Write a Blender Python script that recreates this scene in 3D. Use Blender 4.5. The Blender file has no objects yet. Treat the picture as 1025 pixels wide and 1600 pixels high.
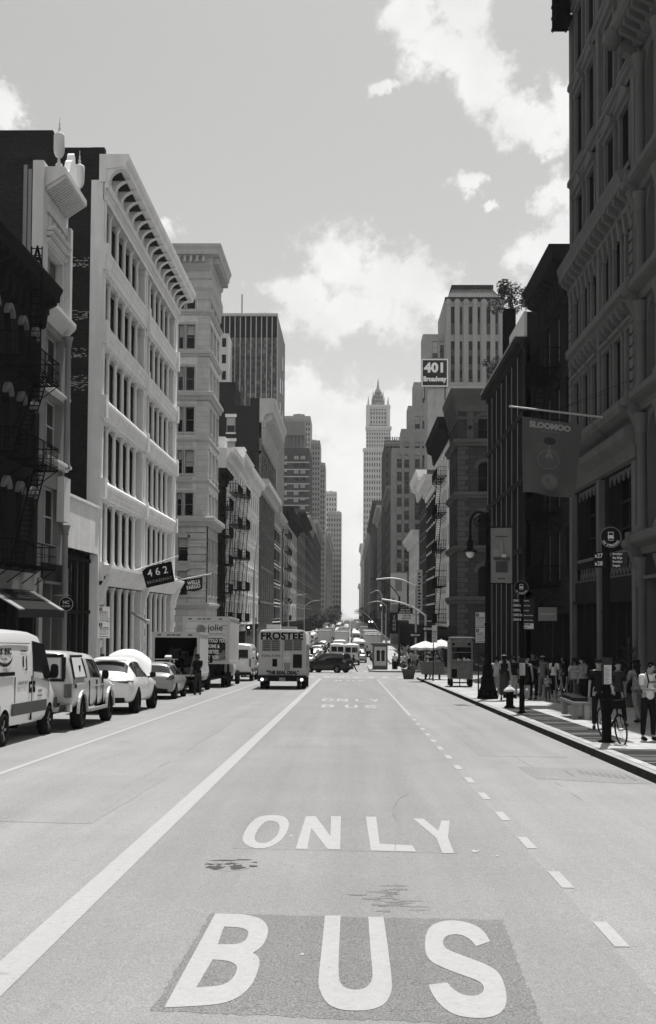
import bpy, math, random
from mathutils import Vector, Matrix, Euler, noise
R = math.radians
PI = math.pi
S = bpy.context.scene
COL = S.collection
rnd = random.Random(7)

# ---------------------------------------------------------------- camera
FP, HC = 1850.0, 2.1                      # focal length in photo pixels, eye height
CY, ROLL = 881.0, R(0.35)                 # principal row (rising-front lens shift) and a slight roll
_d = Matrix.Rotation(ROLL, 3, 'Z') @ Vector((35.5 / FP, (CY - 965) / FP, -1))   # the street axis vanishes at (548, 965)
PITCH = math.atan(-_d.y)
YAW = math.atan2(_d.x, math.cos(PITCH) - math.sin(PITCH) * _d.y)
RM = Matrix.Rotation(YAW, 3, 'Z') @ Matrix.Rotation(R(90) + PITCH, 3, 'X') @ Matrix.Rotation(ROLL, 3, 'Z')
CAMROT = RM.to_euler()
cd = bpy.data.cameras.new('camera')
cam = bpy.data.objects.new('camera', cd)
COL.objects.link(cam)
cd.sensor_fit = 'VERTICAL'
cd.sensor_height = 36
cd.lens = FP / 1600 * 36
cd.clip_start = 0.1
cd.shift_y = (CY - 800) / 1600
cd.clip_end = 8000
cam.location = (0, 0, HC)
cam.rotation_euler = CAMROT
S.camera = cam
S.view_settings.view_transform = 'Standard'
S.view_settings.look = 'None'
S.view_settings.exposure = 0.50
S.view_settings.gamma = 1
try:
  S.cycles.use_denoising = True
  S.cycles.max_bounces = 6
  S.cycles.diffuse_bounces = 3
  S.cycles.glossy_bounces = 3
  S.cycles.transmission_bounces = 4
  S.cycles.volume_bounces = 0
  S.cycles.caustics_reflective = False
  S.cycles.caustics_refractive = False
except Exception:
  pass


def ray(px, py):
  return RM @ Vector(((px - 512.5) / FP, (CY - py) / FP, -1))


def atX(px, py, X):
  v = ray(px, py)
  t = X / v.x
  return Vector((X, v.y * t, HC + v.z * t))


def atY(px, py, Y):
  v = ray(px, py)
  t = Y / v.y
  return Vector((v.x * t, Y, HC + v.z * t))


KN = [(-80, 2.2), (0, 0), (118, -3.254), (150, -3.6), (300, -3.55), (600, -2.4), (1500, 0.0), (4000, 3.0)]


def gz(y):
  if y <= KN[0][0]:
    return KN[0][1]
  for (a, za), (b, zb) in zip(KN, KN[1:]):
    if y <= b:
      return za + (zb - za) * (y - a) / (b - a)
  return KN[-1][1]


def gnd(px, py, up=0.0):
  v = ray(px, py)
  lo, hi = 1.0, 2500.0
  for _ in range(60):
    t = (lo + hi) / 2
    if HC + v.z * t > gz(v.y * t) + up:
      lo = t
    else:
      hi = t
  return Vector((v.x * lo, v.y * lo, HC + v.z * lo))


# ---------------------------------------------------------------- sun and sky
SUN_EL, SUN_AZ = R(68), R(14.3)             # azimuth measured from the street axis towards the right
SUND = Vector((math.cos(SUN_EL) * math.sin(SUN_AZ), math.cos(SUN_EL) * math.cos(SUN_AZ), math.sin(SUN_EL)))
sl = bpy.data.lights.new('sun', 'SUN')
sl.energy = 5.0
sl.angle = R(0.5)
sl.color = (1.0, 0.99, 0.98)
sun = bpy.data.objects.new('sun', sl)
COL.objects.link(sun)
sun.rotation_euler = SUND.to_track_quat('Z', 'Y').to_euler()
sun.location = (0, 0, 80)

W = bpy.data.worlds.new('World')
S.world = W
W.use_nodes = True
wt = W.node_tree
wt.nodes.clear()


class NT:
  """tiny helper to write node graphs"""
  def __init__(s, t):
    s.t = t

  def n(s, typ, ins=None, **kw):
    nd = s.t.nodes.new(typ)
    for k, v in kw.items():
      setattr(nd, k, v)
    for k, v in (ins or {}).items():
      if hasattr(v, 'is_output') or isinstance(v, bpy.types.NodeSocket):
        s.t.links.new(v, nd.inputs[k])
      else:
        nd.inputs[k].default_value = v
    return nd

  def m(s, op, a, b=0.0, c=None, clamp=False):
    ins = {0: a, 1: b}
    if c is not None:
      ins[2] = c
    return s.n('ShaderNodeMath', ins, operation=op, use_clamp=clamp).outputs[0]


def azel(px, py):
  v = ray(px, py).normalized()
  return math.atan2(v.x, v.y), math.asin(v.z)


SKY_K = 0.113


def build_sky():
  g = NT(wt)
  sky = g.n('ShaderNodeTexSky', sky_type='NISHITA', sun_disc=False)
  sky.sun_elevation = SUN_EL
  sky.sun_rotation = SUN_AZ
  sky.air_density = 1.0
  sky.dust_density = 2.0
  bw = g.n('ShaderNodeRGBToBW', {0: sky.outputs[0]}).outputs[0]
  tc = g.n('ShaderNodeTexCoord').outputs['Generated']
  d = g.n('ShaderNodeVectorMath', {0: tc}, operation='NORMALIZE').outputs[0]
  sp = g.n('ShaderNodeSeparateXYZ', {0: d})
  az = g.m('ARCTAN2', sp.outputs[0], sp.outputs[1])
  el = g.m('ARCSINE', sp.outputs[2])
  q = g.n('ShaderNodeCombineXYZ', {0: az, 1: el}).outputs[0]
  warp = g.n('ShaderNodeTexNoise', {'Vector': q, 'Scale': 16.0, 'Detail': 5.0, 'Roughness': 0.6})
  wv = g.n('ShaderNodeVectorMath', {0: warp.outputs['Color'], 1: (0.5, 0.5, 0.5)}, operation='SUBTRACT').outputs[0]
  qq = g.n('ShaderNodeVectorMath', {0: wv, 1: (0.05, 0.04, 0.0), 2: q}, operation='MULTIPLY_ADD').outputs[0]
  warp2 = g.n('ShaderNodeTexNoise', {'Vector': q, 'Scale': 70.0, 'Detail': 4.0, 'Roughness': 0.6})
  wv2 = g.n('ShaderNodeVectorMath', {0: warp2.outputs['Color'], 1: (0.5, 0.5, 0.5)}, operation='SUBTRACT').outputs[0]
  qq = g.n('ShaderNodeVectorMath', {0: wv2, 1: (0.03, 0.022, 0.0), 2: qq}, operation='MULTIPLY_ADD').outputs[0]
  blobs = [(648, 32, 52, 50), (690, 84, 72, 52), (716, 10, 50, 30), (755, 130, 62, 40), (812, 172, 62, 42), (872, 172, 46, 52),
       (858, 215, 40, 26), (600, 143, 22, 12),
       (732, 287, 30, 15), (770, 318, 13, 7), (872, 300, 34, 40), (850, 392, 70, 34), (890, 370, 40, 40),
       (535, 425, 84, 62), (478, 455, 74, 36), (610, 440, 90, 48), (560, 490, 120, 44), (690, 470, 60, 34),
       (462, 610, 52, 40), (520, 650, 82, 66), (600, 660, 80, 50), (640, 630, 40, 24), (560, 740, 110, 90),
       (4, 165, 44, 42), (255, 362, 26, 16), (560, 880, 60, 110)]
  fld = None
  for px, py, rx, ry in blobs:
    a, e = azel(px, py)
    sx, sy = FP / rx / 1.12, FP / ry / 1.12
    v = g.n('ShaderNodeVectorMath', {0: qq, 1: (sx, sy, 0), 2: (-a * sx, -e * sy, 0)}, operation='MULTIPLY_ADD').outputs[0]
    ln = g.n('ShaderNodeVectorMath', {0: v}, operation='LENGTH').outputs['Value']
    fld = ln if fld is None else g.m('SMOOTH_MIN', fld, ln, 0.25)
  # unseen cumulus added over the rest of the dome, thickened as fill light
  far = g.n('ShaderNodeTexNoise', {'Vector': q, 'Scale': 3.2, 'Detail': 6.0, 'Roughness': 0.55}).outputs[0]
  away = g.m('MULTIPLY', g.m('SUBTRACT', g.m('ABSOLUTE', az), 0.45), 3.0, clamp=True)
  dens2 = g.m('MULTIPLY', g.m('MULTIPLY', g.m('SUBTRACT', far, 0.47), 7.0, clamp=True), away)
  det = g.n('ShaderNodeTexNoise', {'Vector': q, 'Scale': 34.0, 'Detail': 10.0, 'Roughness': 0.66}).outputs[0]
  low = g.n('ShaderNodeTexNoise', {'Vector': q, 'Scale': 13.0, 'Detail': 4.0, 'Roughness': 0.55}).outputs[0]
  f2 = g.m('ADD', fld, g.m('MULTIPLY', g.m('SUBTRACT', det, 0.5), 2.3))
  f2 = g.m('ADD', f2, g.m('MULTIPLY', g.m('SUBTRACT', low, 0.5), 1.1))
  dens = g.m('SUBTRACT', 1.0, g.m('MULTIPLY', g.m('SUBTRACT', f2, 0.42), 1.5), clamp=True)
  dens = g.m('MULTIPLY', dens, g.m('MULTIPLY', dens, g.m('SUBTRACT', 3.0, g.m('MULTIPLY', dens, 2.0))))
  dens = g.m('MAXIMUM', dens, dens2)
  # milkier towards the horizon
  hz = g.m('SUBTRACT', 1.0, g.m('MULTIPLY', el, 3.4), clamp=True)
  hz = g.m('MULTIPLY', hz, hz)
  skyv = g.m('MULTIPLY', g.m('POWER', bw, 0.9), SKY_K)
  base = g.m('ADD', skyv, g.m('MULTIPLY', hz, 0.08))
  back = g.m('MULTIPLY', g.m('SUBTRACT', g.m('ABSOLUTE', az), 0.7), 0.5, clamp=True)  # unseen clouds behind the camera are brightened to fill the shaded fronts
  cl = g.m('ADD', g.m('MULTIPLY_ADD', back, 0.26, 0.625), g.m('MULTIPLY', g.m('SUBTRACT', low, 0.5), 0.30))
  val = g.m('ADD', g.m('MULTIPLY', base, g.m('SUBTRACT', 1.0, dens)), g.m('MULTIPLY', cl, dens))
  col = g.n('ShaderNodeCombineColor', {0: g.m('MULTIPLY', val, 1.004), 1: val, 2: g.m('MULTIPLY', val, 0.995)}).outputs[0]
  col = g.n('ShaderNodeVectorMath', {0: col, 1: (10, 10, 10)}, operation='MULTIPLY').outputs[0]
  bg = g.n('ShaderNodeBackground', {0: col, 1: 0.1})
  out = g.n('ShaderNodeOutputWorld', {0: bg.outputs[0]})


build_sky()


# ---------------------------------------------------------------- materials (a black and white place: greys only)
def mat(name, v, rough=0.85, var=0.25, scale=1.5, bump=0.0, bscale=30.0, spec=0.0, metal=0.0, pat=None, streak=0.0, coat=0.0):
  m = bpy.data.materials.new(name)
  m.use_nodes = True
  t = m.node_tree
  t.nodes.clear()
  g = NT(t)
  out = g.n('ShaderNodeOutputMaterial')
  b = g.n('ShaderNodeBsdfPrincipled')
  t.links.new(b.outputs[0], out.inputs[0])
  b.inputs['Roughness'].default_value = rough
  b.inputs['Specular IOR Level'].default_value = spec
  b.inputs['Metallic'].default_value = metal
  b.inputs['Coat Weight'].default_value = coat
  b.inputs['Coat Roughness'].default_value = 0.05
  tint = (1.0, 0.997, 0.99)
  tc = g.n('ShaderNodeTexCoord').outputs['Object']
  geo = g.n('ShaderNodeNewGeometry').outputs['Position']
  val = None
  if var > 0:
    nz = g.n('ShaderNodeTexNoise', {'Vector': geo if pat or streak else tc, 'Scale': scale, 'Detail': 6.0, 'Roughness': 0.65}).outputs[0]
    f = g.m('MULTIPLY_ADD', g.m('SUBTRACT', nz, 0.5), 2 * var, 1.0)
    val = f
  if streak > 0:
    mp = g.n('ShaderNodeMapping', {'Vector': geo, 'Scale': (2.2, 2.2, 0.12)}).outputs[0]
    sz = g.n('ShaderNodeTexNoise', {'Vector': mp, 'Scale': 1.0, 'Detail': 5.0, 'Roughness': 0.7}).outputs[0]
    f = g.m('MULTIPLY_ADD', g.m('SUBTRACT', sz, 0.5), 2 * streak, 1.0)
    val = f if val is None else g.m('MULTIPLY', val, f)
  hgt = None
  if pat:
    kind, bw_, bh, mort, dark, bvar = pat
    sp = g.n('ShaderNodeSeparateXYZ', {0: geo})
    vec = g.n('ShaderNodeCombineXYZ', {0: g.m('ADD', sp.outputs[0], sp.outputs[1]), 1: sp.outputs[2]}).outputs[0]
    br = g.n('ShaderNodeTexBrick', {'Vector': vec, 'Color1': (1 - bvar,) * 3 + (1,), 'Color2': (1 + bvar,) * 3 + (1,), 'Mortar': (dark,) * 3 + (1,),
                    'Scale': 1.0, 'Mortar Size': mort, 'Brick Width': bw_, 'Row Height': bh, 'Mortar Smooth': 0.1})
    br.offset = 0.5
    pv = g.n('ShaderNodeRGBToBW', {0: br.outputs[0]}).outputs[0]
    val = pv if val is None else g.m('MULTIPLY', val, pv)
    hgt = g.m('SUBTRACT', 1.0, br.outputs['Fac'])
  if val is None:
    b.inputs['Base Color'].default_value = (v * tint[0], v * tint[1], v * tint[2], 1)
  else:
    vv = g.m('MULTIPLY', val, v)
    col = g.n('ShaderNodeVectorMath', {0: vv, 1: tint}, operation='MULTIPLY')
    cc = g.n('ShaderNodeCombineXYZ', {0: vv, 1: vv, 2: vv}).outputs[0]
    t.links.new(cc, col.inputs[0])
    t.links.new(col.outputs[0], b.inputs['Base Color'])
  if bump > 0 or hgt is not None:
    if bump > 0:
      bn = g.n('ShaderNodeTexNoise', {'Vector': tc, 'Scale': bscale, 'Detail': 4.0}).outputs[0]
      if hgt is not None:
        bn = g.m('ADD', hgt, g.m('MULTIPLY', bn, 0.4))
    else:
      bn = hgt
    bp = g.n('ShaderNodeBump', {'Height': bn, 'Strength': max(bump, 0.4), 'Distance': 0.02})
    t.links.new(bp.outputs[0], b.inputs['Normal'])
  return m


def glassmat(name, v, rough=0.05, spec=0.35, var=0.5):
  m = mat(name, v, rough, var, 0.35, spec=spec)
  return m


BRICK = ('b', 0.23, 0.075, 0.010, 1.5, 0.22)
M = {}
M['brick_dark'] = mat('dark brick', 0.026, 0.9, 0.45, 0.5, pat=BRICK)
M['brick_black'] = mat('black painted brick', 0.026, 0.8, 0.3, 0.5, pat=('b', 0.23, 0.075, 0.01, 0.9, 0.12))
M['brick_mid'] = mat('mid brick', 0.06, 0.9, 0.35, 0.5, pat=BRICK, streak=0.15)
M['brick_grey'] = mat('grey brick', 0.27, 0.9, 0.3, 0.4, pat=BRICK, streak=0.15)
M['brick_pale'] = mat('pale brick', 0.40, 0.9, 0.3, 0.7, pat=('b', 0.23, 0.075, 0.010, 0.86, 0.10), streak=0.25)
M['brick_white'] = mat('white painted brick', 0.72, 0.8, 0.22, 0.6, pat=('b', 0.23, 0.075, 0.012, 0.78, 0.08), streak=0.2)
M['white_iron'] = mat('white painted iron', 0.70, 0.6, 0.16, 0.9, streak=0.26)
M['white_wall'] = mat('weathered white wall', 0.74, 0.8, 0.22, 0.6, streak=0.25)
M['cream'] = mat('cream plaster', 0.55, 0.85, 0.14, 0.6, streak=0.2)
M['cream_dk'] = mat('dull cream iron', 0.115, 0.7, 0.2, 0.8, streak=0.2)
M['buff'] = mat('buff brick', 0.66, 0.9, 0.28, 1.4, pat=('b', 0.30, 0.10, 0.012, 0.78, 0.10), streak=0.22)
M['cream_low'] = mat('shaded lower plaster', 0.22, 0.85, 0.2, 0.8, streak=0.25)  # darker cream: the shade below the hood is put into the colour
M['glass_dim'] = glassmat('dim window glass', 0.010, 0.14, 0.16)
M['stone_mid'] = mat('sooty stone', 0.16, 0.9, 0.35, 0.5, pat=('s', 1.6, 0.7, 0.03, 0.6, 0.12), streak=0.3)
M['stone'] = mat('pale stone', 0.46, 0.9, 0.25, 0.7, pat=('s', 1.3, 0.55, 0.016, 0.6, 0.08), streak=0.2)
M['stone_trim'] = mat('stone trim', 0.42, 0.9, 0.25, 1.2, streak=0.2)
M['stone_dk'] = mat('dark stone', 0.05, 0.85, 0.3, 0.8, pat=('s', 1.2, 0.42, 0.02, 0.5, 0.1), streak=0.2)
M['stone_dk_trim'] = mat('dark stone trim', 0.085, 0.85, 0.3, 0.8, streak=0.2)
M['brown'] = mat('brown painted iron', 0.024, 0.6, 0.25, 0.8, streak=0.25)
M['brown_lt'] = mat('lighter brown stone', 0.125, 0.75, 0.25, 0.8, streak=0.25)
M['black_paint'] = mat('black paint', 0.022, 0.5, 0.2, 2.0)
M['iron_black'] = mat('black ironwork', 0.010, 0.55, 0.25, 3.0)
M['steel'] = mat('dark steel', 0.035, 0.45, 0.2, 1.0)
M['steel_lt'] = mat('galvanised steel', 0.42, 0.45, 0.12, 2.0, metal=0.3)
M['glass'] = glassmat('window glass', 0.010)
M['glass_dk'] = glassmat('dark window glass', 0.008, 0.12, 0.25)
M['glass_shop'] = glassmat('shop window glass', 0.02, 0.03, 0.5)
M['blind'] = mat('window blind', 0.42, 0.8, 0.15, 3.0)
M['curtain'] = mat('grey curtain', 0.2, 0.8, 0.2, 3.0)
M['frame_lt'] = mat('pale window frame', 0.45, 0.6, 0.1, 2.0)
M['frame_md'] = mat('grey window frame', 0.2, 0.6, 0.1, 2.0)
M['frame_dk'] = mat('dark window frame', 0.03, 0.5, 0.1, 2.0)
M['roof'] = mat('roofing', 0.12, 0.9, 0.3, 0.6)
M['white'] = mat('white paint', 0.78, 0.5, 0.05, 2.0)
M['pale'] = mat('pale paint', 0.5, 0.6, 0.1, 2.0)
M['grey'] = mat('grey paint', 0.25, 0.6, 0.1, 2.0)
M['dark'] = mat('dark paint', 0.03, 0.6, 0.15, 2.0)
M['black'] = mat('black', 0.01, 0.6, 0.1, 2.0)
M['tower_grey'] = mat('grey tower cladding', 0.115, 0.7, 0.2, 0.15, streak=0.15)
M['tower_mid'] = mat('mid tower stone', 0.30, 0.85, 0.2, 0.1, streak=0.12)
M['tower_pale'] = mat('pale tower terracotta', 0.50, 0.85, 0.15, 0.1, streak=0.1)
M['far_a'] = mat('far grey stone', 0.20, 0.9, 0.25, 0.12, streak=0.15)
M['far_b'] = mat('far dark stone', 0.075, 0.9, 0.25, 0.12, streak=0.15)
M['far_c'] = mat('far pale stone', 0.5, 0.9, 0.25, 0.12, streak=0.2)
M['tin'] = mat('standing seam metal roof', 0.16, 0.6, 0.2, 0.3)


# ---------------------------------------------------------------- mesh helpers
class Fr:
  """a wall frame: origin O, outward normal N; u runs along the wall, v is world height, d is outwards"""
  def __init__(s, O, N):
    s.O = Vector((O[0], O[1], 0))
    s.N = Vector(N).normalized()
    s.U = Vector((0, 0, 1)).cross(s.N)
    s.rot = math.atan2(s.U.y, s.U.x)

  def __call__(s, u, v, d=0.0):
    p = s.O + s.U * u + s.N * d
    return (p.x, p.y, v)


class MB:
  def __init__(s):
    s.v, s.f, s.m, s.sm = [], [], [], []

  def face(s, pts, m=0, smooth=False):
    b = len(s.v)
    s.v += [tuple(p) for p in pts]
    s.f.append(tuple(range(b, b + len(pts))))
    s.m.append(m)
    s.sm.append(smooth)

  def grid(s, rows, m=0, closed=False, smooth=True):
    b = len(s.v)
    n = len(rows[0])
    for r in rows:
      s.v += [tuple(p) for p in r]
    for i in range(len(rows) - 1):
      for j in range(n if closed else n - 1):
        k = (j + 1) % n
        s.f.append((b + i * n + j, b + i * n + k, b + (i + 1) * n + k, b + (i + 1) * n + j))
        s.m.append(m)
        s.sm.append(smooth)

  def hexa(s, p, m=0):
    """8 points: 4 of one end then 4 of the other"""
    b = len(s.v)
    s.v += [tuple(x) for x in p]
    for q in ((3, 2, 1, 0), (4, 5, 6, 7), (0, 1, 5, 4), (1, 2, 6, 5), (2, 3, 7, 6), (3, 0, 4, 7)):
      s.f.append(tuple(b + i for i in q))
      s.m.append(m)
      s.sm.append(False)

  def box(s, x0, x1, y0, y1, z0, z1, m=0):
    s.hexa([(x0, y0, z0), (x1, y0, z0), (x1, y1, z0), (x0, y1, z0), (x0, y0, z1), (x1, y0, z1), (x1, y1, z1), (x0, y1, z1)], m)

  def fbox(s, F, u0, u1, v0, v1, d0, d1, m=0):
    s.hexa([F(u0, v0, d0), F(u1, v0, d0), F(u1, v0, d1), F(u0, v0, d1), F(u0, v1, d0), F(u1, v1, d0), F(u1, v1, d1), F(u0, v1, d1)], m)

  def prof(s, F, u0, u1, pts, m=0, m0=0.0, m1=0.0):
    """moulding: closed polygon of (d, v) pushed along u; ends mitred by m0, m1 per unit of d"""
    A = [F(u0 + m0 * d, v, d) for d, v in pts]
    B = [F(u1 + m1 * d, v, d) for d, v in pts]
    n = len(pts)
    for i in range(n):
      j = (i + 1) % n
      s.face([A[i], A[j], B[j], B[i]], m)
    s.face(A[::-1], m)
    s.face(B, m)

  def prism(s, pts, dv, m=0):
    """planar polygon pushed by a vector"""
    dv = Vector(dv)
    A = [Vector(p) for p in pts]
    B = [p + dv for p in A]
    n = len(A)
    for i in range(n):
      j = (i + 1) % n
      s.face([A[i], A[j], B[j], B[i]], m)
    s.face(A[::-1], m)
    s.face(B, m)

  def tube(s, pts, r, n=8, m=0, cap=True, smooth=True):
    P = [Vector(p) for p in pts]
    rs = r if isinstance(r, (list, tuple)) else [r] * len(P)
    rows = []
    up = Vector((0, 0, 1))
    for i, p in enumerate(P):
      d = (P[min(i + 1, len(P) - 1)] - P[max(i - 1, 0)]).normalized()
      a = d.cross(up)
      if a.length < 0.05:
        a = d.cross(Vector((0, 1, 0)))
      a.normalize()
      b = d.cross(a).normalized()
      rows.append([p + (a * math.cos(2 * PI * k / n) + b * math.sin(2 * PI * k / n)) * rs[i] for k in range(n)])
    s.grid(rows, m, True, smooth)
    if cap:
      s.face(rows[0], m)
      s.face(rows[-1][::-1], m)

  def lathe(s, c, prof, n=12, m=0, smooth=True, axis='z', cap=True):
    rows = []
    for r, h in prof:
      row = []
      for k in range(n):
        a = 2 * PI * k / n
        x, y = r * math.cos(a), r * math.sin(a)
        if axis == 'z':
          row.append((c[0] + x, c[1] + y, c[2] + h))
        elif axis == 'x':
          row.append((c[0] + h, c[1] + x, c[2] + y))
        else:
          row.append((c[0] + x, c[1] + h, c[2] + y))
      rows.append(row)
    s.grid(rows, m, True, smooth)
    if cap:
      s.face(rows[0][::-1], m)
      s.face(rows[-1], m)

  def wall(s, F, u0, u1, v0, v1, holes=(), depth=0.25, m=0, mr=None, d=0.0):
    us = sorted({round(x, 4) for x in [u0, u1] + [h[0] for h in holes] + [h[1] for h in holes]})
    vs = sorted({round(x, 4) for x in [v0, v1] + [h[2] for h in holes] + [h[3] for h in holes]})
    for a, b in zip(us, us[1:]):
      for c, e in zip(vs, vs[1:]):
        x, y = (a + b) / 2, (c + e) / 2
        if any(h[0] < x < h[1] and h[2] < y < h[3] for h in holes):
          continue
        s.face([F(a, c, d), F(b, c, d), F(b, e, d), F(a, e, d)], m)
    mr = m if mr is None else mr
    for a, b, c, e in holes:
      s.face([F(a, c, d), F(a, e, d), F(a, e, d - depth), F(a, c, d - depth)], mr)
      s.face([F(b, c, d - depth), F(b, e, d - depth), F(b, e, d), F(b, c, d)], mr)
      s.face([F(a, c, d - depth), F(b, c, d - depth), F(b, c, d), F(a, c, d)], mr)
      s.face([F(a, e, d), F(b, e, d), F(b, e, d - depth), F(a, e, d - depth)], mr)

  def mesh(s, name, mats, base=(0, 0, 0)):
    me = bpy.data.meshes.new(name)
    b = Vector(base)
    me.from_pydata([(x - b.x, y - b.y, z - b.z) for x, y, z in s.v], [], s.f)
    if not isinstance(mats, (list, tuple)):
      mats = [mats]
    for m in mats:
      me.materials.append(M[m] if isinstance(m, str) else m)
    me.polygons.foreach_set('material_index', s.m)
    me.polygons.foreach_set('use_smooth', s.sm)
    me.update()
    return me

  def build(s, name, mats, parent=None, **kw):
    base = parent_base(parent)
    ob = bpy.data.objects.new(name, s.mesh(name, mats, base))
    COL.objects.link(ob)
    if parent:
      ob.parent = parent
    tag(ob, **kw)
    return ob


def parent_base(p):
  b = Vector((0, 0, 0))
  while p is not None:
    b += p.location
    p = p.parent
  return b


def tag(o, label=None, cat=None, group=None, kind=None):
  if label:
    o['label'] = label
  if cat:
    o['category'] = cat
  if group:
    o['group'] = group
  if kind:
    o['kind'] = kind
  return o


def empty(name, loc, label=None, cat=None, group=None):
  o = bpy.data.objects.new(name, None)
  o.empty_display_size = 0.3
  o.location = loc
  COL.objects.link(o)
  return tag(o, label, cat, group)


def kids(o):
  return [c for c in ALLKIDS.get(o.name, ())] if False else list(o.children)


def copy_tree(o, parent=None, mats=None):
  c = o.copy()
  COL.objects.link(c)
  if parent:
    c.parent = parent
  for ch in kids(o):
    copy_tree(ch, c)
  return c


def dup(root, loc, rz=0.0, label=None, group=None, sc=None):
  c = copy_tree(root)
  c.location = loc
  c.rotation_euler = (root.rotation_euler.x, root.rotation_euler.y, rz)
  if sc:
    c.scale = (sc, sc, sc) if not isinstance(sc, tuple) else sc
  tag(c, label, None, group)
  return c


def place(o, loc, rz=0.0, sc=None, rx=0.0):
  o.location = loc
  o.rotation_euler = (rx, 0, rz)
  if sc:
    o.scale = (sc, sc, sc) if not isinstance(sc, tuple) else sc
  return o


_tx = {}


def text_mesh(txt, size, bold=0.0, ext=0.004, align='CENTER', sx=1.0, space=1.0):
  cu = bpy.data.curves.new('t', 'FONT')
  cu.body = txt
  cu.size = size
  cu.align_x = align
  cu.align_y = 'CENTER'
  cu.extrude = ext
  cu.offset = bold
  cu.space_character = space
  cu.resolution_u = 3
  ob = bpy.data.objects.new('t', cu)
  COL.objects.link(ob)
  dg = bpy.context.evaluated_depsgraph_get()
  me = bpy.data.meshes.new_from_object(ob.evaluated_get(dg))
  bpy.data.objects.remove(ob)
  bpy.data.curves.remove(cu)
  if sx != 1.0:
    for v in me.vertices:
      v.co.x *= sx
  me.materials.clear()
  return me


def text(txt, size, mt, parent, loc, rot, bold=0.0, ext=0.004, align='CENTER', sx=1.0, name='lettering', shear=0.0, space=1.0):
  """flat lettering standing in local XZ (rot turns it), parented to its sign"""
  me = text_mesh(txt, size, bold, ext, align, sx, space)
  if shear:
    for v in me.vertices:
      v.co.x += v.co.y * shear
  me.materials.append(M[mt])
  me.name = name
  ob = bpy.data.objects.new(name, me)
  COL.objects.link(ob)
  ob.parent = parent
  ob.location = Vector(loc) - parent_base(parent)
  ob.rotation_euler = rot
  return ob


# windows: shared meshes, one object each
_wc = {}


def win_mesh(w, h, nx, ny, fm, gm, ft, dep, shade, arch):
  key = (round(w, 2), round(h, 2), nx, ny, fm, gm, ft, dep, shade, arch)
  if key in _wc:
    return _wc[key]
  b = MB()
  F = Fr((0, 0), (0, -1, 0))
  x0, x1 = -w / 2, w / 2
  b.fbox(F, x0, x0 + ft, 0, h, -dep, 0, 0)
  b.fbox(F, x1 - ft, x1, 0, h, -dep, 0, 0)
  b.fbox(F, x0 + ft, x1 - ft, 0, ft, -dep, 0, 0)
  b.fbox(F, x0 + ft, x1 - ft, h - ft, h, -dep, 0, 0)
  for i in range(1, nx):
    x = x0 + w * i / nx
    b.fbox(F, x - ft * .35, x + ft * .35, ft, h - ft, -dep * .9, -0.004, 0)
  for i in range(1, ny):
    y = h * i / ny
    b.fbox(F, x0 + ft, x1 - ft, y - ft * .4, y + ft * .4, -dep * .92, -0.008, 0)
  zs = h - ft - (h - 2 * ft) * shade
  b.face([F(x0 + ft, ft, -dep * .6), F(x1 - ft, ft, -dep * .6), F(x1 - ft, zs, -dep * .6), F(x0 + ft, zs, -dep * .6)], 1)
  if shade > 0:
    b.face([F(x0 + ft, zs, -dep * .6), F(x1 - ft, zs, -dep * .6), F(x1 - ft, h - ft, -dep * .6), F(x0 + ft, h - ft, -dep * .6)], 2)
  me = b.mesh('window', [fm, gm, 'blind'])
  _wc[key] = me
  return me


def window(root, F, u, v0, w, h, nx=1, ny=2, fm='frame_dk', gm='glass', ft=0.07, dep=0.1, d=-0.16, shade=0.0, name='window'):
  w, h, v0 = w - 0.012, h - 0.012, v0 + 0.006
  me = win_mesh(w, h, nx, ny, fm, gm, ft, dep, shade, False)
  ob = bpy.data.objects.new(name, me)
  COL.objects.link(ob)
  ob.parent = root
  ob.location = Vector(F(u, v0, d)) - parent_base(root)
  ob.rotation_euler = (0, 0, F.rot)
  return ob


def shade_pick():
  return rnd.choice((0, 0, 0, 0.25, 0.4, 0.5, 0.7))


def cornice(b, F, u0, u1, zt, h, proj, m=0, dent=0.0, m0=0.0, m1=0.0, mod=0.0):
  """classical cornice: bed mould, corona, dentils and modillions, top at zt"""
  b.prof(F, u0, u1, [(0, zt - h), (proj * .16, zt - h), (proj * .2, zt - h * .62), (proj * .34, zt - h * .5), (proj * .36, zt - h * .42), (proj * .86, zt - h * .36),
             (proj * .88, zt - h * .2), (proj, zt - h * .06), (proj, zt), (0, zt)], m, m0, m1)
  if dent > 0:
    n = int((u1 - u0) / dent)
    for i in range(n):
      u = u0 + (i + .5) * (u1 - u0) / n
      b.fbox(F, u - dent * .27, u + dent * .27, zt - h * .72, zt - h * .52, proj * .19, proj * .38, m)
  if mod > 0:
    n = max(1, int((u1 - u0) / mod))
    for i in range(n):
      u = u0 + (i + .5) * (u1 - u0) / n
      b.prof(F, u - mod * .16, u + mod * .16, [(proj * .15, zt - h * 1.15), (proj * .3, zt - h * 1.1), (proj * .42, zt - h * .62), (proj * .82, zt - h * .5),
                           (proj * .82, zt - h * .35), (proj * .15, zt - h * .35)], m)


def ledge(b, F, u0, u1, z, h, proj, m=0, m0=0.0, m1=0.0):
  b.prof(F, u0, u1, [(-0.02, z), (proj * .5, z), (proj * .62, z + h * .35), (proj, z + h * .5), (proj, z + h * .9), (proj * .9, z + h), (-0.02, z + h * 1.02)], m, m0, m1)


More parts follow.
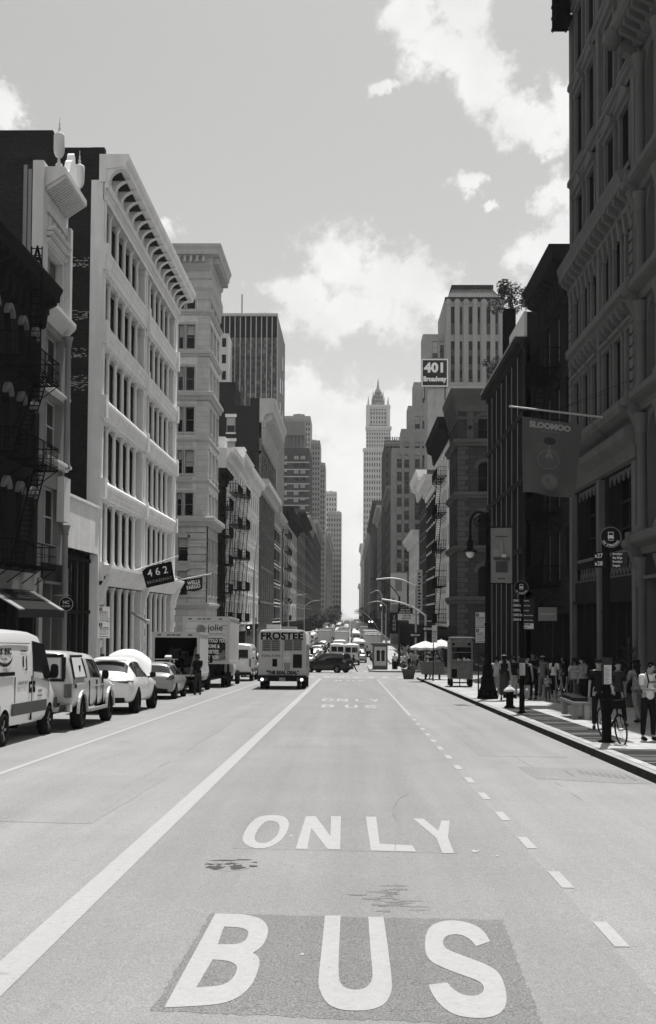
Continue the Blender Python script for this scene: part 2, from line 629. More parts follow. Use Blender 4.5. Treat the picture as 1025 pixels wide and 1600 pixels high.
def arch_fill(b, F, uc, w, zs, m=0, d=0.0, n=8, dep=0.2):
  """turns the square head of a hole (top at zs + w/2) into a round one: two spandrels with a soffit"""
  r = w / 2
  pts = [(uc - r * math.cos(PI * i / n), zs + r * math.sin(PI * i / n)) for i in range(n + 1)]
  for (a, c), (e, f) in zip(pts, pts[1:]):
    b.face([F(a, c, d), F(e, f, d), F(e, zs + r, d), F(a, zs + r, d)], m)
    b.face([F(a, c, d), F(a, c, d - dep), F(e, f, d - dep), F(e, f, d)], m)


def shell(b, X0, X1, Y0, Y1, z0, z1, skip='', m=0, mr=1):
  """plain faces of a block except the ones named in skip (w e n s: -X +X -Y +Y), roof in mr"""
  if 'w' not in skip:
    b.face([(X0, Y1, z0), (X0, Y0, z0), (X0, Y0, z1), (X0, Y1, z1)], m)
  if 'e' not in skip:
    b.face([(X1, Y0, z0), (X1, Y1, z0), (X1, Y1, z1), (X1, Y0, z1)], m)
  if 'n' not in skip:
    b.face([(X0, Y0, z0), (X1, Y0, z0), (X1, Y0, z1), (X0, Y0, z1)], m)
  if 's' not in skip:
    b.face([(X1, Y1, z0), (X0, Y1, z0), (X0, Y1, z1), (X1, Y1, z1)], m)
  b.face([(X0, Y0, z1), (X1, Y0, z1), (X1, Y1, z1), (X0, Y1, z1)], mr)


XL, XR = -14.3, 10.4                      # building lines
CL, CR = -9.5, 4.9                        # kerb lines
FL = Fr((XL, 0), (1, 0, 0))               # left fronts: u = Y
FR_ = Fr((XR, 0), (-1, 0, 0))             # right fronts: u = -Y


def yl(px, py=965):
  return atX(px, py, XL).y


def yr(px, py=965):
  return atX(px, py, XR).y


def zat(px, py, Y):
  return atY(px, py, Y).z
# ================================================================ GROUND, ROAD, PAVEMENTS
def roadmat(name, v, fine=0.35, blot=0.14, rough=0.9, wear=0.0):
  m = bpy.data.materials.new(name)
  m.use_nodes = True
  t = m.node_tree
  t.nodes.clear()
  g = NT(t)
  geo = g.n('ShaderNodeNewGeometry').outputs['Position']
  n1 = g.n('ShaderNodeTexNoise', {'Vector': geo, 'Scale': 70.0, 'Detail': 4.0, 'Roughness': 0.8}).outputs[0]
  n2 = g.n('ShaderNodeTexNoise', {'Vector': geo, 'Scale': 0.55, 'Detail': 5.0, 'Roughness': 0.6}).outputs[0]
  n4 = g.n('ShaderNodeTexNoise', {'Vector': geo, 'Scale': 14.0, 'Detail': 4.0, 'Roughness': 0.75}).outputs[0]
  mp = g.n('ShaderNodeMapping', {'Vector': geo, 'Scale': (1.6, 0.05, 1.0)}).outputs[0]
  n3 = g.n('ShaderNodeTexNoise', {'Vector': mp, 'Scale': 1.0, 'Detail': 4.0, 'Roughness': 0.6}).outputs[0]
  f = g.m('MAXIMUM', g.m('MULTIPLY_ADD', g.m('SUBTRACT', n1, 0.5), fine * 2, 1.0), 0.35)
  f = g.m('MULTIPLY', f, g.m('MULTIPLY_ADD', g.m('SUBTRACT', n2, 0.5), blot * 2, 1.0))
  f = g.m('MULTIPLY', f, g.m('MULTIPLY_ADD', g.m('SUBTRACT', n4, 0.5), 0.4, 1.0))
  f = g.m('MULTIPLY', f, g.m('MULTIPLY_ADD', g.m('SUBTRACT', n3, 0.5), blot * 3.2, 1.0))
  if wear > 0:
    w = g.n('ShaderNodeTexNoise', {'Vector': geo, 'Scale': 9.0, 'Detail': 8.0, 'Roughness': 0.8}).outputs[0]
    k = g.m('MULTIPLY', g.m('SUBTRACT', w, 0.60), 14.0, clamp=True)
    f = g.m('MULTIPLY', f, g.m('SUBTRACT', 1.0, g.m('MULTIPLY', k, wear)))
  vv = g.m('MULTIPLY', f, v)
  cc = g.n('ShaderNodeCombineXYZ', {0: vv, 1: g.m('MULTIPLY', vv, 0.995), 2: g.m('MULTIPLY', vv, 0.98)}).outputs[0]
  b = g.n('ShaderNodeBsdfPrincipled', {'Base Color': cc, 'Roughness': rough, 'Specular IOR Level': 0.25})
  bp = g.n('ShaderNodeBump', {'Height': n1, 'Strength': 0.25, 'Distance': 0.006})
  t.links.new(bp.outputs[0], b.inputs['Normal'])
  g.n('ShaderNodeOutputMaterial', {0: b.outputs[0]})
  return m


M['asphalt'] = roadmat('worn asphalt', 0.192, 1.15)
M['asphalt_lane'] = roadmat('bus lane asphalt', 0.174, 1.2)
M['asphalt_patch'] = roadmat('dark asphalt patch', 0.128, 2.1, 0.12)
M['asphalt_patch2'] = roadmat('faint asphalt patch', 0.168, 1.4)
M['asphalt_patch3'] = roadmat('old trench patch', 0.184, 1.2)
M['roadpaint'] = roadmat('road paint', 0.27, 0.35, 0.05, 0.7, wear=0.55)
M['ground'] = roadmat('ground', 0.12, 0.3, 0.2)
M['tar'] = roadmat('tar', 0.045, 0.6, 0.2)
M['tar2'] = roadmat('oil stain', 0.152, 1.2, 0.3, wear=0.8)
M['curb_face'] = mat('steel faced kerb edge', 0.035, 0.8, 0.5, 3.0)
M['curb'] = mat('granite kerb', 0.25, 0.85, 0.35, 2.5, bump=0.3, bscale=40)
M['pave'] = mat('concrete pavement', 0.34, 0.85, 0.22, 0.9, pat=('s', 1.5, 1.5, 0.015, 0.6, 0.06), bump=0.2)
M['grate'] = mat('cast iron grating', 0.085, 0.6, 0.3, 3.0, pat=('s', 0.2, 0.06, 0.02, 0.4, 0.2))


def pavemat():
  """pavement slabs: the brick pattern laid on the ground plane"""
  m = bpy.data.materials.new('pavement slabs')
  m.use_nodes = True
  t = m.node_tree
  t.nodes.clear()
  g = NT(t)
  geo = g.n('ShaderNodeNewGeometry').outputs['Position']
  br = g.n('ShaderNodeTexBrick', {'Vector': geo, 'Color1': (0.94,) * 3 + (1,), 'Color2': (1.05,) * 3 + (1,), 'Mortar': (0.55,) * 3 + (1,), 'Scale': 1.0,
                  'Mortar Size': 0.014, 'Brick Width': 1.52, 'Row Height': 1.5})
  br.offset = 0.0
  pv = g.n('ShaderNodeRGBToBW', {0: br.outputs[0]}).outputs[0]
  n1 = g.n('ShaderNodeTexNoise', {'Vector': geo, 'Scale': 1.2, 'Detail': 8.0, 'Roughness': 0.7}).outputs[0]
  n2 = g.n('ShaderNodeTexNoise', {'Vector': geo, 'Scale': 40.0, 'Detail': 3.0}).outputs[0]
  vv = g.m('MULTIPLY', pv, g.m('MULTIPLY_ADD', g.m('SUBTRACT', n1, 0.5), 0.5, 0.275))
  vv = g.m('MULTIPLY', vv, g.m('MULTIPLY_ADD', g.m('SUBTRACT', n2, 0.5), 0.4, 1.0))
  cc = g.n('ShaderNodeCombineXYZ', {0: vv, 1: vv, 2: g.m('MULTIPLY', vv, 0.985)}).outputs[0]
  b = g.n('ShaderNodeBsdfPrincipled', {'Base Color': cc, 'Roughness': 0.85})
  g.n('ShaderNodeOutputMaterial', {0: b.outputs[0]})
  return m


M['pave'] = pavemat()


def ysteps(a, b):
  out = [a]
  for k, _ in KN:
    if a < k < b:
      out.append(k)
  out.append(b)
  return out


def strip(name, x0, x1, y0, y1, dz, mt, kind='structure', parent=None):
  b = MB()
  ys = ysteps(y0, y1)
  for a, c in zip(ys, ys[1:]):
    b.face([(x0, a, gz(a) + dz), (x1, a, gz(a) + dz), (x1, c, gz(c) + dz), (x0, c, gz(c) + dz)])
  return b.build(name, mt, parent, kind=kind)


strip('ground', -420, 420, -75, 1700, -0.02, 'ground')
strip('road', CL, CR, -70, 1500, 0.0, 'asphalt')
GA, GB = 96.5, 115.0                      # the crossing street
strip('cross_street', CL - 140, CL, GA, GB, 0.0, 'asphalt')
strip('cross_street', CR, CR + 140, 89.5, GB, 0.0, 'asphalt')
strip('bus_lane', -2.12, 1.885, -60, 88, 0.0015, 'asphalt_lane')


def pavement(name, pts_of, y0, y1, inner, outer, corner=0.0):
  """raised pavement with a kerb: inner is the kerb line, outer the building line"""
  s = 1 if outer > inner else -1
  b = MB()
  ys = [y0]
  step = 6.0
  while ys[-1] + step < y1:
    ys.append(ys[-1] + step)
    if ys[-1] > 150:
      step = 60
  ys.append(y1)
  H = 0.15
  wob = [0.0 if y > 120 else rnd.uniform(-0.015, 0.015) for y in ys]
  for i in range(len(ys) - 1):
    a, c = ys[i], ys[i + 1]
    za, zc = gz(a), gz(c)
    xa, xc = inner + wob[i], inner + wob[i + 1]
    b.face([(xa + s * .16, a, za + H), (outer, a, za + H), (outer, c, zc + H), (xc + s * .16, c, zc + H)], 0)
    b.face([(xa + s * .02, a, za + H - .006), (xa + s * .16, a, za + H - .006), (xc + s * .16, c, zc + H - .006), (xc + s * .02, c, zc + H - .006)], 1)
    b.face([(xa, a, za - .03), (xa + s * .02, a, za + H - .006), (xc + s * .02, c, zc + H - .006), (xc, c, zc - .03)], 2)
  for y in (y0, y1):
    b.face([(inner, y, gz(y) - .03), (outer, y, gz(y) - .03), (outer, y, gz(y) + H - .001), (inner, y, gz(y) + H - .001)], 1)
  return b.build(name, ['pave', 'curb', 'curb_face'], kind='structure')


pavement('pavement', 0, -60, 96.5, CL, XL - 3)
pavement('pavement', 0, -60, 88.0, CR, XR + 3)
pavement('pavement', 0, 115.5, 1400, CL, XL - 3)
pavement('pavement', 0, 140.0, 1400, CR, XR + 3)
b = MB()                                   # kerb extension beyond the crossing
pp = [(1.9, 117.5), (2.6, 115.6), (XR + 3, 115.4), (XR + 3, 140), (4.9, 140), (1.9, 134)]
b.face([(x, y, gz(y) + .15) for x, y in pp], 0)
for (x, y), (x2, y2) in zip(pp, pp[1:] + pp[:1]):
  b.face([(x, y, gz(y) - .03), (x2, y2, gz(y2) - .03), (x2, y2, gz(y2) + .149), (x, y, gz(y) + .149)], 1)
b.build('pavement', ['pave', 'curb'], kind='structure')

# gratings let into the pavement, one sheet per panel
y = 25.9
k = 0
while y < 41:
  strip('pavement_grating', 5.25 + rnd.uniform(-.02, .02), 6.15, y, y + 1.28, 0.156, 'grate')
  y += 1.42
y = 18.4
while y < 23.6:
  strip('pavement_grating', 5.25, 6.15, y, y + 1.34, 0.156, 'grate')
  y += 1.46

# ---------------------------------------------------------------- painted lines
strip('lane_line', -2.34, -2.10, -50, 88, 0.0045, 'roadpaint')
strip('parking_line', -5.92, -5.79, -50, 94, 0.0045, 'roadpaint')
y = 4.4
while y < 38:
  strip('lane_dash', 1.895, 2.005, y, y + 0.78, 0.0045, 'roadpaint')
  y += 2.1
strip('lane_line', 1.89, 1.99, 38.6, 86, 0.0045, 'roadpaint')
strip('stop_line', -5.6, 1.8, 88.6, 89.0, 0.0045, 'roadpaint')
x = -9.0
while x < 4.4:
  strip('crossing_bar', x, x + 0.45, 91.5, 94.8, 0.0045, 'roadpaint')
  strip('crossing_bar', x, x + 0.45, 116.4, 119.4, 0.0045, 'roadpaint')
  x += 1.15

from mathutils.geometry import tessellate_polygon


def flat_shape(b, loops, dy, dz):
  L = [[Vector((p.x, p.y + dy, gz(p.y + dy) + dz)) for p in lp] for lp in loops]
  tri = tessellate_polygon([[Vector((p.x, p.y, 0)) for p in lp] for lp in L])
  fl = [p for lp in L for p in lp]
  for t in tri:
    q = [fl[i] for i in t]
    if (q[1] - q[0]).cross(q[2] - q[0]).z < 0:
      q = q[::-1]
    b.face(q)


def P1(l):
  return [gnd(200 + x / 1.553, 1400 + y / 1.553) for x, y in l]


def P2(l):
  return [gnd(300 + x / 2.135, 1230 + y / 2.135) for x, y in l]


def soften(l, n=2):
  """round the gentle bends of a traced outline and keep its true corners"""
  for _ in range(n):
    o = []
    m = len(l)
    for i, p in enumerate(l):
      a, c = (p - l[i - 1]), (l[(i + 1) % m] - p)
      a, c = Vector((a.x, a.y * .35)), Vector((c.x, c.y * .35))
      if a.length > 0 and c.length > 0 and a.angle(c) < R(58):
        o += [p * .75 + l[i - 1] * .25, p * .75 + l[(i + 1) % m] * .25]
      else:
        o.append(p)
    l = o
  return l


def smooth_loop(l, n=1):
  for _ in range(n):
    o = []
    for i, p in enumerate(l):
      q = l[(i + 1) % len(l)]
      o += [p * .75 + q * .25, p * .25 + q * .75]
    l = o
  return l


LB = [P1([(212, 44), (250, 45), (290, 47), (325, 57), (342, 78), (336, 108), (322, 128), (303, 140), (318, 150), (320, 165), (312, 195), (298, 222), (270, 248), (235, 262), (190, 268), (88, 273)]),
    P1([(233, 76), (275, 78), (292, 86), (292, 98), (283, 112), (265, 119), (218, 119)]),
    P1([(206, 156), (245, 159), (265, 170), (264, 186), (250, 208), (225, 220), (166, 224)])]
LU = [P1([(478, 49), (516, 49), (512, 130), (510, 200), (520, 222), (545, 231), (575, 227), (592, 210), (594, 190), (588, 130), (583, 52), (620, 52), (630, 120), (641, 210), (640, 235), (625, 265), (590, 279), (550, 281), (510, 278), (480, 262), (462, 225), (462, 200), (470, 130)])]
LS = [P1([(878, 112), (845, 124), (828, 104), (800, 93), (772, 98), (762, 112), (770, 130), (800, 142), (850, 160), (890, 178), (908, 200), (918, 235), (919, 265), (905, 288), (870, 299), (830, 298), (790, 291), (755, 265), (735, 235), (730, 217), (775, 212), (790, 230), (815, 243), (845, 245), (863, 235), (864, 220), (850, 207), (800, 190), (750, 170), (728, 155), (720, 130), (722, 95), (735, 72), (770, 60), (810, 62), (850, 75), (870, 95)])]
LO = [smooth_loop(P2([(255, 94), (304, 96), (325, 115), (320, 147), (295, 183), (250, 206), (203, 206), (170, 187), (169, 163), (188, 128), (218, 101)])),
    smooth_loop(P2([(263, 113), (287, 118), (294, 138), (284, 164), (256, 186), (223, 189), (207, 176), (213, 153), (231, 128), (248, 115)]))]
LN = [P2([(380, 98), (412, 98), (462, 165), (464, 98), (497, 98), (494, 209), (452, 208), (398, 138), (384, 208), (346, 207)])]
LL = [P2([(580, 100), (614, 100), (626, 190), (735, 196), (748, 217), (597, 213)])]
LY = [P2([(737, 105), (772, 107), (822, 147), (832, 113), (859, 113), (854, 168), (874, 222), (836, 222), (816, 172)])]
for dy in (0.0, 36.4, 74.0):
  b = MB()
  for lp in (LB, LU, LS):
    flat_shape(b, [soften(q_) for q_ in lp], dy, 0.006)
  b.build('painted_bus_lettering', 'roadpaint', kind='structure')
  if dy < 70:
    b = MB()
    for lp in (LO, LN, LL, LY):
      flat_shape(b, lp, dy, 0.006)
    b.build('painted_only_lettering', 'roadpaint', kind='structure')
b = MB()
_q = [gnd(x, y) for x, y in ((329, 1428), (785, 1438), (850, 1606), (236, 1580))]
_o = []
for i, p in enumerate(_q):
  c = _q[(i + 1) % 4]
  for k in range(60):
    _o.append(p.lerp(c, k / 60) + Vector((rnd.uniform(-.012, .012), rnd.uniform(-.02, .02), 0)))
flat_shape(b, [_o], 0, 0.003)
b.build('asphalt_patch', 'asphalt_patch', kind='structure')
b = MB()
flat_shape(b, [[gnd(x, y) for x, y in ((393, 1276), (700, 1280), (716, 1334), (362, 1326))]], 0, 0.003)
b.build('asphalt_patch', 'asphalt_patch2', kind='structure')
b = MB()
flat_shape(b, [[gnd(780 + x / 4.184, 1120 + y / 4.184) for x, y in ((115, 325), (430, 335), (780, 350), (1000, 440), (800, 436), (240, 405))]], 0, 0.003)
b.build('asphalt_patch', 'asphalt_patch2', kind='structure')
b = MB()
for x, y, x2, y2, x3, y3, x4, y4 in ((418, 348, 432, 348, 494, 390, 476, 390), (818, 384, 832, 384, 906, 416, 886, 418)):
  flat_shape(b, [[gnd(780 + px / 4.184, 1120 + py / 4.184) for px, py in ((x, y), (x2, y2), (x3, y3), (x4, y4))]], 0, 0.005)
for i in range(7):
  x = 505 + i * 45
  y = 352 + i * 5
  flat_shape(b, [[gnd(780 + px / 4.184, 1120 + py / 4.184) for px, py in ((x, y), (x + 26, y + 2), (x + 60, y + 26), (x + 34, y + 24))]], 0, 0.005)
b.build('drain_cover_edge', 'asphalt_patch', kind='structure')


def blot(b, cx, cy, rx, ry, n, jag, dz):
  c = gnd(cx, cy)
  e = gnd(cx + rx, cy)
  f = gnd(cx, cy - ry)
  w, h = abs(e.x - c.x), abs(f.y - c.y)
  pts = []
  for i in range(n):
    a = 2 * PI * i / n
    k = 1 + rnd.uniform(-jag, jag)
    pts.append(Vector((c.x + w * math.cos(a) * k, c.y + h * math.sin(a) * k, 0)))
  flat_shape(b, [pts], 0, dz)


b = MB()                                   # broken asphalt round a sunken cover
for x, y, rx, ry in ((338, 1356, 13, 2.6), (370, 1355, 13, 3.0), (395, 1354, 6, 1.3), (350, 1345, 22, .8), (384, 1344, 12, .8), (360, 1350, 9, 1.2), (328, 1351, 6, 1.0), (343, 1351, 5, .9), (398, 1348, 4, .8)):
  blot(b, x, y, rx, ry, 16, 0.45, 0.006)
b.build('road_crack', 'tar', kind='structure')
b = MB()
blot(b, 362, 1350, 42, 10.5, 24, 0.10, 0.003)
b.build('asphalt_patch', 'asphalt_patch2', kind='structure')
b = MB()
for i in range(26):
  blot(b, rnd.gauss(606, 20), 1380 + rnd.random() ** .7 * 46, rnd.uniform(4, 19), rnd.uniform(.7, 2.0), 12, 0.5, 0.0032 + i * .00004)
b.build('oil_stain', 'tar2', kind='structure')
b = MB()                                   # a hairline crack through the word nearest the crossing
pts = [gnd(x, y) for x, y in ((638, 1241), (624, 1248), (616, 1260), (614, 1272), (621, 1285), (619, 1305), (617, 1330))]
for p, q in zip(pts, pts[1:]):
  d = (q - p).normalized()
  nrm = Vector((-d.y, d.x, 0)) * 0.0045
  b.face([(v.x, v.y, gz(v.y) + .0075) for v in (p + nrm, p - nrm, q - nrm, q + nrm)])
b.build('road_crack', 'asphalt_patch2', kind='structure')
b = MB()
for x, y, r in ((741, 1331, 3.2), (455, 1306, 1.6), (747, 1330, 1.6), (777, 1338, 1.4), (472, 1492, 2.0)):
  blot(b, x, y, r * 1.5, r * .7, 9, 0.35, 0.006)
b.build('paint_spatter', 'roadpaint', kind='structure')
b = MB()
for x, y, l in ((850, 1142, 60), (700, 1120, 30), (180, 1158, 24), (660, 1085, 22)):
  p, q = gnd(x, y), gnd(x + l, y + l * .02)
  b.face([(v[0], v[1], gz(v[1]) + .0035) for v in ((p.x, p.y - .02), (q.x, q.y - .02), (q.x, q.y + .02), (p.x, p.y + .02))])
b.build('road_crack', 'asphalt_patch2', kind='structure')

# long seams and old trench patches in the asphalt
for x, y0, y1, w in ((-3.4, 16.0, 70, .014), (3.3, 17.0, 60, .012)):
  b = MB()
  y = y0
  xx = x
  while y < y1:
    l = rnd.uniform(.5, 1.3)
    x2 = x + rnd.uniform(-.03, .03)
    if rnd.random() < .78:
      b.face([(xx - w / 2, y, gz(y) + .0036), (xx + w / 2, y, gz(y) + .0036), (x2 + w / 2, y + l, gz(y + l) + .0036), (x2 - w / 2, y + l, gz(y + l) + .0036)])
    y += l
    xx = x2
  b.build('road_seam', 'asphalt_patch2', kind='structure')
for pts in (((-5.2, 14.5), (-3.1, 14.3), (-3.0, 19.5), (-5.1, 19.8)), ((2.6, 24), (4.3, 23.8), (4.4, 33), (2.7, 33.3)), ((-1.6, 26), (0.3, 26.2), (0.2, 29), (-1.7, 28.8))):
  b = MB()
  L = [Vector((x, y, 0)) for x, y in pts]
  o = []
  for i, p in enumerate(L):
    c = L[(i + 1) % 4]
    for k in range(10):
      o.append(p.lerp(c, k / 10) + Vector((rnd.uniform(-.025, .025), rnd.uniform(-.04, .04), 0)))
  flat_shape(b, [o], 0, .0028)
  b.build('asphalt_patch', 'asphalt_patch3', kind='structure')
# ================================================================ BUILDINGS, LEFT SIDE
def fire_escape(root, F, u0, u1, levels, proj=1.05, h=0.95, stair=True, mt='iron_black', flip=False):
  for i, z in enumerate(levels):
    b = MB()
    n = int((u1 - u0) / 0.09)
    for k in range(7):
      d = 0.08 + k * (proj - 0.1) / 6
      b.fbox(F, u0, u1, z - .02, z, d - .04, d + .04)
    for u in (u0, u0 + (u1 - u0) * .33, u0 + (u1 - u0) * .67, u1):
      b.fbox(F, u - .03, u + .03, z - .09, z - .021, 0, proj)
      b.tube([F(u, z - .09, proj * .92), F(u, z - .8, 0.02)], .025, 5)
    for zz, r in ((z + h, .028), (z + h * .55, .016), (z + .12, .016)):
      b.tube([F(u0, zz, 0), F(u0, zz, proj), F(u1, zz, proj), F(u1, zz, 0)], r, 5)
    m = int((u1 - u0) / 0.16)
    for k in range(m + 1):
      u = u0 + (u1 - u0) * k / m
      b.tube([F(u, z, proj), F(u, z + h, proj)], .011 if k % 8 else .024, 4, cap=False)
    for k in range(1, 6):
      for u in (u0, u1):
        b.tube([F(u, z, proj * k / 6), F(u, z + h, proj * k / 6)], .011, 4, cap=False)
    b.build('fire_escape_balcony', mt, root)
  if stair:
    for za, zb in zip(levels, levels[1:]):
      b = MB()
      ua, ub = u0 + .25, u1 - .5
      if flip:
        ua, ub = ub, ua
      mid = (ua + ub) / 2
      ua, ub = mid + (ua - mid) * .62, mid + (ub - mid) * .62
      for d in (proj * .42, proj * .42 + .5):
        b.tube([F(ua, za, d), F(ub, zb, d)], .035, 5)
        b.tube([F(ua, za + .8, d), F(ub, zb + .8, d)], .016, 5)
      n = int((zb - za) / .23)
      for k in range(1, n):
        t = k / n
        u, z = ua + (ub - ua) * t, za + (zb - za) * t
        b.fbox(F, u - .09, u + .09, z - .012, z + .012, proj * .42, proj * .42 + .5)
      b.build('fire_escape_stair', mt, root)


def surround(wo, w, h, back, trim, hood, arch):
  """sill and head of one window, hung on that window"""
  key = ('sur', round(w, 2), round(h, 2), back, trim, hood, arch)
  if key not in _wc:
    F = Fr((0, 0), (0, -1, 0))
    b = MB()
    a, c = -w / 2, w / 2
    b.fbox(F, a - .1, c + .1, -.14, -.003, back - .05, back + .10)
    if hood and arch:
      n = 8
      rr = w / 2 + .08
      pts = [(-rr * math.cos(PI * i / n), h - .1 + rr * .55 * math.sin(PI * i / n)) for i in range(n + 1)]
      pts += [(u_, v_ + .22) for u_, v_ in pts[::-1]]
      b.prism([F(p, q, back - .02) for p, q in pts], F.N * .14)
    elif hood:
      b.fbox(F, a - .14, c + .14, h + .004, h + .22, back - .05, back + .12)
    _wc[key] = b.mesh('surround', trim)
  o = bpy.data.objects.new('surround', _wc[key])
  COL.objects.link(o)
  o.parent = wo
  return o


def shopfront(root, F, u0, u1, z0, z1, frame='dark', sign='dark', d=-0.35, bays=3, glass='glass_shop'):
  b = MB()
  n = bays
  b.fbox(F, u0, u1, z1 - .85, z1, d, 0.10, 1)
  b.fbox(F, u0, u1, z1 - .97, z1 - .851, d, 0.2, 0)
  b.fbox(F, u0, u1, z0 - .3, z0 + .45, d, -0.02, 0)
  for i in range(n + 1):
    u = u0 + (u1 - u0 - .3) * i / n
    b.fbox(F, u, u + .3, z0 + .45, z1 - .97, d, 0.04, 0)
  b.fbox(F, u0, u1, z1 - 1.9, z1 - 1.8, d, d + .12, 0)
  b.face([F(u0, z0, d + .04), F(u1, z0, d + .04), F(u1, z1 - .9, d + .04), F(u0, z1 - .9, d + .04)], 2)
  b.build('shopfront', [frame, sign, glass], root)


def row_building(name, label, side, Y0, Y1, zt, nf, nb, wall='brick_mid', trim='stone_trim', win=(1.1, 2.0), gh=4.6, corn=(0.9, 1.3), cornm=None, depth=18, arch=False, sidem=None,
         fm='frame_dk', hood=True, fe=None, shop=('dark', 'dark'), nx=1, roofm='roof', dent=0.35, mod=0.0, cat='building', sidewin=None, pil=False, parts=True, band=False, ny=2, back=0.0):
  X = XL if side < 0 else XR
  X += side * back
  F = Fr((X, 0), (-side, 0, 0))
  u0, u1 = (Y0, Y1) if side < 0 else (-Y1, -Y0)
  zb = min(gz(Y0), gz(Y1)) + .1
  r = empty(name, (X, Y0, zb), label, cat)
  ch, cp = corn[1], corn[0]
  za = zb + gh
  fh = (zt - ch - za) / nf
  bw = (u1 - u0) / nb
  holes = []
  w, h = min(win[0], bw * .8), min(win[1], fh * .72)
  for i in range(nf):
    z = za + fh * i + fh * .2
    for k in range(nb):
      uc = u0 + bw * (k + .5)
      holes.append((uc - w / 2, uc + w / 2, z, z + h))
  b = MB()
  far = Y0 > 120
  b.wall(F, u0, u1, za, zt, holes, 0.06 if far else 0.22, 0)
  xs = (X - depth, X) if side < 0 else (X, X + depth)
  shell(b, xs[0], xs[1], Y0 + .001, Y1 - .001, zb - 1, zt - .02, ('e' if side < 0 else 'w') + 'n', 0, 2)
  b.face([(xs[0], Y0 + .001, zb - 1), (xs[1], Y0 + .001, zb - 1), (xs[1], Y0 + .001, zt - .02), (xs[0], Y0 + .001, zt - .02)], 1)
  if arch:
    for hl in holes:
      pass
  b.build('wall', [wall, sidem or wall, roofm], r)
  for hl in holes:
    wo = window(r, F, (hl[0] + hl[1]) / 2, hl[2], hl[1] - hl[0], hl[3] - hl[2], nx, ny, fm, 'glass_dim' if far else rnd.choice(('glass', 'glass', 'glass_dk')), dep=.05 if far else .1, d=-.045 if far else -.16, shade=shade_pick() if not far else rnd.choice((0, 0, 0, .3)))
    surround(wo, hl[1] - hl[0], hl[3] - hl[2], .045 if far else .16, trim, hood, arch)
  b = MB()
  if band:
    for i in range(nf + 1):
      ledge(b, F, u0, u1, za + fh * i - .15, .3, .16)
  if pil:
    for k in range(nb + 1):
      uc = u0 + bw * k
      b.fbox(F, max(u0, uc - .2), min(u1, uc + .2), za, zt - ch, -.02, .09)
  if b.v:
    b.build('wall_trim', trim, r)
  b = MB()
  cornice(b, F, u0, u1, zt, ch, cp, 0, dent, mod=mod)
  b.build('cornice', cornm or trim, r)
  shopfront(r, F, u0 + .05, u1 - .05, zb, za, shop[0], shop[1], bays=max(2, int((u1 - u0) / 2.5)))
  if fe:
    lv = [za + fh * i + fh * .12 for i in range(nf)]
    fire_escape(r, F, u0 + (u1 - u0) * fe[0], u0 + (u1 - u0) * fe[1], lv)
  return r, F, u0, u1, zb, za, fh


# ---------- the black building with the fire escape, nearest on the left
def black_building():
  Y0, Y1 = 36.0, 53.6
  zb = gz(Y1)
  zt = zat(14, 404, 49)
  r = empty('brick_building', (XL, Y0, zb), 'black painted brick building with pale arched window heads and fire escapes, left edge', 'building')
  F = FL
  zw = [zat(20, y, 50.5) for y in (510, 628, 768)]
  holes = []
  for z in zw:
    for k in range(8):
      u = 52.45 - 2.05 * k
      holes.append((u - .5, u + .5, z - 2.25, z + .22))
  za = zat(20, 893, 50.5)
  b = MB()
  b.wall(F, Y0, Y1, za, zt, holes, .3, 0)
  shell(b, XL - 16, XL, Y0, Y1 - .002, zb - 1, zt - .05, 'e', 0, 1)
  for h in holes:
    arch_fill(b, F, (h[0] + h[1]) / 2, 1.0, h[3] - .5, 0, 0.0, 8, .25)
  b.build('wall', ['brick_black', 'roof'], r)
  for h in holes:
    window(r, F, (h[0] + h[1]) / 2, h[2], 1.0, h[3] - h[2], 1, 2, 'frame_dk', 'glass_dk', d=-.24)
  for h in holes:                        # pale arched heads
    b = MB()
    uc = (h[0] + h[1]) / 2
    zc = h[3] - .5
    n = 16
    sp = lambda i: PI * (.13 + .74 * i / n)
    pts = [(uc - .52 * math.cos(sp(i)), zc + .50 * math.sin(sp(i))) for i in range(n + 1)]
    out = [(uc - .60 * math.cos(sp(i)), zc + .72 * math.sin(sp(i))) for i in range(n + 1)]
    b.prism([F(a, c, -.01) for a, c in pts + out[::-1]], F.N * .2)
    b.build('window_head', 'curtain', r)
  b = MB()
  cornice(b, F, Y0, Y1 + .15, zt, 1.7, .95, 0, .3, mod=1.0)
  b.build('cornice', 'black_paint', r)
  lv = [zat(20, y, 50.5) - .05 for y in (883, 722, 583)]
  fire_escape(r, F, 46.5, 52.9, lv, 1.05, .95)
  b = MB()                               # drop ladders and the gooseneck ladder over the roof
  for d in (.45, .9):
    b.tube([F(50.2, lv[2], d), F(50.2, zt + .9, d)], .03, 5)
  k = lv[2]
  while k < zt + .8:
    b.fbox(F, 50.17, 50.23, k, k + .03, .45, .9)
    k += .3
  b.build('roof_ladder', 'iron_black', r)
  shopfront(r, F, Y0, Y1 - .4, zb, za, 'black_paint', 'grey', bays=6, glass='glass_dk')
  b = MB()                               # awning
  z1, z0 = zat(10, 922, 49), zat(60, 954, 52)
  for k in range(9):
    ua = 45.5 + k * .8
    b.hexa([F(ua, z1, .1), F(ua + .8, z1, .1), F(ua + .8, z1 + .05, .1), F(ua, z1 + .05, .1), F(ua, z0, 1.5), F(ua + .8, z0, 1.5), F(ua + .8, z0 + .05, 1.5), F(ua, z0 + .05, 1.5)], 1 if k in (0, 8) else 0)
  b.fbox(F, 45.5, 52.7, z0 - .3, z0 - .001, 1.46, 1.5, 0)
  b.build('awning', ['dark', 'grey'], r)
  # lettering painted on the pale party wall above the roof is part of the next house


black_building()


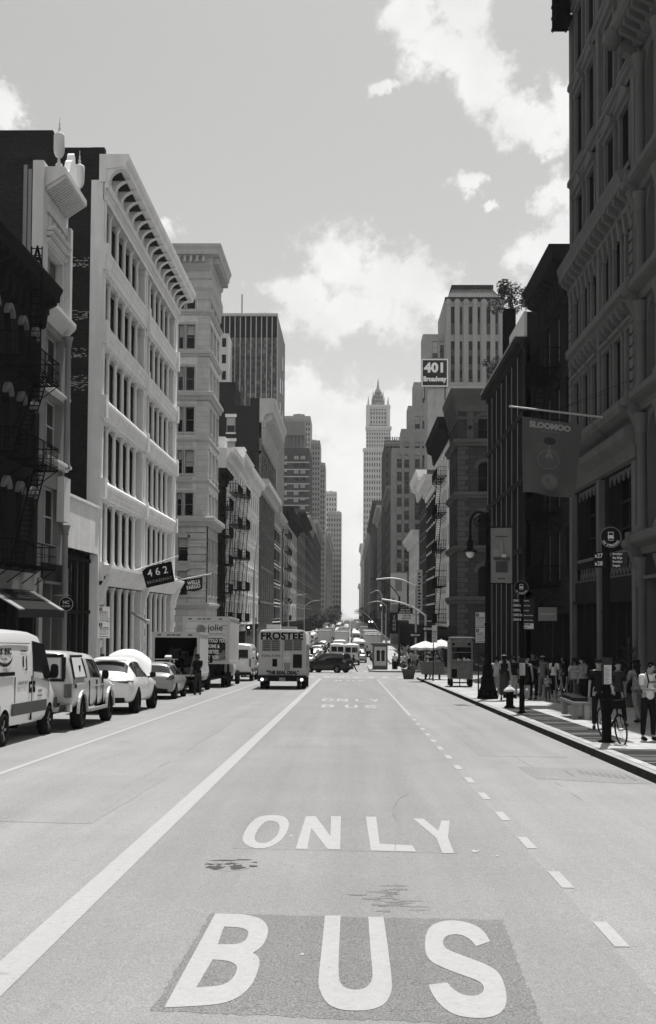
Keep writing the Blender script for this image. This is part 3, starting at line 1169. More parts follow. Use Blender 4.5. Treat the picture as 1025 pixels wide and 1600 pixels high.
# ---------- tall narrow iron front with the ribbed hood and two urns
def urn_building():
  Y0, Y1 = 53.6, 58.4
  F = FL
  zb = gz(Y1)
  zt = zat(88, 250, 53.6)
  r = empty('iron_front_building', (XL, Y0, zb), 'tall narrow cream front with a ribbed hood and round columns beside the black building', 'building')
  z = lambda y: zat(70, y, 55.5)
  b = MB()                               # brick body behind the thin front
  zbk = zat(20, 249, 53.7)
  shell(b, XL - 17, XL - .5, Y0 + .02, Y1 - .01, zb - 1, zbk, 'n', 0, 1)
  b.face([(XL - 17, Y0 + .02, zb - 1), (XL - .5, Y0 + .02, zb - 1), (XL - .5, Y0 + .02, zbk), (XL - 17, Y0 + .02, zbk)], 0)
  b.build('wall', ['brick_dark', 'roof'], r)
  b = MB()
  FN = Fr((XL - .5, Y0 + .02), (0, -1, 0))
  for x0, x1, t in ((-.42, -.25, 0.0), (-.2, -.04, .2)):
    b.fbox(FN, x0, x1, zat(40, 470, 53.6), zbk - .3 - t, 0, .05)
  b.build('flashing_strip', 'cream_low', r)
  # the front: thin box with openings
  win = [(54.6, 57.5, z(478) + .2, z(395)), (54.6, 57.5, z(600), z(520)), (54.6, 57.5, z(700), z(622)), (54.6, 57.5, z(850), z(760))]
  b = MB()
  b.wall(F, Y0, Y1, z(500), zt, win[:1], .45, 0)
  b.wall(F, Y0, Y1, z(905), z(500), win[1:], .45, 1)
  b.face([(XL - .5, Y0, z(905)), (XL, Y0, z(905)), (XL, Y0, zt), (XL - .5, Y0, zt)], 0)
  b.face([(XL - .5, Y1, z(905)), (XL, Y1, z(905)), (XL, Y1, zt), (XL - .5, Y1, zt)], 0)
  b.face([F(Y0, zt, -.5), F(Y1, zt, -.5), F(Y1, zt, 0), F(Y0, zt, 0)], 0)
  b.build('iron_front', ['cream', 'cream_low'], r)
  for a, c, e, f in win:
    window(r, F, (a + c) / 2, e, c - a, f - e, 2, 2, 'frame_lt', 'glass_dk', d=-.3)
  b = MB()                               # ribbed hood: slopes up and out
  zi, zo = zat(75, 305, 55.8), zat(105, 292, 56)
  zi = zat(80, 318, 56.2)
  zo = zi + .6
  b.prof(F, Y0 + .3, Y1 - .1, [(0, zi), (.95, zo), (.95, zo + .28), (.85, zo + .34), (0, zo + .34)])
  n = 16
  for k in range(n):
    u = Y0 + .4 + (Y1 - .7 - Y0) * k / n
    b.prof(F, u, u + .13, [(.05, zi - .16), (.93, zo - .16), (.95, zo + .02), (.05, zi + .05)])
  b.build('hood', 'cream', r)
  b = MB()
  for yy, hh, pp in ((390, .22, .18), (380, .2, .3), (372, .2, .4)):
    ledge(b, F, 54.3, 57.8, z(yy), hh, pp)
  b.fbox(F, 54.2, 57.9, z(345), z(340) + .2, -.02, .12)
  for k in range(4):
    b.fbox(F, 54.5 + k * .85, 55.0 + k * .85, z(362), z(348), -.02, .07)
  b.prof(F, Y0 + .05, Y1 - .02, [(0, z(508)), (.45, z(494)), (.5, z(490)), (.5, z(484)), (0, z(478))])
  ledge(b, F, Y0 + .1, Y1 - .05, z(615), .25, .3)
  ledge(b, F, Y0 + .1, Y1 - .05, z(727), .3, .4)
  b.fbox(F, 57.1, 58.35, z(810), z(738), -.02, .34)
  b.fbox(F, 57.95, 58.38, z(492), z(330), -.02, .26)
  b.build('window_trim', 'cream', r)
  for y0, y1 in ((724, 510), (1010, 815)):
    b = MB()
    za, zc = z(y0) if y0 < 1000 else zb, z(y1)
    b.lathe((XL + .28, 57.7, 0), [(.2, za), (.2, za + .2), (.155, za + .3), (.15, (za + zc) / 2), (.17, (za + zc) / 2 + .03), (.15, (za + zc) / 2 + .08), (.14, zc - .5), (.2, zc - .45), (.15, zc - .4), (.22, zc - .1), (.26, zc), ], 14)
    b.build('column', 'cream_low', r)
  b = MB()
  b.fbox(F, 53.7, 54.3, zb, z(905), -.3, .1)
  b.fbox(F, 58.0, 58.4, zb, z(905), -.3, .1)
  b.build('pier', 'cream_low', r)
  shopfront(r, F, 54.3, 58.0, zb, z(880), 'cream_dk', 'dark', bays=2, glass='glass_dk')
  # party wall scrawl: big block letter
  text('A', 1.35, 'black', r, (XL - .22, Y0 - .012, zat(48, 402, 53.6)), (R(90), 0, 0), bold=.03, name='painted_letter', sx=.55)
  text('V', 1.2, 'black', r, (XL - .85, Y0 + .005, zat(30, 408, 53.6)), (R(90), 0, 0), bold=.03, name='painted_letter', sx=.55)
  # crest between the urns
  b = MB()
  zc = zo + .34
  pts = [(54.9, zc), (57.4, zc), (57.0, zc + .35), (56.7, zc + .9), (56.4, zc + 1.1), (56.35, zc + 1.35), (56.15, zc + 1.5), (55.95, zc + 1.35), (55.9, zc + 1.1), (55.6, zc + .9), (55.3, zc + .35)]
  b.prism([F(a, c, .5) for a, c in pts], F.N * .3)
  b.build('crest', 'white_wall', r)
  for u, d in ((54.2, .55), (58.1, .6)):
    b = MB()
    b.lathe((XL + d, u, zc), [(.16, 0), (.16, .2), (.07, .3), (.06, .5), (.16, .58), (.24, .75), (.26, .95), (.26, 1.55), (.22, 1.66), (.1, 1.72), (.04, 1.8), (.07, 1.9), (.03, 2.0), (.045, 2.1), (.015, 2.2), (.015, 2.42)], 14)
    b.build('urn', 'cream', r)


urn_building()


# ---------- low shop
def low_shop():
  Y0, Y1 = 58.5, 66.7
  F = FL
  z = lambda y: zat(125, y, 62.5)
  zb = gz(Y1)
  r = empty('low_shop', (XL, Y0, zb), 'low white brick shop with a dark recessed storefront under a high dark brick wall', 'building')
  zt, zs = z(795), z(868)
  zs = zat(95, 850, 58.6) - .1
  zt = zat(95, 772, 58.6)
  b = MB()
  b.wall(F, Y0, Y1, zs, zt, (), .2, 0)
  shell(b, XL - 14, XL, Y0, Y1, zb - 1, zt - .02, 'e', 0, 1)
  b.build('wall', ['brick_white', 'roof'], r)
  b = MB()
  b.fbox(F, Y0, Y1, zt, zt + .14, -.25, .08)
  b.fbox(F, Y0 + .01, Y0 + .32, zb, zs, -.5, .05)
  b.fbox(F, Y1 - .3, Y1 - .01, zb, zs, -.5, .05)
  b.build('coping', 'white_wall', r)
  b = MB()
  d = -.55
  b.face([F(Y0, zb, d), F(Y1, zb, d), F(Y1, zs, d), F(Y0, zs, d)], 1)
  for k in range(6):
    u = Y0 + .4 + k * 1.45
    b.fbox(F, u, u + .14, zb, zs, d, d + .14, 0)
  for v in (zs - .5, (zb + zs) / 2 + .35, zb + .5):
    b.fbox(F, Y0 + .33, Y1 - .31, v, v + .2, d, d + .2, 0)
  for k in range(3):
    u = Y0 + 1.3 + k * 1.8
    b.fbox(F, u, u + .5, (zb + zs) / 2 + 1.0, zs - 1.0, d + .01, d + .03, 2)
  b.build('shopfront', ['black_paint', 'glass_dk', 'grey'], r)
  return zs


low_shop()


# ---------- the white columned building
def white_columns():
  Y0, Y1 = 66.8, 95.6
  F = FL
  zb = gz(Y1)
  z = lambda y: zat(166, y, 68.4)
  r = empty('cast_iron_building', (XL, Y0, zb), 'white cast iron building with tiers of round columns and a bracketed cornice, on the left', 'building')
  ztop = zat(191, 241, Y0)
  dp = .75
  b = MB()
  shell(b, XL - 24, XL - dp, Y0 + .03, Y1 - .01, zb - 1, ztop - .1, 'n', 0, 1)
  zst = zat(120, 230, Y0)
  # north party wall, stepped parapet
  zl = zat(40, 203, Y0)
  xs = atY(82, 230, Y0).x
  xe = atY(163, 250, Y0).x
  zp = zat(155, 281, Y0)
  b.face([(XL - 24, Y0 + .03, zb - 1), (xs, Y0 + .03, zb - 1), (xs, Y0 + .03, zl), (XL - 24, Y0 + .03, zl)], 0)
  b.face([(xs, Y0 + .03, zb - 1), (XL - dp, Y0 + .03, zb - 1), (XL - dp, Y0 + .03, zst), (xs, Y0 + .03, zst)], 0)
  b.box(XL - dp, xe, Y0 + .005, Y0 + .5, zp, zst, 0)
  b.box(XL - 24, xs, Y0 + .031, Y0 + 6, ztop - 3, zl - .001, 0)
  b.box(xs, XL - dp, Y0 + .031, Y0 + 4, ztop - 3, zst - .001, 0)
  b.build('party_wall', ['brick_dark', 'roof'], r)
  b = MB()                               # ghost bands of faded lettering on the brick
  FN = Fr((XL, Y0 + .03), (0, -1, 0))
  for y0, y1 in ((418, 402), (500, 485), (610, 586), (560, 545)):
    for i in range(46):
      uu = rnd.uniform(-2.45, -.85)
      v = rnd.uniform(zat(120, y0, Y0), zat(120, y1, Y0))
      ww = rnd.uniform(.06, .22)
      b.fbox(FN, uu - ww / 2, uu + ww / 2, v, v + .05, 0, .004 + i * .0001)
  b.build('faded_paint', 'brick_grey', r)
  b = MB()                               # piers and flat iron return
  piers = [(Y0, 67.5), (80.95, 81.5), (94.5, Y1)]
  for a, c in piers:
    b.fbox(F, a, c, zb - .5, z(300), -dp, 0)
    if a == Y0:
      b.fbox(F, a, a + .6, z(300) + .001, zp - .001, -dp, -.31)
    b.fbox(F, a + .12, c - .12, zb, z(320), 0.0, .05)
  b.build('pier', 'white_iron', r)
  tiers = [(395, 327), (512, 437), (626, 547), (753, 662), (881, 784)]
  bays = [(67.5, 80.95), (81.5, 94.5)]
  b = MB()
  tz = [(z(a), z(c)) for a, c in tiers]
  for i, (lo, hi) in enumerate(tz):
    nxt = tz[i + 1][1] if i + 1 < len(tz) else z(912)
    for a, c in bays:
      b.fbox(F, a, c, nxt + .001, lo, -dp, -.02)
    # moulded spandrel running across everything
    H = lo - nxt
    b.prof(F, Y0 - .02, Y1 + .05, [(-.05, nxt + H * .10), (.08, nxt + H * .12), (.10, nxt + H * .38), (.14, nxt + H * .42), (.14, nxt + H * .52), (.20, nxt + H * .66), (.24, nxt + H * .70),
                    (.24, nxt + H * .82), (.14, nxt + H * .92), (-.05, lo + .02)])
    for a, c in piers:
      m = (a + c) / 2
      b.fbox(F, m - .3, m + .3, nxt + H * .1, nxt + H * 1.06, -.02, .29)
  b.build('spandrel', 'white_iron', r)
  b = MB()
  a0, a1 = z(327), z(300)
  b.fbox(F, Y0 + .02, Y1, a0, a1 + .3, -dp, -.01)
  b.prof(F, Y0, Y1 + .1, [(-.05, a0), (.1, a0), (.14, a0 + .22), (.05, a0 + .24), (.05, a1 - .35), (.2, a1 - .3), (.25, a1), (-.05, a1)])
  n = 84
  for k in range(n):
    u = Y0 + .3 + (Y1 - Y0 - .5) * k / n
    b.fbox(F, u, u + .17, a0 + .28, a1 - .38, .04, .13)
  b.build('frieze', 'white_iron', r)
  b = MB()                               # great coved cornice on scrolled brackets
  P = 1.4
  b.prof(F, Y0 - .05, Y1 + .6, [(-.3, a1), (.1, a1), (.12, ztop - .85), (P - .2, ztop - .75), (P - .18, ztop - .5), (P - .05, ztop - .38), (P, ztop - .1), (P, ztop), (-.3, ztop)])
  nb = 16
  for k in range(nb + 1):
    u = Y0 + .25 + (Y1 - Y0 - .5) * k / nb
    hgt = ztop - .8 - a1
    pts = [(.05, a1 - .1)]
    for i in range(9):
      t = i / 8
      ang = t * PI / 2
      pts.append((.28 + (P - .5) * (1 - math.cos(ang)), a1 + .1 + (hgt - .12) * math.sin(ang)))
    pts += [(P - .2, ztop - .76), (.05, ztop - .76)]
    b.prof(F, u - .24, u + .24, pts)
    b.prof(F, u - .30, u + .30, [(P - .5, ztop - .86), (P - .19, ztop - .86), (P - .19, ztop - .74), (P - .5, ztop - .74)])
  b.build('cornice', 'white_iron', r)
  for k in range(nb):  # attic openings plus painted shade: dark back and soffit panels between brackets
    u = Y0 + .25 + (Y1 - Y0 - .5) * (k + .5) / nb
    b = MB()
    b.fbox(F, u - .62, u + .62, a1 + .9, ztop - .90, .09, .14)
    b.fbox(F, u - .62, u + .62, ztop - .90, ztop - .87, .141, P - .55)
    b.build('attic_vent_shade', 'dark', r)
  # windows and columns
  colm = None
  for fi, (lo, hi) in enumerate(tz + [(zb + .05, z(917))]):
    ground = fi == len(tz)
    H = hi - lo
    for a, c in bays:
      W_ = c - a
      gap = W_ / 6
      for k in range(6):
        uc = a + gap * (k + .5)
        window(r, F, uc, lo + (.6 if ground else .25), gap - .16, H - (.7 if ground else .3), 1, 2, 'frame_dk', 'glass_dk', .07, .1, -.6, shade=rnd.choice((0, 0, 0, .3)))
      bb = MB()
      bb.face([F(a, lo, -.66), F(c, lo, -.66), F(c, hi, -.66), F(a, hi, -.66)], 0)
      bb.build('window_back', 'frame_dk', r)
      # pilaster closing the bay
      pb = MB()
      pb.fbox(F, c - .42, c - .002, lo, hi, -.5, -.03)
      pb.fbox(F, c - .48, c - .001, lo, lo + .3, -.5, .03)
      pb.fbox(F, c - .48, c - .001, hi - .4, hi, -.5, .03)
      pb.build('pilaster', 'white_iron', r)
      for k in range(1, 6):
        uc = a + gap * k - .25
        key = ('col', fi)
        if key not in _wc:
          cb = MB()
          rr = .135 if not ground else .16
          cp = .36
          cb.lathe((0, 0, 0), [(rr * 1.45, .0), (rr * 1.45, .10), (rr * 1.2, .14), (rr * 1.3, .2), (rr * 1.02, .27), (rr, .3), (rr * .98, H * .5), (rr * .86, H - cp - .02), (rr * 1.05, H - cp), (rr * .9, H - cp + .05),
                     (rr * 1.15, H - cp * .7), (rr * 1.0, H - cp * .55), (rr * 1.4, H - cp * .35), (rr * 1.15, H - cp * .25), (rr * 1.6, H - .06), (rr * 1.6, H)], 14)
          if not ground:
            for q in range(8):
              t = q * PI / 4
              for hh, ro in ((H - cp * .62, 1.25), (H - cp * .3, 1.6)):
                x, y = rr * ro * math.cos(t), rr * ro * math.sin(t)
                cb.lathe((x * .9, y * .9, hh - .05), [(.01, 0), (.05, .03), (.055, .07), (.01, .1)], 5)
            cb.box(-.03, .03, -.02, .04, H, H + .24)
          cb.box(-rr * 1.6, rr * 1.6, -rr * 1.5, rr * 1.5, 0.001, .07)
          _wc[key] = cb.mesh('column', 'white_iron')
        o = bpy.data.objects.new('column', _wc[key])
        COL.objects.link(o)
        o.parent = r
        o.location = Vector(F(uc, lo, -.24)) - r.location
  b = MB()                               # canopy over the shopfront with a sloping soffit
  zc0, zc1 = z(915), z(884)
  b.prof(F, Y0 + .1, Y1 + .9, [(-.1, zc0), (.12, zc0), (.62, zc1 - .32), (.70, zc1 - .2), (.70, zc1 - .02), (-.1, zc1 + .02)])
  for k in range(30):
    u = Y0 + .3 + k * .97
    b.prof(F, u, u + .06, [(.10, zc0 - .05), (.61, zc1 - .36), (.61, zc1 - .3), (.10, zc0 + .05)])
  for a, c in piers:
    m = (a + c) / 2
    b.prof(F, m - .25, m + .25, [(0, zc0 - 1.2), (.2, zc0 - 1.0), (.24, zc0 - .5), (.55, zc0 + .3), (.55, zc0 + .5), (0, zc0 + .5)])
  b.build('canopy', 'white_iron', r)
  b = MB()
  for a, c in piers:
    zz = zb + .1
    while zz < zc0 - 1.4:
      b.fbox(F, a - .01, c + .01, zz, zz + .42, -.1, .12)
      zz += .95
  b.build('quoin', 'white_iron', r)


white_columns()


# ---------- corner building in pale stone beyond the crossing
def corner_stone():
  Y0, Y1 = 117.0, 126.3
  X0 = XL - 17
  zb = gz(Y0)
  z = lambda y: zat(320, y, Y0)
  r = empty('corner_building', (XL, Y0, zb), 'pale stone corner building with a deep cornice beyond the white columned block', 'building')
  FN = Fr((XL, Y0), (0, -1, 0))
  F = FL
  rows = [(483, 440), (545, 507), (610, 573), (675, 636), (740, 703), (806, 770), (877, 840), (930, 892)]
  zt = z(386)
  px2u = lambda x: (x - 322) / 1850 * Y0
  hn, hf = [], []
  for i, (a, c) in enumerate(rows):
    lo, hi = z(a), z(c)
    for k in range(4):
      o = -4.4 * k
      if i >= 6:
        hn.append((px2u(276) + o, px2u(294) + o, lo, hi))
      else:
        hn.append((px2u(273.5) + o, px2u(281.5) + o, lo, hi))
        hn.append((px2u(285.5) + o, px2u(299.5) + o, lo, hi))
    for k in range(3):
      uc = Y0 + 1.7 + 2.95 * k
      hf.append((uc - .85, uc + .85, lo, hi))
  b = MB()
  zl = z(812)
  hu, hl_ = [h for h in hn if h[2] > zl], [h for h in hn if h[2] < zl]
  b.wall(FN, -17, 0, zl, zt - 1, hu, .35, 2)
  b.wall(FN, -17, 0, zb - 1, zl, hl_, .35, 0)
  b.wall(F, Y0, Y1, zl, zt - 1, [h for h in hf if h[2] > zl], .35, 2)
  b.wall(F, Y0, Y1, zb - 1, zl, [h for h in hf if h[2] < zl], .35, 0)
  shell(b, X0, XL, Y0, Y1, zb - 1, zt - .3, 'en', 0, 1)
  b.build('wall', ['stone', 'roof', 'buff'], r)
  for i, h in enumerate(hn):
    window(r, FN, (h[0] + h[1]) / 2, h[2], h[1] - h[0], h[3] - h[2], 1, 2, 'frame_md', rnd.choice(('glass', 'glass_dk')), .08, .1, -.25, shade=shade_pick())
  for h in hf:
    window(r, F, (h[0] + h[1]) / 2, h[2], h[1] - h[0], h[3] - h[2], 2, 2, 'frame_md', 'glass_dk', .08, .1, -.25)
  b = MB()
  def ring(zz, h, p):
    ledge(b, FN, -17, 0, zz, h, p, m1=1.0)
    ledge(b, F, Y0, Y1, zz, h, p, m0=-1.0)
  for y, h, p in ((492, .5, .32), (557, .55, .34), (625, .8, .5), (690, .3, .16), (755, .3, .16), (822, .9, .8), (950, .5, .3), (438, .3, .2)):
    ring(z(y), h, p)
  for i, (a, c) in enumerate(rows):
    for fr, hl in ((FN, [h for h in hn if abs(h[2] - z(a)) < .01]), (F, [h for h in hf if abs(h[2] - z(a)) < .01])):
      for h in hl:
        b.fbox(fr, h[0] - .14, h[1] + .14, h[2] - .2, h[2] - .004, -.05, .14)
        b.fbox(fr, h[0] - .1, h[1] + .1, h[3] + .004, h[3] + .25, -.05, .1)
        b.fbox(fr, h[0] - .16, h[0] - .004, h[2], h[3], -.05, .06)
        b.fbox(fr, h[1] + .004, h[1] + .16, h[2], h[3], -.05, .06)
  for y0, y1 in ((700, 684), (766, 746)):
    for k in range(4):
      o = -4.4 * k
      b.fbox(FN, px2u(274) + o, px2u(298) + o, z(y0) + .25, z(y1), -.02, .05)
  b.build('ledge', 'stone_trim', r)
  b = MB()                               # corner pilasters
  b.fbox(FN, -1.15, -.02, z(806), z(470), -.02, .05)
  b.fbox(F, Y0 + .02, Y0 + .6, z(806), z(470), -.02, .05)
  zz = z(945)
  while zz < z(826):                     # rusticated base
    b.fbox(FN, -1.9, .1, zz, zz + .62, -.02, .10)
    b.fbox(F, Y0 - .1, Y0 + .5, zz, zz + .62, -.02, .10)
    zz += .72
  b.build('corner_pier', 'stone', r)
  b = MB()
  def fr2(pts):
    b.prof(FN, -17, 0, pts, m1=1.0)
    b.prof(F, Y0, Y1 + .3, pts, m0=-1.0)
  fr2([(-.05, z(470)), (.12, z(468)), (.15, z(455)), (.3, z(450)), (.32, z(440)), (.1, z(438)), (.1, z(418)), (.3, z(414)), (.34, z(404)), (.95, z(401)), (1.0, z(394)), (1.15, z(390)), (1.2, zt), (-.05, zt)])
  k = -16.8
  while k < -.1:
    b.fbox(FN, k, k + .24, z(412), z(403), .3, .85)
    k += .62
  k = Y0
  while k < Y1:
    b.fbox(F, k, k + .24, z(412), z(403), .3, .9)
    k += .62
  k = -16.8
  while k < .1:
    b.fbox(FN, k, k + .12, z(424), z(419), .09, .2)
    k += .24
  b.build('cornice', 'stone_trim', r)
  b = MB()
  b.lathe((XL - 3.5, Y0 + 1, zt), [(.16, -.3), (.16, .35), (.22, .36), (.22, .5)], 8)
  b.build('vent_pipe', 'black', r)


corner_stone()

# ---------- row beyond the corner building (left)
row_building('walkup_building', 'narrow black walk-up with fire escape and window air conditioners behind the pale corner building', -1, 126.4, 134.5, zat(345, 732, 127), 5, 3, 'brick_black', 'black_paint',
       (1.1, 1.9), corn=(.9, 1.2), fe=(.2, .8), back=-.0)
row_building('row_building', 'pale plastered row house with small fire escapes, white roof bulkhead above', -1, 134.6, 147, zat(355, 702, 136), 5, 4, 'cream', 'white_wall', (1.1, 2.0), corn=(1.0, 1.4), sidem='cream',
       fe=(.25, .75), shop=('dark', 'grey'), mod=.8, band=True)
row_building('row_building', 'white walk-up with black fire escape balconies on every storey, left row', -1, 147.1, 160, zat(370, 712, 150), 5, 4, 'white_wall', 'white_wall', (1.1, 2.0), corn=(1.1, 1.5),
       fe=(.1, .6), shop=('dark', 'pale'), mod=.9, band=True, pil=True)
row_building('row_building', 'ornate white front with stepped carved gable before the dark brick wall', -1, 160.1, 181.8, zat(390, 742, 168), 5, 6, 'white_wall', 'white_wall', (1.2, 2.1), corn=(1.1, 1.6),
       shop=('grey', 'dark'), mod=.9, arch=True, pil=True, band=True)
for nm, lb, Y, xx, x2, za, zc in (('roof_bulkhead', 'white square bulkhead on the roof left of the brick wall', 141, 336, 351, 702, 684), ('roof_bulkhead', 'bright white roof box standing over the pale row', 152, 364, 381, 722, 700)):
  b = MB()
  a, c = atY(xx, za, Y), atY(x2, zc, Y)
  b.box(a.x, c.x, Y, Y + 3, a.z - .6, c.z)
  b.box(a.x - .1, c.x + .1, Y - .1, Y + 3.1, c.z + .002, c.z + .12)
  b.build(nm, 'white', label=lb, cat='bulkhead')


def brick_gable():
  Y0, Y1 = 182, 215
  zb = gz(Y0)
  r = empty('loft_building', (XL, Y0, zb), 'dark brick loft with lone windows in its blank side and a pale pilastered front', 'building')
  z = lambda y: zat(400, y, Y0)
  FN = Fr((XL, Y0), (0, -1, 0))
  zt = z(634)
  X = lambda px: (px - 407) / 1850 * Y0
  holes = [(X(355), X(369), z(676), z(652)), (X(355), X(369), z(715), z(690))]
  b = MB()
  b.wall(FN, -26, 0, zb, zt, holes, .25, 0)
  shell(b, XL - 26, XL - .01, Y0, Y1, zb, zt - .01, 'n', 1, 2)
  a = X(368)
  b.box(XL - 26, XL + a, Y0 + .003, Y0 + 9, zt - 1, z(597), 0)
  b.box(XL + X(392), XL - .001, Y0 + .002, Y0 + 4, zt - 1, z(622), 0)
  b.build('wall', ['brick_dark', 'stone_mid', 'roof'], r)
  b = MB()
  for h in holes:
    b.fbox(FN, h[0] - .2, h[1] + .2, h[3] + .004, h[3] + .5, -.05, .08)
    b.fbox(FN, h[0] - .1, h[1] + .1, h[2] - .2, h[2] - .004, -.05, .08)
  b.build('lintel', 'white_wall', r)
  for h in holes:
    window(r, FN, (h[0] + h[1]) / 2, h[2], h[1] - h[0], h[3] - h[2], 1, 2, 'frame_lt', 'glass', .1, .1, -.15, shade=.5)
  F = FL
  hs = []
  n = 7
  ys = [(700, 655), (760, 712), (820, 772), (880, 832), (935, 892)]
  for a_, c_ in ys:
    for k in range(n):
      uc = Y0 + 2 + k * 4.6
      hs.append((uc - 1.2, uc + 1.2, z(a_), z(c_)))
  b = MB()
  b.wall(F, Y0, Y1, zb, z(640), hs, .1, 0)
  for k in range(n + 1):
    uc = Y0 + k * 4.6 - .3
    b.fbox(F, max(Y0, uc - .5), uc + .6, zb + 5, z(660), -.02, .35)
  for a_, c_ in ys:
    ledge(b, F, Y0, Y1, z(a_) - .9, .5, .4)
  b.build('front', 'stone_mid', r)
  for h in hs:
    window(r, F, (h[0] + h[1]) / 2, h[2], h[1] - h[0], h[3] - h[2], 2, 2, 'frame_dk', 'glass_dim', .1, .06, -.06)
  b = MB()
  cornice(b, F, Y0, Y1, z(622), 6.2, 2.4, 0, .9, mod=1.6)
  b.build('cornice', 'stone_trim', r)
  b = MB()
  ledge(b, F, Y0, Y1, z(770), 2.2, 1.6)
  b.build('balcony_ledge', 'stone_trim', r)


brick_gable()


def tower(name, label, X0, X1, Y0, Y1, z1, wall, cols, rows, wf=(.5, .6), zlo=None, side='w', mats=None, glass='glass_dk', cat='tower', sidecols=0, parts=False, litp=0.0, ledges=(), top=None):
  """block with a grid of windows on the face towards the crossing and on the street side (side names the street face)"""
  zb = gz(Y0)
  r = empty(name, ((X0 + X1) / 2, Y0, zb), label, cat)
  FN = Fr((X0, Y0), (0, -1, 0))
  zl = zb + 6 if zlo is None else zlo
  b = MB()
  W_, Hh = X1 - X0, z1 - zl
  holes = []
  for i in range(cols):
    for k in range(rows):
      uc, vc = W_ * (i + .5) / cols, zl + Hh * (k + .45) / rows
      holes.append((uc - W_ / cols * wf[0] / 2, uc + W_ / cols * wf[0] / 2, vc - Hh / rows * wf[1] / 2, vc + Hh / rows * wf[1] / 2))
  b.wall(FN, 0, W_, zb - 1, z1, holes, .35, 0)
  if not parts:
    for h in holes:
      mi = 2 if rnd.random() > litp else 3
      b.face([FN(h[0], h[2], -.3), FN(h[1], h[2], -.3), FN(h[1], h[3], -.3), FN(h[0], h[3], -.3)], mi)
  sk = 'n'
  if sidecols:
    Fs = Fr((X1, 0), (1, 0, 0)) if side == 'e' else Fr((X0, 0), (-1, 0, 0))
    u0, u1 = (Y0, Y1) if side == 'e' else (-Y1, -Y0)
    hs = []
    for i in range(sidecols):
      for k in range(rows):
        uc, vc = u0 + (u1 - u0) * (i + .5) / sidecols, zl + Hh * (k + .45) / rows
        hw = (u1 - u0) / sidecols * wf[0] / 2
        hs.append((uc - hw, uc + hw, vc - Hh / rows * wf[1] / 2, vc + Hh / rows * wf[1] / 2))
    b.wall(Fs, u0, u1, zb - 1, z1, hs, .35, 0)
    for h in hs:
      b.face([Fs(h[0], h[2], -.3), Fs(h[1], h[2], -.3), Fs(h[1], h[3], -.3), Fs(h[0], h[3], -.3)], 2)
    sk += side
  shell(b, X0, X1, Y0, Y1, zb - 1, z1 - .01, sk, 0, 1)
  q = random.Random(int(X0 * 10) + int(z1))
  for k in range(4):                                # plant on the roof
    w = W_ * q.uniform(.06, .2)
    x = X0 + q.uniform(.05, .75) * W_
    y = Y0 + q.uniform(1, 5)
    b.box(x, x + w, y, y + w, z1 - .3, z1 + W_ * q.uniform(.03, .12), 0)
  b.build('wall', [wall, 'roof', glass, 'blind'], r)
  if parts:
    for h in holes[::-1][:100]:
      window(r, FN, (h[0] + h[1]) / 2, h[2], h[1] - h[0], h[3] - h[2], 1, 2, 'frame_dk', 'glass', .12, .1, -.18, shade=rnd.choice((0, 0, .3, .5)) if rnd.random() > litp else 1.0)
  if ledges:
    b = MB()
    for zz, h, p in ledges:
      ledge(b, FN, 0, W_, zz, h, p)
    b.build('ledge', wall, r)
  return r, FN, W_


# ---------- curtain wall slab, small pale block and residential towers (left, farther)
def curtain_slab():
  Y0, Y1 = 224, 250
  zb = gz(Y0)
  X1 = XL
  X0 = atY(300, 600, Y0).x
  z = lambda y: zat(430, y, Y0)
  r = empty('curtain_wall_tower', ((X0 + X1) / 2, Y0, zb), 'dark office slab with thin pale vertical mullions and a flat roof, left', 'tower')
  FN = Fr((X1, Y0), (0, -1, 0))
  W_ = X1 - X0
  zt = z(490)
  b = MB()
  shell(b, X0, X1, Y0 + .3, Y1, zb, zt - .1, '', 0, 1)
  b.build('wall', ['far_a', 'roof'], r)
  b = MB()
  b.face([FN(-W_, z(527), -.2), FN(0, z(527), -.2), FN(0, z(494), -.2), FN(-W_, z(494), -.2)], 0)
  b.build('top_louvre', 'glass_dk', r)
  b = MB()
  rows = 24
  z0, z1 = z(760), z(527)
  for k in range(rows):
    a = z0 + (z1 - z0) * k / rows
    h = (z1 - z0) / rows
    b.face([FN(-W_, a, -.22), FN(0, a, -.22), FN(0, a + h * .45, -.22), FN(-W_, a + h * .45, -.22)], 0)
    for i in range(45):
      u0 = -W_ + i * W_ / 45
      b.face([FN(u0, a + h * .45, -.22), FN(u0 + W_ / 45, a + h * .45, -.22), FN(u0 + W_ / 45, a + h, -.22), FN(u0, a + h, -.22)], rnd.choice((1, 1, 0, 2)) if k > 1 else 0)
  b.build('curtain_wall', ['tower_grey', 'far_b', 'far_a'], r)
  b = MB()
  n = 16
  for i in range(n + 1):
    u = -W_ + W_ * i / n
    b.fbox(FN, u - .08, u + .08, z0, zt, -.2, .06)
  b.fbox(FN, -W_, 0, zt - .5, zt, -.25, .3)
  b.build('mullion', 'frame_lt', r)
  b = MB()
  for y in (600, 640, 690):
    b.fbox(FL, Y0 + 8, Y0 + 10.5, z(y), z(y) + 3, -.05, .06)
    b.fbox(FL, Y0 + 16, Y0 + 18, z(y) + 6, z(y) + 9, -.05, .06)
  b.build('side_window', 'glass_dk', r)
  b = MB()
  a = atY(378, 490, Y0 + 2)
  b.tube([(a.x, Y0 + 2, a.z - .5), (a.x, Y0 + 2, zat(378, 460, Y0 + 2))], .12, 6)
  b.build('antenna', 'grey', r)
  b = MB()
  for i in range(9):
    x = atY(404 + i * 1.2, 488, Y0 + 4).x
    b.box(x - .1, x + .1, Y0 + 4, Y0 + 4.3, zt - .2, zt + rnd.uniform(.3, 1.3))
  b.build('roof_plant', 'steel_lt', r)


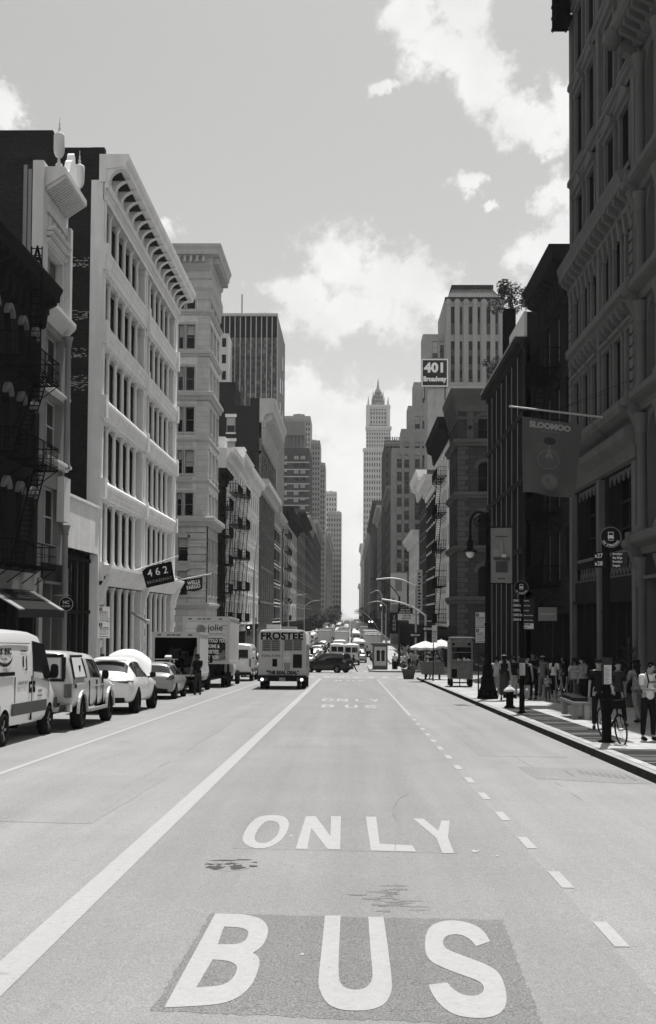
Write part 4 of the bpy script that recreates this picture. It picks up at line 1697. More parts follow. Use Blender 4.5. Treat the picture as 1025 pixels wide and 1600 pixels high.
curtain_slab()
a, c = atY(330, 600, 216), atY(357, 521, 216)
tower('office_block', 'small pale block with a check of dark windows beside the dark office slab', a.x - 8, c.x, 216, 223, c.z, 'far_c', 7, 17, (.5, .55))
row_building('striped_building', 'dark brick building with pale stone bands past the loft', -1, 215.2, 238, zat(425, 800, 216), 5, 5, 'brick_dark', 'white_wall', (1.8, 2.2), corn=(1.6, 2.0), cornm='stone_trim', band=True)
tower('brick_block', 'windowless black brick block above the banded building', XL - 14, XL - 1.5, 239, 250, zat(430, 770, 239), 'brick_black', 1, 1, (.01, .01), cat='building')
row_building('arched_building', 'pale stone building with tall arched windows and a thick dark roof slab', -1, 246, 311, zat(445, 792, 248), 6, 8, 'far_c', 'white_wall', (2.6, 3.4), corn=(2.0, 2.4), cornm='dark', fe=(.05, .3), arch=True)
row_building('row_building', 'grey building with sash windows and a black ledge, further down the left row', -1, 312, 370, zat(468, 800, 313), 7, 8, 'far_a', 'far_c', (2.0, 2.6), corn=(2.2, 2.2), cornm='dark')
row_building('row_building', 'dark building with a jagged quoin edge, further down the left row', -1, 371, 440, zat(482, 805, 372), 8, 6, 'far_b', 'far_c', (2.4, 3), corn=(1.5, 2.6))
row_building('row_building', 'mid grey corner block before the far trees, left row', -1, 441, 560, zat(497, 812, 442), 9, 6, 'far_b', 'far_a', (3, 3.4), corn=(2, 3), cornm='far_c')


def residential():
  Y0 = 407
  zb = gz(Y0)
  X1 = atY(483, 800, Y0).x
  X0 = atY(395, 800, Y0).x
  z = lambda y: zat(460, y, Y0)
  zt = z(700)
  r = empty('apartment_tower', (X1, Y0, zb), 'brick apartment tower with pale floor bands and bright paired windows, left of the gap', 'tower')
  FN = Fr((X1, Y0), (0, -1, 0))
  W_ = X1 - X0
  b = MB()
  pu = lambda px: (px - 483) / 1850 * Y0
  holes = []
  for k in range(13):
    zz = z(718 + k * 11.2)
    for x in (429, 440, 458, 468.5, 405, 415):
      holes.append((pu(x), pu(x + 8.4), zz, zz + 1.5))
  b.wall(FN, -W_, 0, zb, zt, holes, .4, 0)
  shell(b, X0, X1, Y0, Y0 + 30, zb, zt - .01, 'n', 0, 1)
  b.build('wall', ['far_b', 'roof'], r)
  b = MB()
  for k in range(15):
    zz = z(722 + k * 11.2)
    b.fbox(FN, -W_, 0, zz - .25, zz + .1, -.02, .12)
  b.build('floor_band', 'far_c', r)
  for h in holes:
    window(r, FN, (h[0] + h[1]) / 2, h[2], h[1] - h[0], h[3] - h[2], 2, 1, 'frame_dk', 'glass', .12, .1, -.2, shade=rnd.choice((0, .5, 1.0, 1.0)))
  b = MB()
  b.box(atY(440, 660, Y0).x, atY(475, 660, Y0).x, Y0 + 6, Y0 + 20, zt - .5, z(655))
  for i in range(7):
    x = atY(441 + i * 5.5, 660, Y0).x
    b.box(x, x + .5, Y0 + 3.5, Y0 + 4, zt, z(678))
  b.box(atY(439, 660, Y0).x, atY(476, 660, Y0).x, Y0 + 3, Y0 + 20.5, z(678), z(670))
  b.build('penthouse', 'far_a', r)
  b = MB()
  for i in range(10):
    x = atY(443 + i * 3.2, 660, Y0).x
    b.box(x - .12, x + .12, Y0 + 6.2, Y0 + 6.5, z(655), z(645))
  b.build('railing', 'grey', r)


residential()
for (xa, xb, yt, Y, mt, lb) in ((440, 485, 650, 640, 'tower_mid', 'slab tower with a flat crown behind the brick apartments'), (470, 500, 688, 655, 'tower_mid', 'stepped grey tower, upper step, left of the gap'),
                (480, 508, 723, 662, 'tower_mid', 'stepped grey tower, lower step, left of the gap'), (505, 526, 768, 1000, 'tower_pale', 'pale distant tower with a plain flat crown'),
                (512, 533.5, 800, 900, 'tower_mid', 'many windowed grey stone tower at the left lip of the gap')):
  a, c = atY(xa, 900, Y), atY(xb, yt, Y)
  tower('distant_tower', lb, a.x, c.x, Y, Y + 30, c.z, mt, max(4, int((xb - xa) / 4)), max(6, int((960 - yt) / 8)), (.45, .55), cat='tower', side='e', sidecols=4, ledges=((c.z - 3, 2.0, 1.0),))
# ================================================================ BUILDINGS, RIGHT SIDE
def vz(px, py, Y):
  return zat(px, py, Y)


def cream_columns():
  """nearest on the right, mostly out of the picture: iron front with round columns and bracketed ledges"""
  Y0, Y1 = 26.0, 42.5
  F = FR_
  u0, u1 = -Y1, -Y0
  zb = gz(Y1) + .1
  z = lambda y: zat(1003, y, 41.8)
  r = empty('iron_front_building', (XR, Y0, zb), 'dull cream iron front with round columns and scrolled ledges at the right edge', 'building')
  ztop = z(-15)
  lev = [(120, 'top'), (283, 0), (452, 0), (625, 0), (850, 0)]
  tiers = [(z(270), z(85)), (z(440), z(300)), (z(612), z(470)), (z(835), z(645))]
  bays = [(u0 + .95 + 2.6 * k, u0 + .95 + 2.6 * k + 2.1) for k in range(6)]
  holes = [(a, c, lo + .15, hi) for lo, hi in tiers for a, c in bays if c < u1]
  b = MB()
  b.wall(F, u0, u1, z(850), ztop, holes, .55, 0)
  for h in holes:
    arch_fill(b, F, (h[0] + h[1]) / 2, h[1] - h[0], h[3] - (h[1] - h[0]) / 2, 0, 0, 10, .5)
  shell(b, XR, XR + 16, Y0, Y1 - .003, zb - 1, ztop - .02, 'w', 0, 1)
  b.build('wall', ['cream_dk', 'roof'], r)
  for h in holes:
    window(r, F, (h[0] + h[1]) / 2, h[2], h[1] - h[0], h[3] - h[2], 2, 2, 'frame_md', 'glass_dk', .09, .1, -.4)
  b = MB()
  for y, _ in lev[1:]:
    zz = z(y)
    b.prof(F, u0 - .05, u1, [(-.05, zz - .4), (.15, zz - .35), (.2, zz - .1), (.45, zz), (.55, zz + .08), (.55, zz + .3), (.4, zz + .42), (-.05, zz + .45)])
    b.prof(F, u0 - .02, u0 + .45, [(-.02, zz - 1.6), (.2, zz - 1.5), (.25, zz - .9), (.5, zz - .3), (.6, zz), (.6, zz + .45), (-.02, zz + .45)])
    b.lathe(Vector(F(u0 + .22, zz + .02, .56)), [(.02, -.2), (.2, -.19), (.2, .19), (.02, .2)], 12, axis='y')
  b.fbox(F, u0 + .02, u0 + .5, zb, ztop - .1, -.02, .16)
  b.build('ledge', 'cream_dk', r)
  b = MB()
  zz = z(60)
  b.prof(F, u0 - .1, u1, [(-.05, zz - .3), (.3, zz - .2), (.4, zz + .2), (.95, zz + .35), (1.05, zz + .5), (1.05, zz + .9), (.9, zz + 1.0), (-.05, zz + 1.0)])
  k = u0 + .3
  while k < u1:
    b.prof(F, k - .12, k + .12, [(.1, zz - .3), (.5, zz - .1), (.9, zz + .1), (.9, zz + .36), (.1, zz + .36)])
    k += .6
  pts = [(0, zz - 1.9)] + [(.75 * (1 - math.cos(t * PI / 16)), zz - 1.8 + 1.5 * math.sin(t * PI / 16)) for t in range(9)] + [(.8, zz), (0, zz)]
  b.prof(F, u0 - .08, u0 + .4, pts)
  b.lathe(Vector(F(u0 + .16, zz + .28, .95)), [(.02, -.3), (.36, -.28), (.36, .28), (.02, .3)], 14, axis='y')
  b.build('cornice', 'cream_dk', r)
  for lo, hi in tiers + [(zb, z(870))]:
    for a, c in bays[:5]:
      b = MB()
      H = hi - lo
      rr = .19
      p = F(a - .25, lo, .14)
      b.lathe(p, [(rr * 1.5, 0), (rr * 1.5, .2), (rr * 1.1, .35), (rr, .4), (rr * .9, H - .75), (rr * 1.15, H - .72), (rr * .95, H - .65), (rr * 1.3, H - .3), (rr * 1.6, H - .15), (rr * 1.6, H - .02)], 14)
      b.build('column', 'cream_dk', r)
  shopfront(r, F, u0 + .6, u1, zb, z(862), 'cream_dk', 'dark', bays=6, glass='glass_dk')


cream_columns()


def brown_palazzo():
  Y0, Y1 = 42.6, 55.2
  F = FR_
  u0, u1 = -Y1, -Y0
  zb = gz(Y1) + .1
  z = lambda y: zat(893, y, 55.1)
  r = empty('ornate_building', (XR, Y0, zb), 'tall brown ornate stone building with heavy cornices and lattice shop windows on the right', 'building')
  ztop = z(-60)
  B2 = (u1 - u0) / 2
  holes = []
  kinds = []
  for bi in range(2):
    o = u0 + B2 * bi
    for (a, c) in ((z(690), z(607)), (z(553), z(470))):
      for k in range(3):
        uc = o + 1.1 + k * 2.0 + .15
        holes.append((uc - .55, uc + .55, a, c))
        kinds.append('s')
    for (a, c) in ((z(400), z(325)), (z(270), z(170)), (z(130), z(40))):
      for k in range(2):
        uc = o + 1.95 + k * 2.6
        holes.append((uc - .75, uc + .75, a, c))
        kinds.append('t')
  zs0, zs1 = z(880), z(775)
  for bi in range(2):
    o = u0 + B2 * bi
    holes.append((o + .95, o + B2 - .55, zs0, zs1))
    kinds.append('shop')
  b = MB()
  b.wall(F, u0, u1, z(893), ztop, holes, .5, 0)
  shell(b, XR, XR + 20, Y0 + .002, Y1 - .002, zb - 1, ztop - .02, 'w', 0, 1)
  b.build('wall', ['brown', 'roof'], r)
  for h, k in zip(holes, kinds):
    b = MB()
    if k == 'shop':
      wo = window(r, F, (h[0] + h[1]) / 2, h[2], h[1] - h[0], h[3] - h[2], 3, 3, 'dark', 'glass_dk', .12, .14, -.45)
      n = 6
      for i in range(n):                       # scalloped valance
        a = h[0] + (h[1] - h[0]) * i / n
        c = h[0] + (h[1] - h[0]) * (i + 1) / n
        pts = [(a, h[3] + .02)] + [(a + (c - a) * t / 6, h[3] - .05 - .35 * (1 - math.sin(PI * t / 6))) for t in range(7)] + [(c, h[3] + .02)]
        b.prism([F(p, q, -.1) for p, q in pts], F.N * .06)
      nm = 'valance'
    else:
      wo = window(r, F, (h[0] + h[1]) / 2, h[2], h[1] - h[0], h[3] - h[2], 1, 2, 'brown_lt', 'glass_dk', .08, .1, -.38)
      b.fbox(F, h[0] - .22, h[0] - .004, h[2], h[3] + .05, -.02, .14)
      b.fbox(F, h[1] + .004, h[1] + .22, h[2], h[3] + .05, -.02, .14)
      ledge(b, F, h[0] - .3, h[1] + .3, h[3] + .05, .34, .32)
      b.fbox(F, h[0] - .25, h[1] + .25, h[2] - .22, h[2] - .004, -.02, .2)
      if k == 't':
        uc = (h[0] + h[1]) / 2
        b.prism([F(uc - .95, h[3] + .4, .0), F(uc + .95, h[3] + .4, .0), F(uc, h[3] + 1.0, .0)], F.N * .25)
      nm = 'surround'
    o = b.build(nm, 'brown_lt', r)
    m_ = o.data
    rot = Matrix.Rotation(-F.rot, 3, 'Z')
    off = wo.location
    for v in m_.vertices:
      v.co = rot @ (v.co - off)
    o.parent = wo
  b = MB()
  for zz, h, p in ((z(300), .5, .3), (z(150), .5, .28), (z(572), .7, .4), (z(700), .35, .3), (z(18), .6, .4)):
    ledge(b, F, u0 - .03, u1, zz, h, p)
  for bi in range(2):
    o = u0 + B2 * bi
    k = o + .5
    while k < o + B2 - .4:
      b.prof(F, k, k + .3, [(0, z(572) - .55), (.3, z(572) - .3), (.4, z(572)), (0, z(572))])
      k += .85
  cornice(b, F, u0 - .05, u1, z(422), 1.7, .8, 0, .26, mod=.9)
  # big cornice above the shop windows
  b.prof(F, u0 - .05, u1, [(-.03, z(772)), (.2, z(770)), (.25, z(755)), (.55, z(745)), (.6, z(735)), (.2, z(730)), (.2, z(722)), (.7, z(716)), (.8, z(710)), (.8, z(704)), (-.03, z(702))])
  b.build('cornice', 'brown_lt', r)
  b = MB()
  for o in (u0, u0 + B2 - .3, u1 - .45):
    b.fbox(F, o + .02, o + .58, z(700), z(30), -.02, .2)
    b.fbox(F, o + .02, o + .58, zb, z(775), -.02, .24)
  zz = z(690)
  while zz < z(440):
    b.fbox(F, u0 + .01, u0 + .55, zz, zz + .34, .1, .26)
    b.fbox(F, u1 - .5, u1 - .01, zz, zz + .34, .1, .26)
    zz += .43
  b.build('pilaster', 'brown_lt', r)
  b = MB()                                          # lattice apron under the shop windows
  za, zc = z(910), z(882)
  for bi in range(2):
    o = u0 + B2 * bi
    a, c = o + .9, o + B2 - .5
    b.fbox(F, a, c, za, zc, -.25, -.12, 1)
    b.fbox(F, a, c, zc, zc + .12, -.25, .05)
    b.fbox(F, a, c, za - .12, za, -.25, .05)
    n = 8
    w = (c - a) / n
    for i in range(n):
      for s in (1, -1):
        p, q = (a + i * w, a + (i + 1) * w) if s > 0 else (a + (i + 1) * w, a + i * w)
        b.tube([F(p, za + .02, -.09), F(q, zc - .02, -.09)], .035, 5)
  b.build('lattice_panel', ['brown_lt', 'dark'], r)
  for bi in range(2):                               # glazed shopfront below
    o = u0 + B2 * bi
    shopfront(r, F, o + .65, o + B2 - .32, zb, z(912), 'brown', 'brown', bays=3)
  b = MB()                                          # grating hung under the eaves at the far corner
  for k in range(6):
    b.fbox(F, u0 - .1 + k * .22, u0 - .06 + k * .22, z(48), z(-40), .92, .98)
    b.fbox(F, u0 - .1 + k * .22, u0 - .06 + k * .22, z(48), z(-40), .30, .36)
  for k in range(7):
    b.fbox(F, u0 - .12, u0 + 1.2, z(46) + k * .55, z(46) + k * .55 + .07, .25, 1.02)
    b.fbox(F, u0 - .02, u0 + .05, z(46) + k * .55, z(46) + k * .55 + .07, .02, .25)
  b.build('eaves_bracket', 'iron_black', r)


brown_palazzo()

r3, F3, *_ = row_building('dark_walkup', 'black walk-up with a heavy bracketed cornice between the ornate and the glass buildings', 1, 55.3, 63.9, zat(886, 398, 57), 4, 3, 'brick_black', 'dark',
              (1.15, 2.4), gh=5.0, corn=(1.15, 1.9), fe=(.05, .6), shop=('black_paint', 'black_paint'), hood=True, mod=.9, fm='frame_md')
b = MB()                                              # lower wing set back beside the glass building
shell(b, XR + 1.1, XR + 16, 64.0, 71.0, gz(64), zat(848, 640, 66), '', 0, 1)
b.build('rear_wing', ['brick_black', 'roof'], r3)


def glass_frame():
  Y0, Y1 = 71.2, 90.0
  F = FR_
  u0, u1 = -Y1, -Y0
  zb = gz(Y1)
  zt = 18.8
  r = empty('glass_building', (XR, Y0, zb), 'dark steel framed glass building with a pale roof box and a tree on top', 'building')
  b = MB()
  shell(b, XR + .45, XR + 18, Y0, Y1, zb - 1, zt - .02, '', 0, 1)
  b.box(XR + .1, XR + .449, Y0, Y0 + .4, zb - 1, zt - .05, 0)
  b.build('wall', ['black_paint', 'roof'], r)
  zl = [zb + 4.6, 6.4, 10.6, 14.6, zt]
  b = MB()
  n = 7
  bw = (u1 - u0) / n
  for i in range(n + 1):
    u = u0 + bw * i
    b.fbox(F, max(u0, u - .17), min(u1, u + .17), zb - .5, zt, -.4, .06)
  for k, zz in enumerate(zl[1:]):
    b.fbox(F, u0 - .1, u1, zz - .3, zz, -.4, .14)
  b.build('steel_frame', 'steel', r)
  b = MB()
  b.fbox(F, u0 - .3, u1 - .2, zt, zt + .4, -.5, .5, 0)
  b.fbox(F, u0 - .3, u1 - .2, zt + .401, zt + .46, -.5, .55, 1)
  for i in range(n):
    u = u0 + bw * i
    b.fbox(F, u + .18, u + .22, zb + 1, zt - .4, .03, .055, 1)
  b.build('fascia', ['steel', 'steel_lt'], r)
  zz = [zb + .1] + zl
  for k in range(len(zl)):
    lo, hi = zz[k], zz[k + 1] - .32
    for i in range(n):
      uc = u0 + bw * (i + .5)
      window(r, F, uc, lo + .02, bw - .4, hi - lo - .03, 2, 2 if k else 1, 'steel', 'glass_dim', .08, .1, -.22, shade=rnd.choice((0, 0, 0, .2)) if k else 0)
  # pale penthouse box at the near end
  b = MB()
  b.box(XR + .02, XR + .2, 71.3, 78.0, zt + .46, 20.75)
  b.build('parapet_panel', 'pale', r)
  b = MB()
  b.box(XR + .21, XR + 12, 71.25, 78.0, zt, 20.7)
  b.build('penthouse', 'black_paint', r)
  b = MB()
  x = XR + .9
  b.prism([(x, 74.5, 20.7), (x + .9, 74.5, 20.7), (x + .45, 74.5, 22.1)], (0, 2.2, 0))
  b.build('skylight', 'white', r)
  b = MB()
  p = atY(788, 480, 82)
  b.box(p.x, p.x + .8, 82, 83, zt, zat(788, 482, 82))
  b.build('flue', 'black', r)


glass_frame()
b = MB()
p, q = atY(757, 700, 92.5), atY(795, 565, 92.5)


def leaf_cloud(name, centre, rad, n, size, mt, parent, squash=(1, 1, 1), seed=1, lumps=9):
  """crown: leaf-sized quads clustered in lumps with gaps between"""
  rr = random.Random(seed)
  lump = []
  for i in range(lumps):
    while True:
      v = Vector((rr.uniform(-1, 1), rr.uniform(-1, 1), rr.uniform(-1, 1)))
      if .25 < v.length < 1:
        break
    lump.append((v * .72, rr.uniform(.22, .42)))
  b = MB()
  for i in range(n):
    c, s = rr.choice(lump)
    v = Vector((rr.gauss(0, 1), rr.gauss(0, 1), rr.gauss(0, 1))).normalized() * (rr.random() ** .45) * s
    p = c + v
    p = Vector((p.x * squash[0], p.y * squash[1], p.z * squash[2])) * rad + Vector(centre)
    a = Vector((rr.gauss(0, 1), rr.gauss(0, 1), rr.gauss(0, .5))).normalized()
    t = a.cross(Vector((rr.gauss(0, 1), rr.gauss(0, 1), rr.gauss(0, 1)))).normalized()
    k = size * rr.uniform(.6, 1.3)
    b.face([p - a * k, p + t * k * .45, p + a * k, p - t * k * .45], rr.randrange(2))
  return b.build(name, mt, parent)


M['leaf'] = mat('leaf', 0.05, 0.6, 0.4, 1.0)
M['leaf2'] = mat('leaf bright', 0.16, 0.6, 0.4, 1.0)
M['bark'] = mat('bark', 0.04, 0.9, 0.4, 6.0)


def tree(name, label, base, h, rad, n, size, seed, group=None, squash=(1, 1, .8), trunk_r=.12):
  r = empty(name, base, label, 'tree', group)
  b = MB()
  rr = random.Random(seed)
  bx, by, bz = base
  top = Vector((bx + rr.uniform(-.1, .1) * rad, by, bz + h - rad * .7))
  b.tube([base, Vector(base).lerp(top, .5) + Vector((.06 * rad, 0, 0)), top], [trunk_r, trunk_r * .75, trunk_r * .4], 7)
  for i in range(9):
    a = rr.uniform(0, 2 * PI)
    s = Vector(base).lerp(top, rr.uniform(.45, .98))
    e = s + Vector((math.cos(a) * rad * .75, math.sin(a) * rad * .75, rad * rr.uniform(.2, .75)))
    b.tube([s, s.lerp(e, .5) + Vector((0, 0, .1 * rad)), e], [trunk_r * .4, trunk_r * .25, trunk_r * .1], 5)
  b.build('trunk', 'bark', r)
  leaf_cloud('crown', (bx, by, bz + h - rad * .6), rad, n, size, ['leaf', 'leaf2'], r, squash, seed)
  return r


p = atY(797, 520, 84)
tree('roof_tree', 'leafy tree in the open on the roof of the glass building', (p.x, 84, 18.85), zat(797, 448, 84) - 18.85 + .2, 1.75, 1500, .13, 5, squash=(1.05, 1.0, .95), trunk_r=.1)
tree('roof_tree', 'smaller ragged bush hanging over the roof edge of the glass building', (atY(778, 540, 84.5).x, 86.5, 18.85), 2.6, 1.1, 420, .12, 9, squash=(1, 1, .9), trunk_r=.06)


def corner_arches():
  """dark stone corner building beyond the crossing"""
  Y0, Y1 = 115.6, 125.5
  zb = gz(Y0)
  r = empty('corner_building', (XR, Y0, zb), 'dark stone corner building with arched side windows and layered ledges, right of the crossing', 'building')
  z = lambda y: zat(716, y, Y0)
  FN = Fr((XR, Y0), (0, -1, 0))
  F = FR_
  zt = z(609)
  px2u = lambda x: (x - 715) / 1850 * Y0
  rows = [(690, 650), (770, 722), (852, 800), (935, 884)]
  hn, hf = [], []
  for a, c in rows:
    for k in range(4):
      u = px2u(757) + k * 3.0
      hn.append((u - .65, u + .65, z(a), z(c)))
    for k in range(4):
      u = -Y1 + 1.2 + 2.5 * k
      hf.append((u - .6, u + .6, z(a), z(c)))
  b = MB()
  b.wall(FN, 0, 16, zb - 1, zt - .5, hn, .45, 0)
  b.wall(F, -Y1, -Y0, zb + 4.5, zt - .5, hf, .4, 0)
  for h in hn:
    arch_fill(b, FN, (h[0] + h[1]) / 2, h[1] - h[0], h[3] - (h[1] - h[0]) / 2, 0, 0, 10, .3)
  for h in hf:
    arch_fill(b, F, (h[0] + h[1]) / 2, h[1] - h[0], h[3] - (h[1] - h[0]) / 2, 0, 0, 10, .3)
  shell(b, XR, XR + 16, Y0, Y1, zb - 1, zt - .1, 'nw', 0, 1)
  b.build('wall', ['stone_dk', 'roof'], r)
  for h in hn:
    window(r, FN, (h[0] + h[1]) / 2, h[2], h[1] - h[0], h[3] - h[2], 1, 2, 'frame_dk', 'glass_dk', .08, .1, -.3)
  for h in hf:
    window(r, F, (h[0] + h[1]) / 2, h[2], h[1] - h[0], h[3] - h[2], 1, 2, 'frame_dk', 'glass_dk', .08, .1, -.3)
  b = MB()
  for y, h, p in ((697, .7, .5), (778, .6, .4), (862, .6, .45), (943, .7, .45), (655, .25, .12)):
    ledge(b, FN, 0, 16, z(y), h, p, m0=-1.0)
    ledge(b, F, -Y1, -Y0, z(y), h, p, m1=1.0)
  for h in hn:
    uc = (h[0] + h[1]) / 2
    rr = (h[1] - h[0]) / 2
    zc = h[3] - rr
    n = 10
    pts = [(uc - (rr + .06) * math.cos(PI * i / n), zc + (rr + .06) * math.sin(PI * i / n)) for i in range(n + 1)]
    out = [(uc - (rr + .4) * math.cos(PI * i / n), zc + (rr + .4) * math.sin(PI * i / n)) for i in range(n + 1)]
    b.prism([FN(a, c, -.02) for a, c in pts + out[::-1]], FN.N * .14)
  b.fbox(FN, .9, 1.5, z(692), z(640), -.02, .10)
  b.lathe(Vector(FN(1.2, z(668), .1)), [(.3, -.06), (.3, .02), (.2, .03), (.2, -.06)], 14, axis='y')
  b.build('ledge', 'stone_dk_trim', r)
  b = MB()
  b.prof(FN, 0, 16, [(-.05, z(645)), (.15, z(643)), (.2, z(633)), (.6, z(620)), (.75, z(612)), (.75, zt), (-.05, zt)], m0=-1.0)
  b.prof(F, -Y1, -Y0, [(-.05, z(645)), (.15, z(643)), (.2, z(633)), (.6, z(620)), (.75, z(612)), (.75, zt), (-.05, zt)], m1=1.0)
  k = -Y1
  while k < -Y0:
    b.prof(F, k, k + .25, [(0, z(652)), (.2, z(645)), (.6, z(622)), (.6, z(618)), (0, z(618))])
    k += .75
  b.build('cornice', 'stone_dk_trim', r)
  b = MB()
  zz = zb + .3
  i = 0
  while zz < z(700):
    b.fbox(FN, -.02 if i % 2 else 0.002, 1.0 if i % 2 else .7, zz, zz + .42, -.02, .07)
    zz += .5
    i += 1
  b.build('quoin', 'stone_dk_trim', r)
  shopfront(r, F, -Y1 + .1, -Y0 - .1, zb, zb + 4.5, 'stone_dk', 'dark', bays=4)


corner_arches()
row_building('walkup_building', 'pale walk-up with black fire escapes zigzagging down its front, right row', 1, 125.6, 146, zat(700, 652, 126), 5, 7, 'white_wall', 'white_wall', (1.1, 2.2), corn=(1.3, 2.4), cornm='black_paint',
       fe=(.45, .85), sidem='brick_dark', mod=1.0)
row_building('row_building', 'narrow dark building with white gabled hoods, right row', 1, 146.1, 163, zat(683, 742, 147), 5, 5, 'brick_dark', 'white_wall', (1.1, 2.0), corn=(1.5, 2.0), cornm='white_wall')
row_building('row_building', 'dark brick building under a pale arched cornice, right row', 1, 163.1, 181, zat(672, 735, 164), 6, 5, 'brick_mid', 'far_a', (1.3, 2.1), corn=(1.5, 2.6), cornm='white_wall', mod=1.6)
row_building('row_building', 'cream fronted building with a thin white cornice, lower than its neighbours, right row', 1, 181.1, 212, zat(650, 828, 182), 5, 7, 'white_wall', 'white_wall', (1.2, 2.2), corn=(1.2, 1.5), sidem='white_wall', mod=1.4)
row_building('row_building', 'low dark shop building with a poster wall before the stepped tower, right row', 1, 212.1, 250, zat(630, 895, 213), 2, 8, 'brick_mid', 'far_a', (1.4, 2.2), corn=(1, 1.2))


def stepped_tower():
  Y = 250.0
  zb = gz(Y)
  r = empty('stepped_office_tower', (XR, Y, zb), 'grey stepped brick office building with a tall mansard roofed tower, right of the gap', 'tower')
  # stepped wings, each set back as it rises
  steps = [(612, 700, 0), (626.5, 670, 3), (637, 634, 6), (646, 597, 9), (660, 522, 14)]
  b = MB()
  xe = atY(720, 700, Y).x
  px = lambda x, yy: atY(x, 800, yy).x
  holes = []
  FN = Fr((0, Y), (0, -1, 0))
  cols = [620, 631.5, 648, 659.5]
  b = MB()
  prev = None
  zsteps = []
  for i, (x, y, dy) in enumerate(steps):
    zsteps.append(zat(x, y, Y + dy))
  allh = []
  for i, (x, y, dy) in enumerate(steps):
    x0 = px(x, Y + dy)
    zlo = zb if i == 0 else zsteps[i - 1] - .5
    zt = zsteps[i]
    F = Fr((0, Y + dy), (0, -1, 0))
    hs = []
    top = y + 12
    yy = 905
    while yy > y + 14:
      z0, z1 = zat(640, yy, Y + dy), zat(640, yy - 12.5, Y + dy)
      if z0 > zlo + .4:
        for cx in cols:
          if cx < x + 4:
            continue
          a, c = px(cx, Y + dy), px(cx + 7.6, Y + dy)
          hs.append((a, c, z0, z1))
      yy -= 20.2
    if i == 4:
      hs = []
      for k in range(3):
        for cx in (675, 687):
          hs.append((px(cx, Y + dy), px(cx + 8.5, Y + dy), zat(680, 552 + k * 20, Y + dy), zat(680, 533 + k * 20, Y + dy)))
    b.wall(F, x0, xe + 6, zlo, zt, hs, .35, 0)
    shell(b, x0, xe + 6, Y + dy, Y + dy + 7, zlo, zt - .01, 'n', 0, 1)
    allh += [(F, h) for h in hs]
  for F, h in allh:                                 # dark spandrel under each window
    b.fbox(F, h[0], h[1], h[2] - 1.02, h[2] - .01, -.1, .02, 2)
  b.build('wall', ['brick_grey', 'roof', 'far_b'], r)
  b = MB()
  for i, (F, h) in enumerate(allh[::-1]):
    if i < 100:
      window(r, F, (h[0] + h[1]) / 2, h[2], h[1] - h[0], h[3] - h[2], 2, 2, 'frame_md', 'glass', .1, .1, -.2, shade=rnd.choice((0, .3, .5, .6, 1.0)))
    else:
      b.face([F(h[0], h[2], -.22), F(h[1], h[2], -.22), F(h[1], h[3], -.22), F(h[0], h[3], -.22)], 0)
      b.fbox(F, h[0], h[1], (h[2] + h[3]) / 2 - .05, (h[2] + h[3]) / 2 + .05, -.2, -.12, 1)
  if b.v:
    b.build('window', ['glass', 'frame_md'], r, kind='stuff')
  # the shaft
  Yt = 262.0
  x0, x1 = px(694, Yt), px(786, Yt)
  ze, zr = zat(700, 468, Yt), zat(700, 446, Yt)
  F = Fr((x0, Yt), (0, -1, 0))
  W_ = x1 - x0
  b = MB()
  hs = []
  u = lambda q: (q - 694) / 92 * W_
  for q in (702, 714, 730, 742, 758, 770):
    hs.append((u(q), u(q + 8.2), zat(700, 523, Yt), zat(700, 479, Yt)))
    hs.append((u(q), u(q + 8.2), zat(700, 690, Yt), zat(700, 533, Yt)))
  b.wall(F, 0, W_, zb, ze, hs, .5, 0)
  shell(b, x0, x1, Yt, Yt + 20, zb, ze - .01, 'n', 0, 1)
  b.build('tower_shaft', ['tower_mid', 'roof'], r)
  for h in hs:
    b = MB()
    n = max(1, int((h[3] - h[2]) / 3.2))
    for k in range(n):
      a = h[2] + (h[3] - h[2]) * k / n
      e = h[2] + (h[3] - h[2]) * (k + 1) / n
      b.face([F(h[0], a, -.45), F(h[1], a, -.45), F(h[1], a + (e - a) * .42, -.45), F(h[0], a + (e - a) * .42, -.45)], 1)
      b.face([F(h[0], a + (e - a) * .42, -.45), F(h[1], a + (e - a) * .42, -.45), F(h[1], e, -.45), F(h[0], e, -.45)], 0)
    b.build('window_strip', ['glass_dk', 'tower_grey'], r)
  b = MB()                                          # mansard
  i = u(705) - u(694)
  A = [Vector((x0 + .5, Yt, ze)), Vector((x1 - .3, Yt, ze)), Vector((x1 - .3, Yt + 20, ze)), Vector((x0 + .5, Yt + 20, ze))]
  T = [Vector((x0 + i * 1.35, Yt + 3, zr)), Vector((x1 - i * 1.35, Yt + 3, zr)), Vector((x1 - i * 1.35, Yt + 17, zr)), Vector((x0 + i * 1.35, Yt + 17, zr))]
  for k in range(4):
    b.face([A[k], A[(k + 1) % 4], T[(k + 1) % 4], T[k]])
  b.face(T)
  for k in range(17):
    t = k / 16
    p, q = A[0].lerp(A[1], t), T[0].lerp(T[1], t)
    b.tube([p + Vector((0, -.02, 0)), q + Vector((0, -.02, 0))], .12, 4)
  b.box(T[0].x - .3, T[1].x + .3, T[0].y - .3, T[2].y, zr, zr + .9, 1)
  b.box(x0 + .1, x1 + .1, Yt - .3, Yt + .5, ze - .4, ze + .5, 1)
  b.build('mansard_roof', ['tin', 'dark'], r)
  b = MB()
  for q in (696, 710, 724, 738, 752, 766, 780):
    b.fbox(F, u(q), u(q) + 1.1, zat(700, 690, Yt), ze, 0, .3)
    b.lathe(Vector(F(u(q) + .55, ze - .6, .3)), [(.7, -.1), (.7, .1)], 8, axis='y')
  b.build('pier', 'tower_mid', r)


stepped_tower()


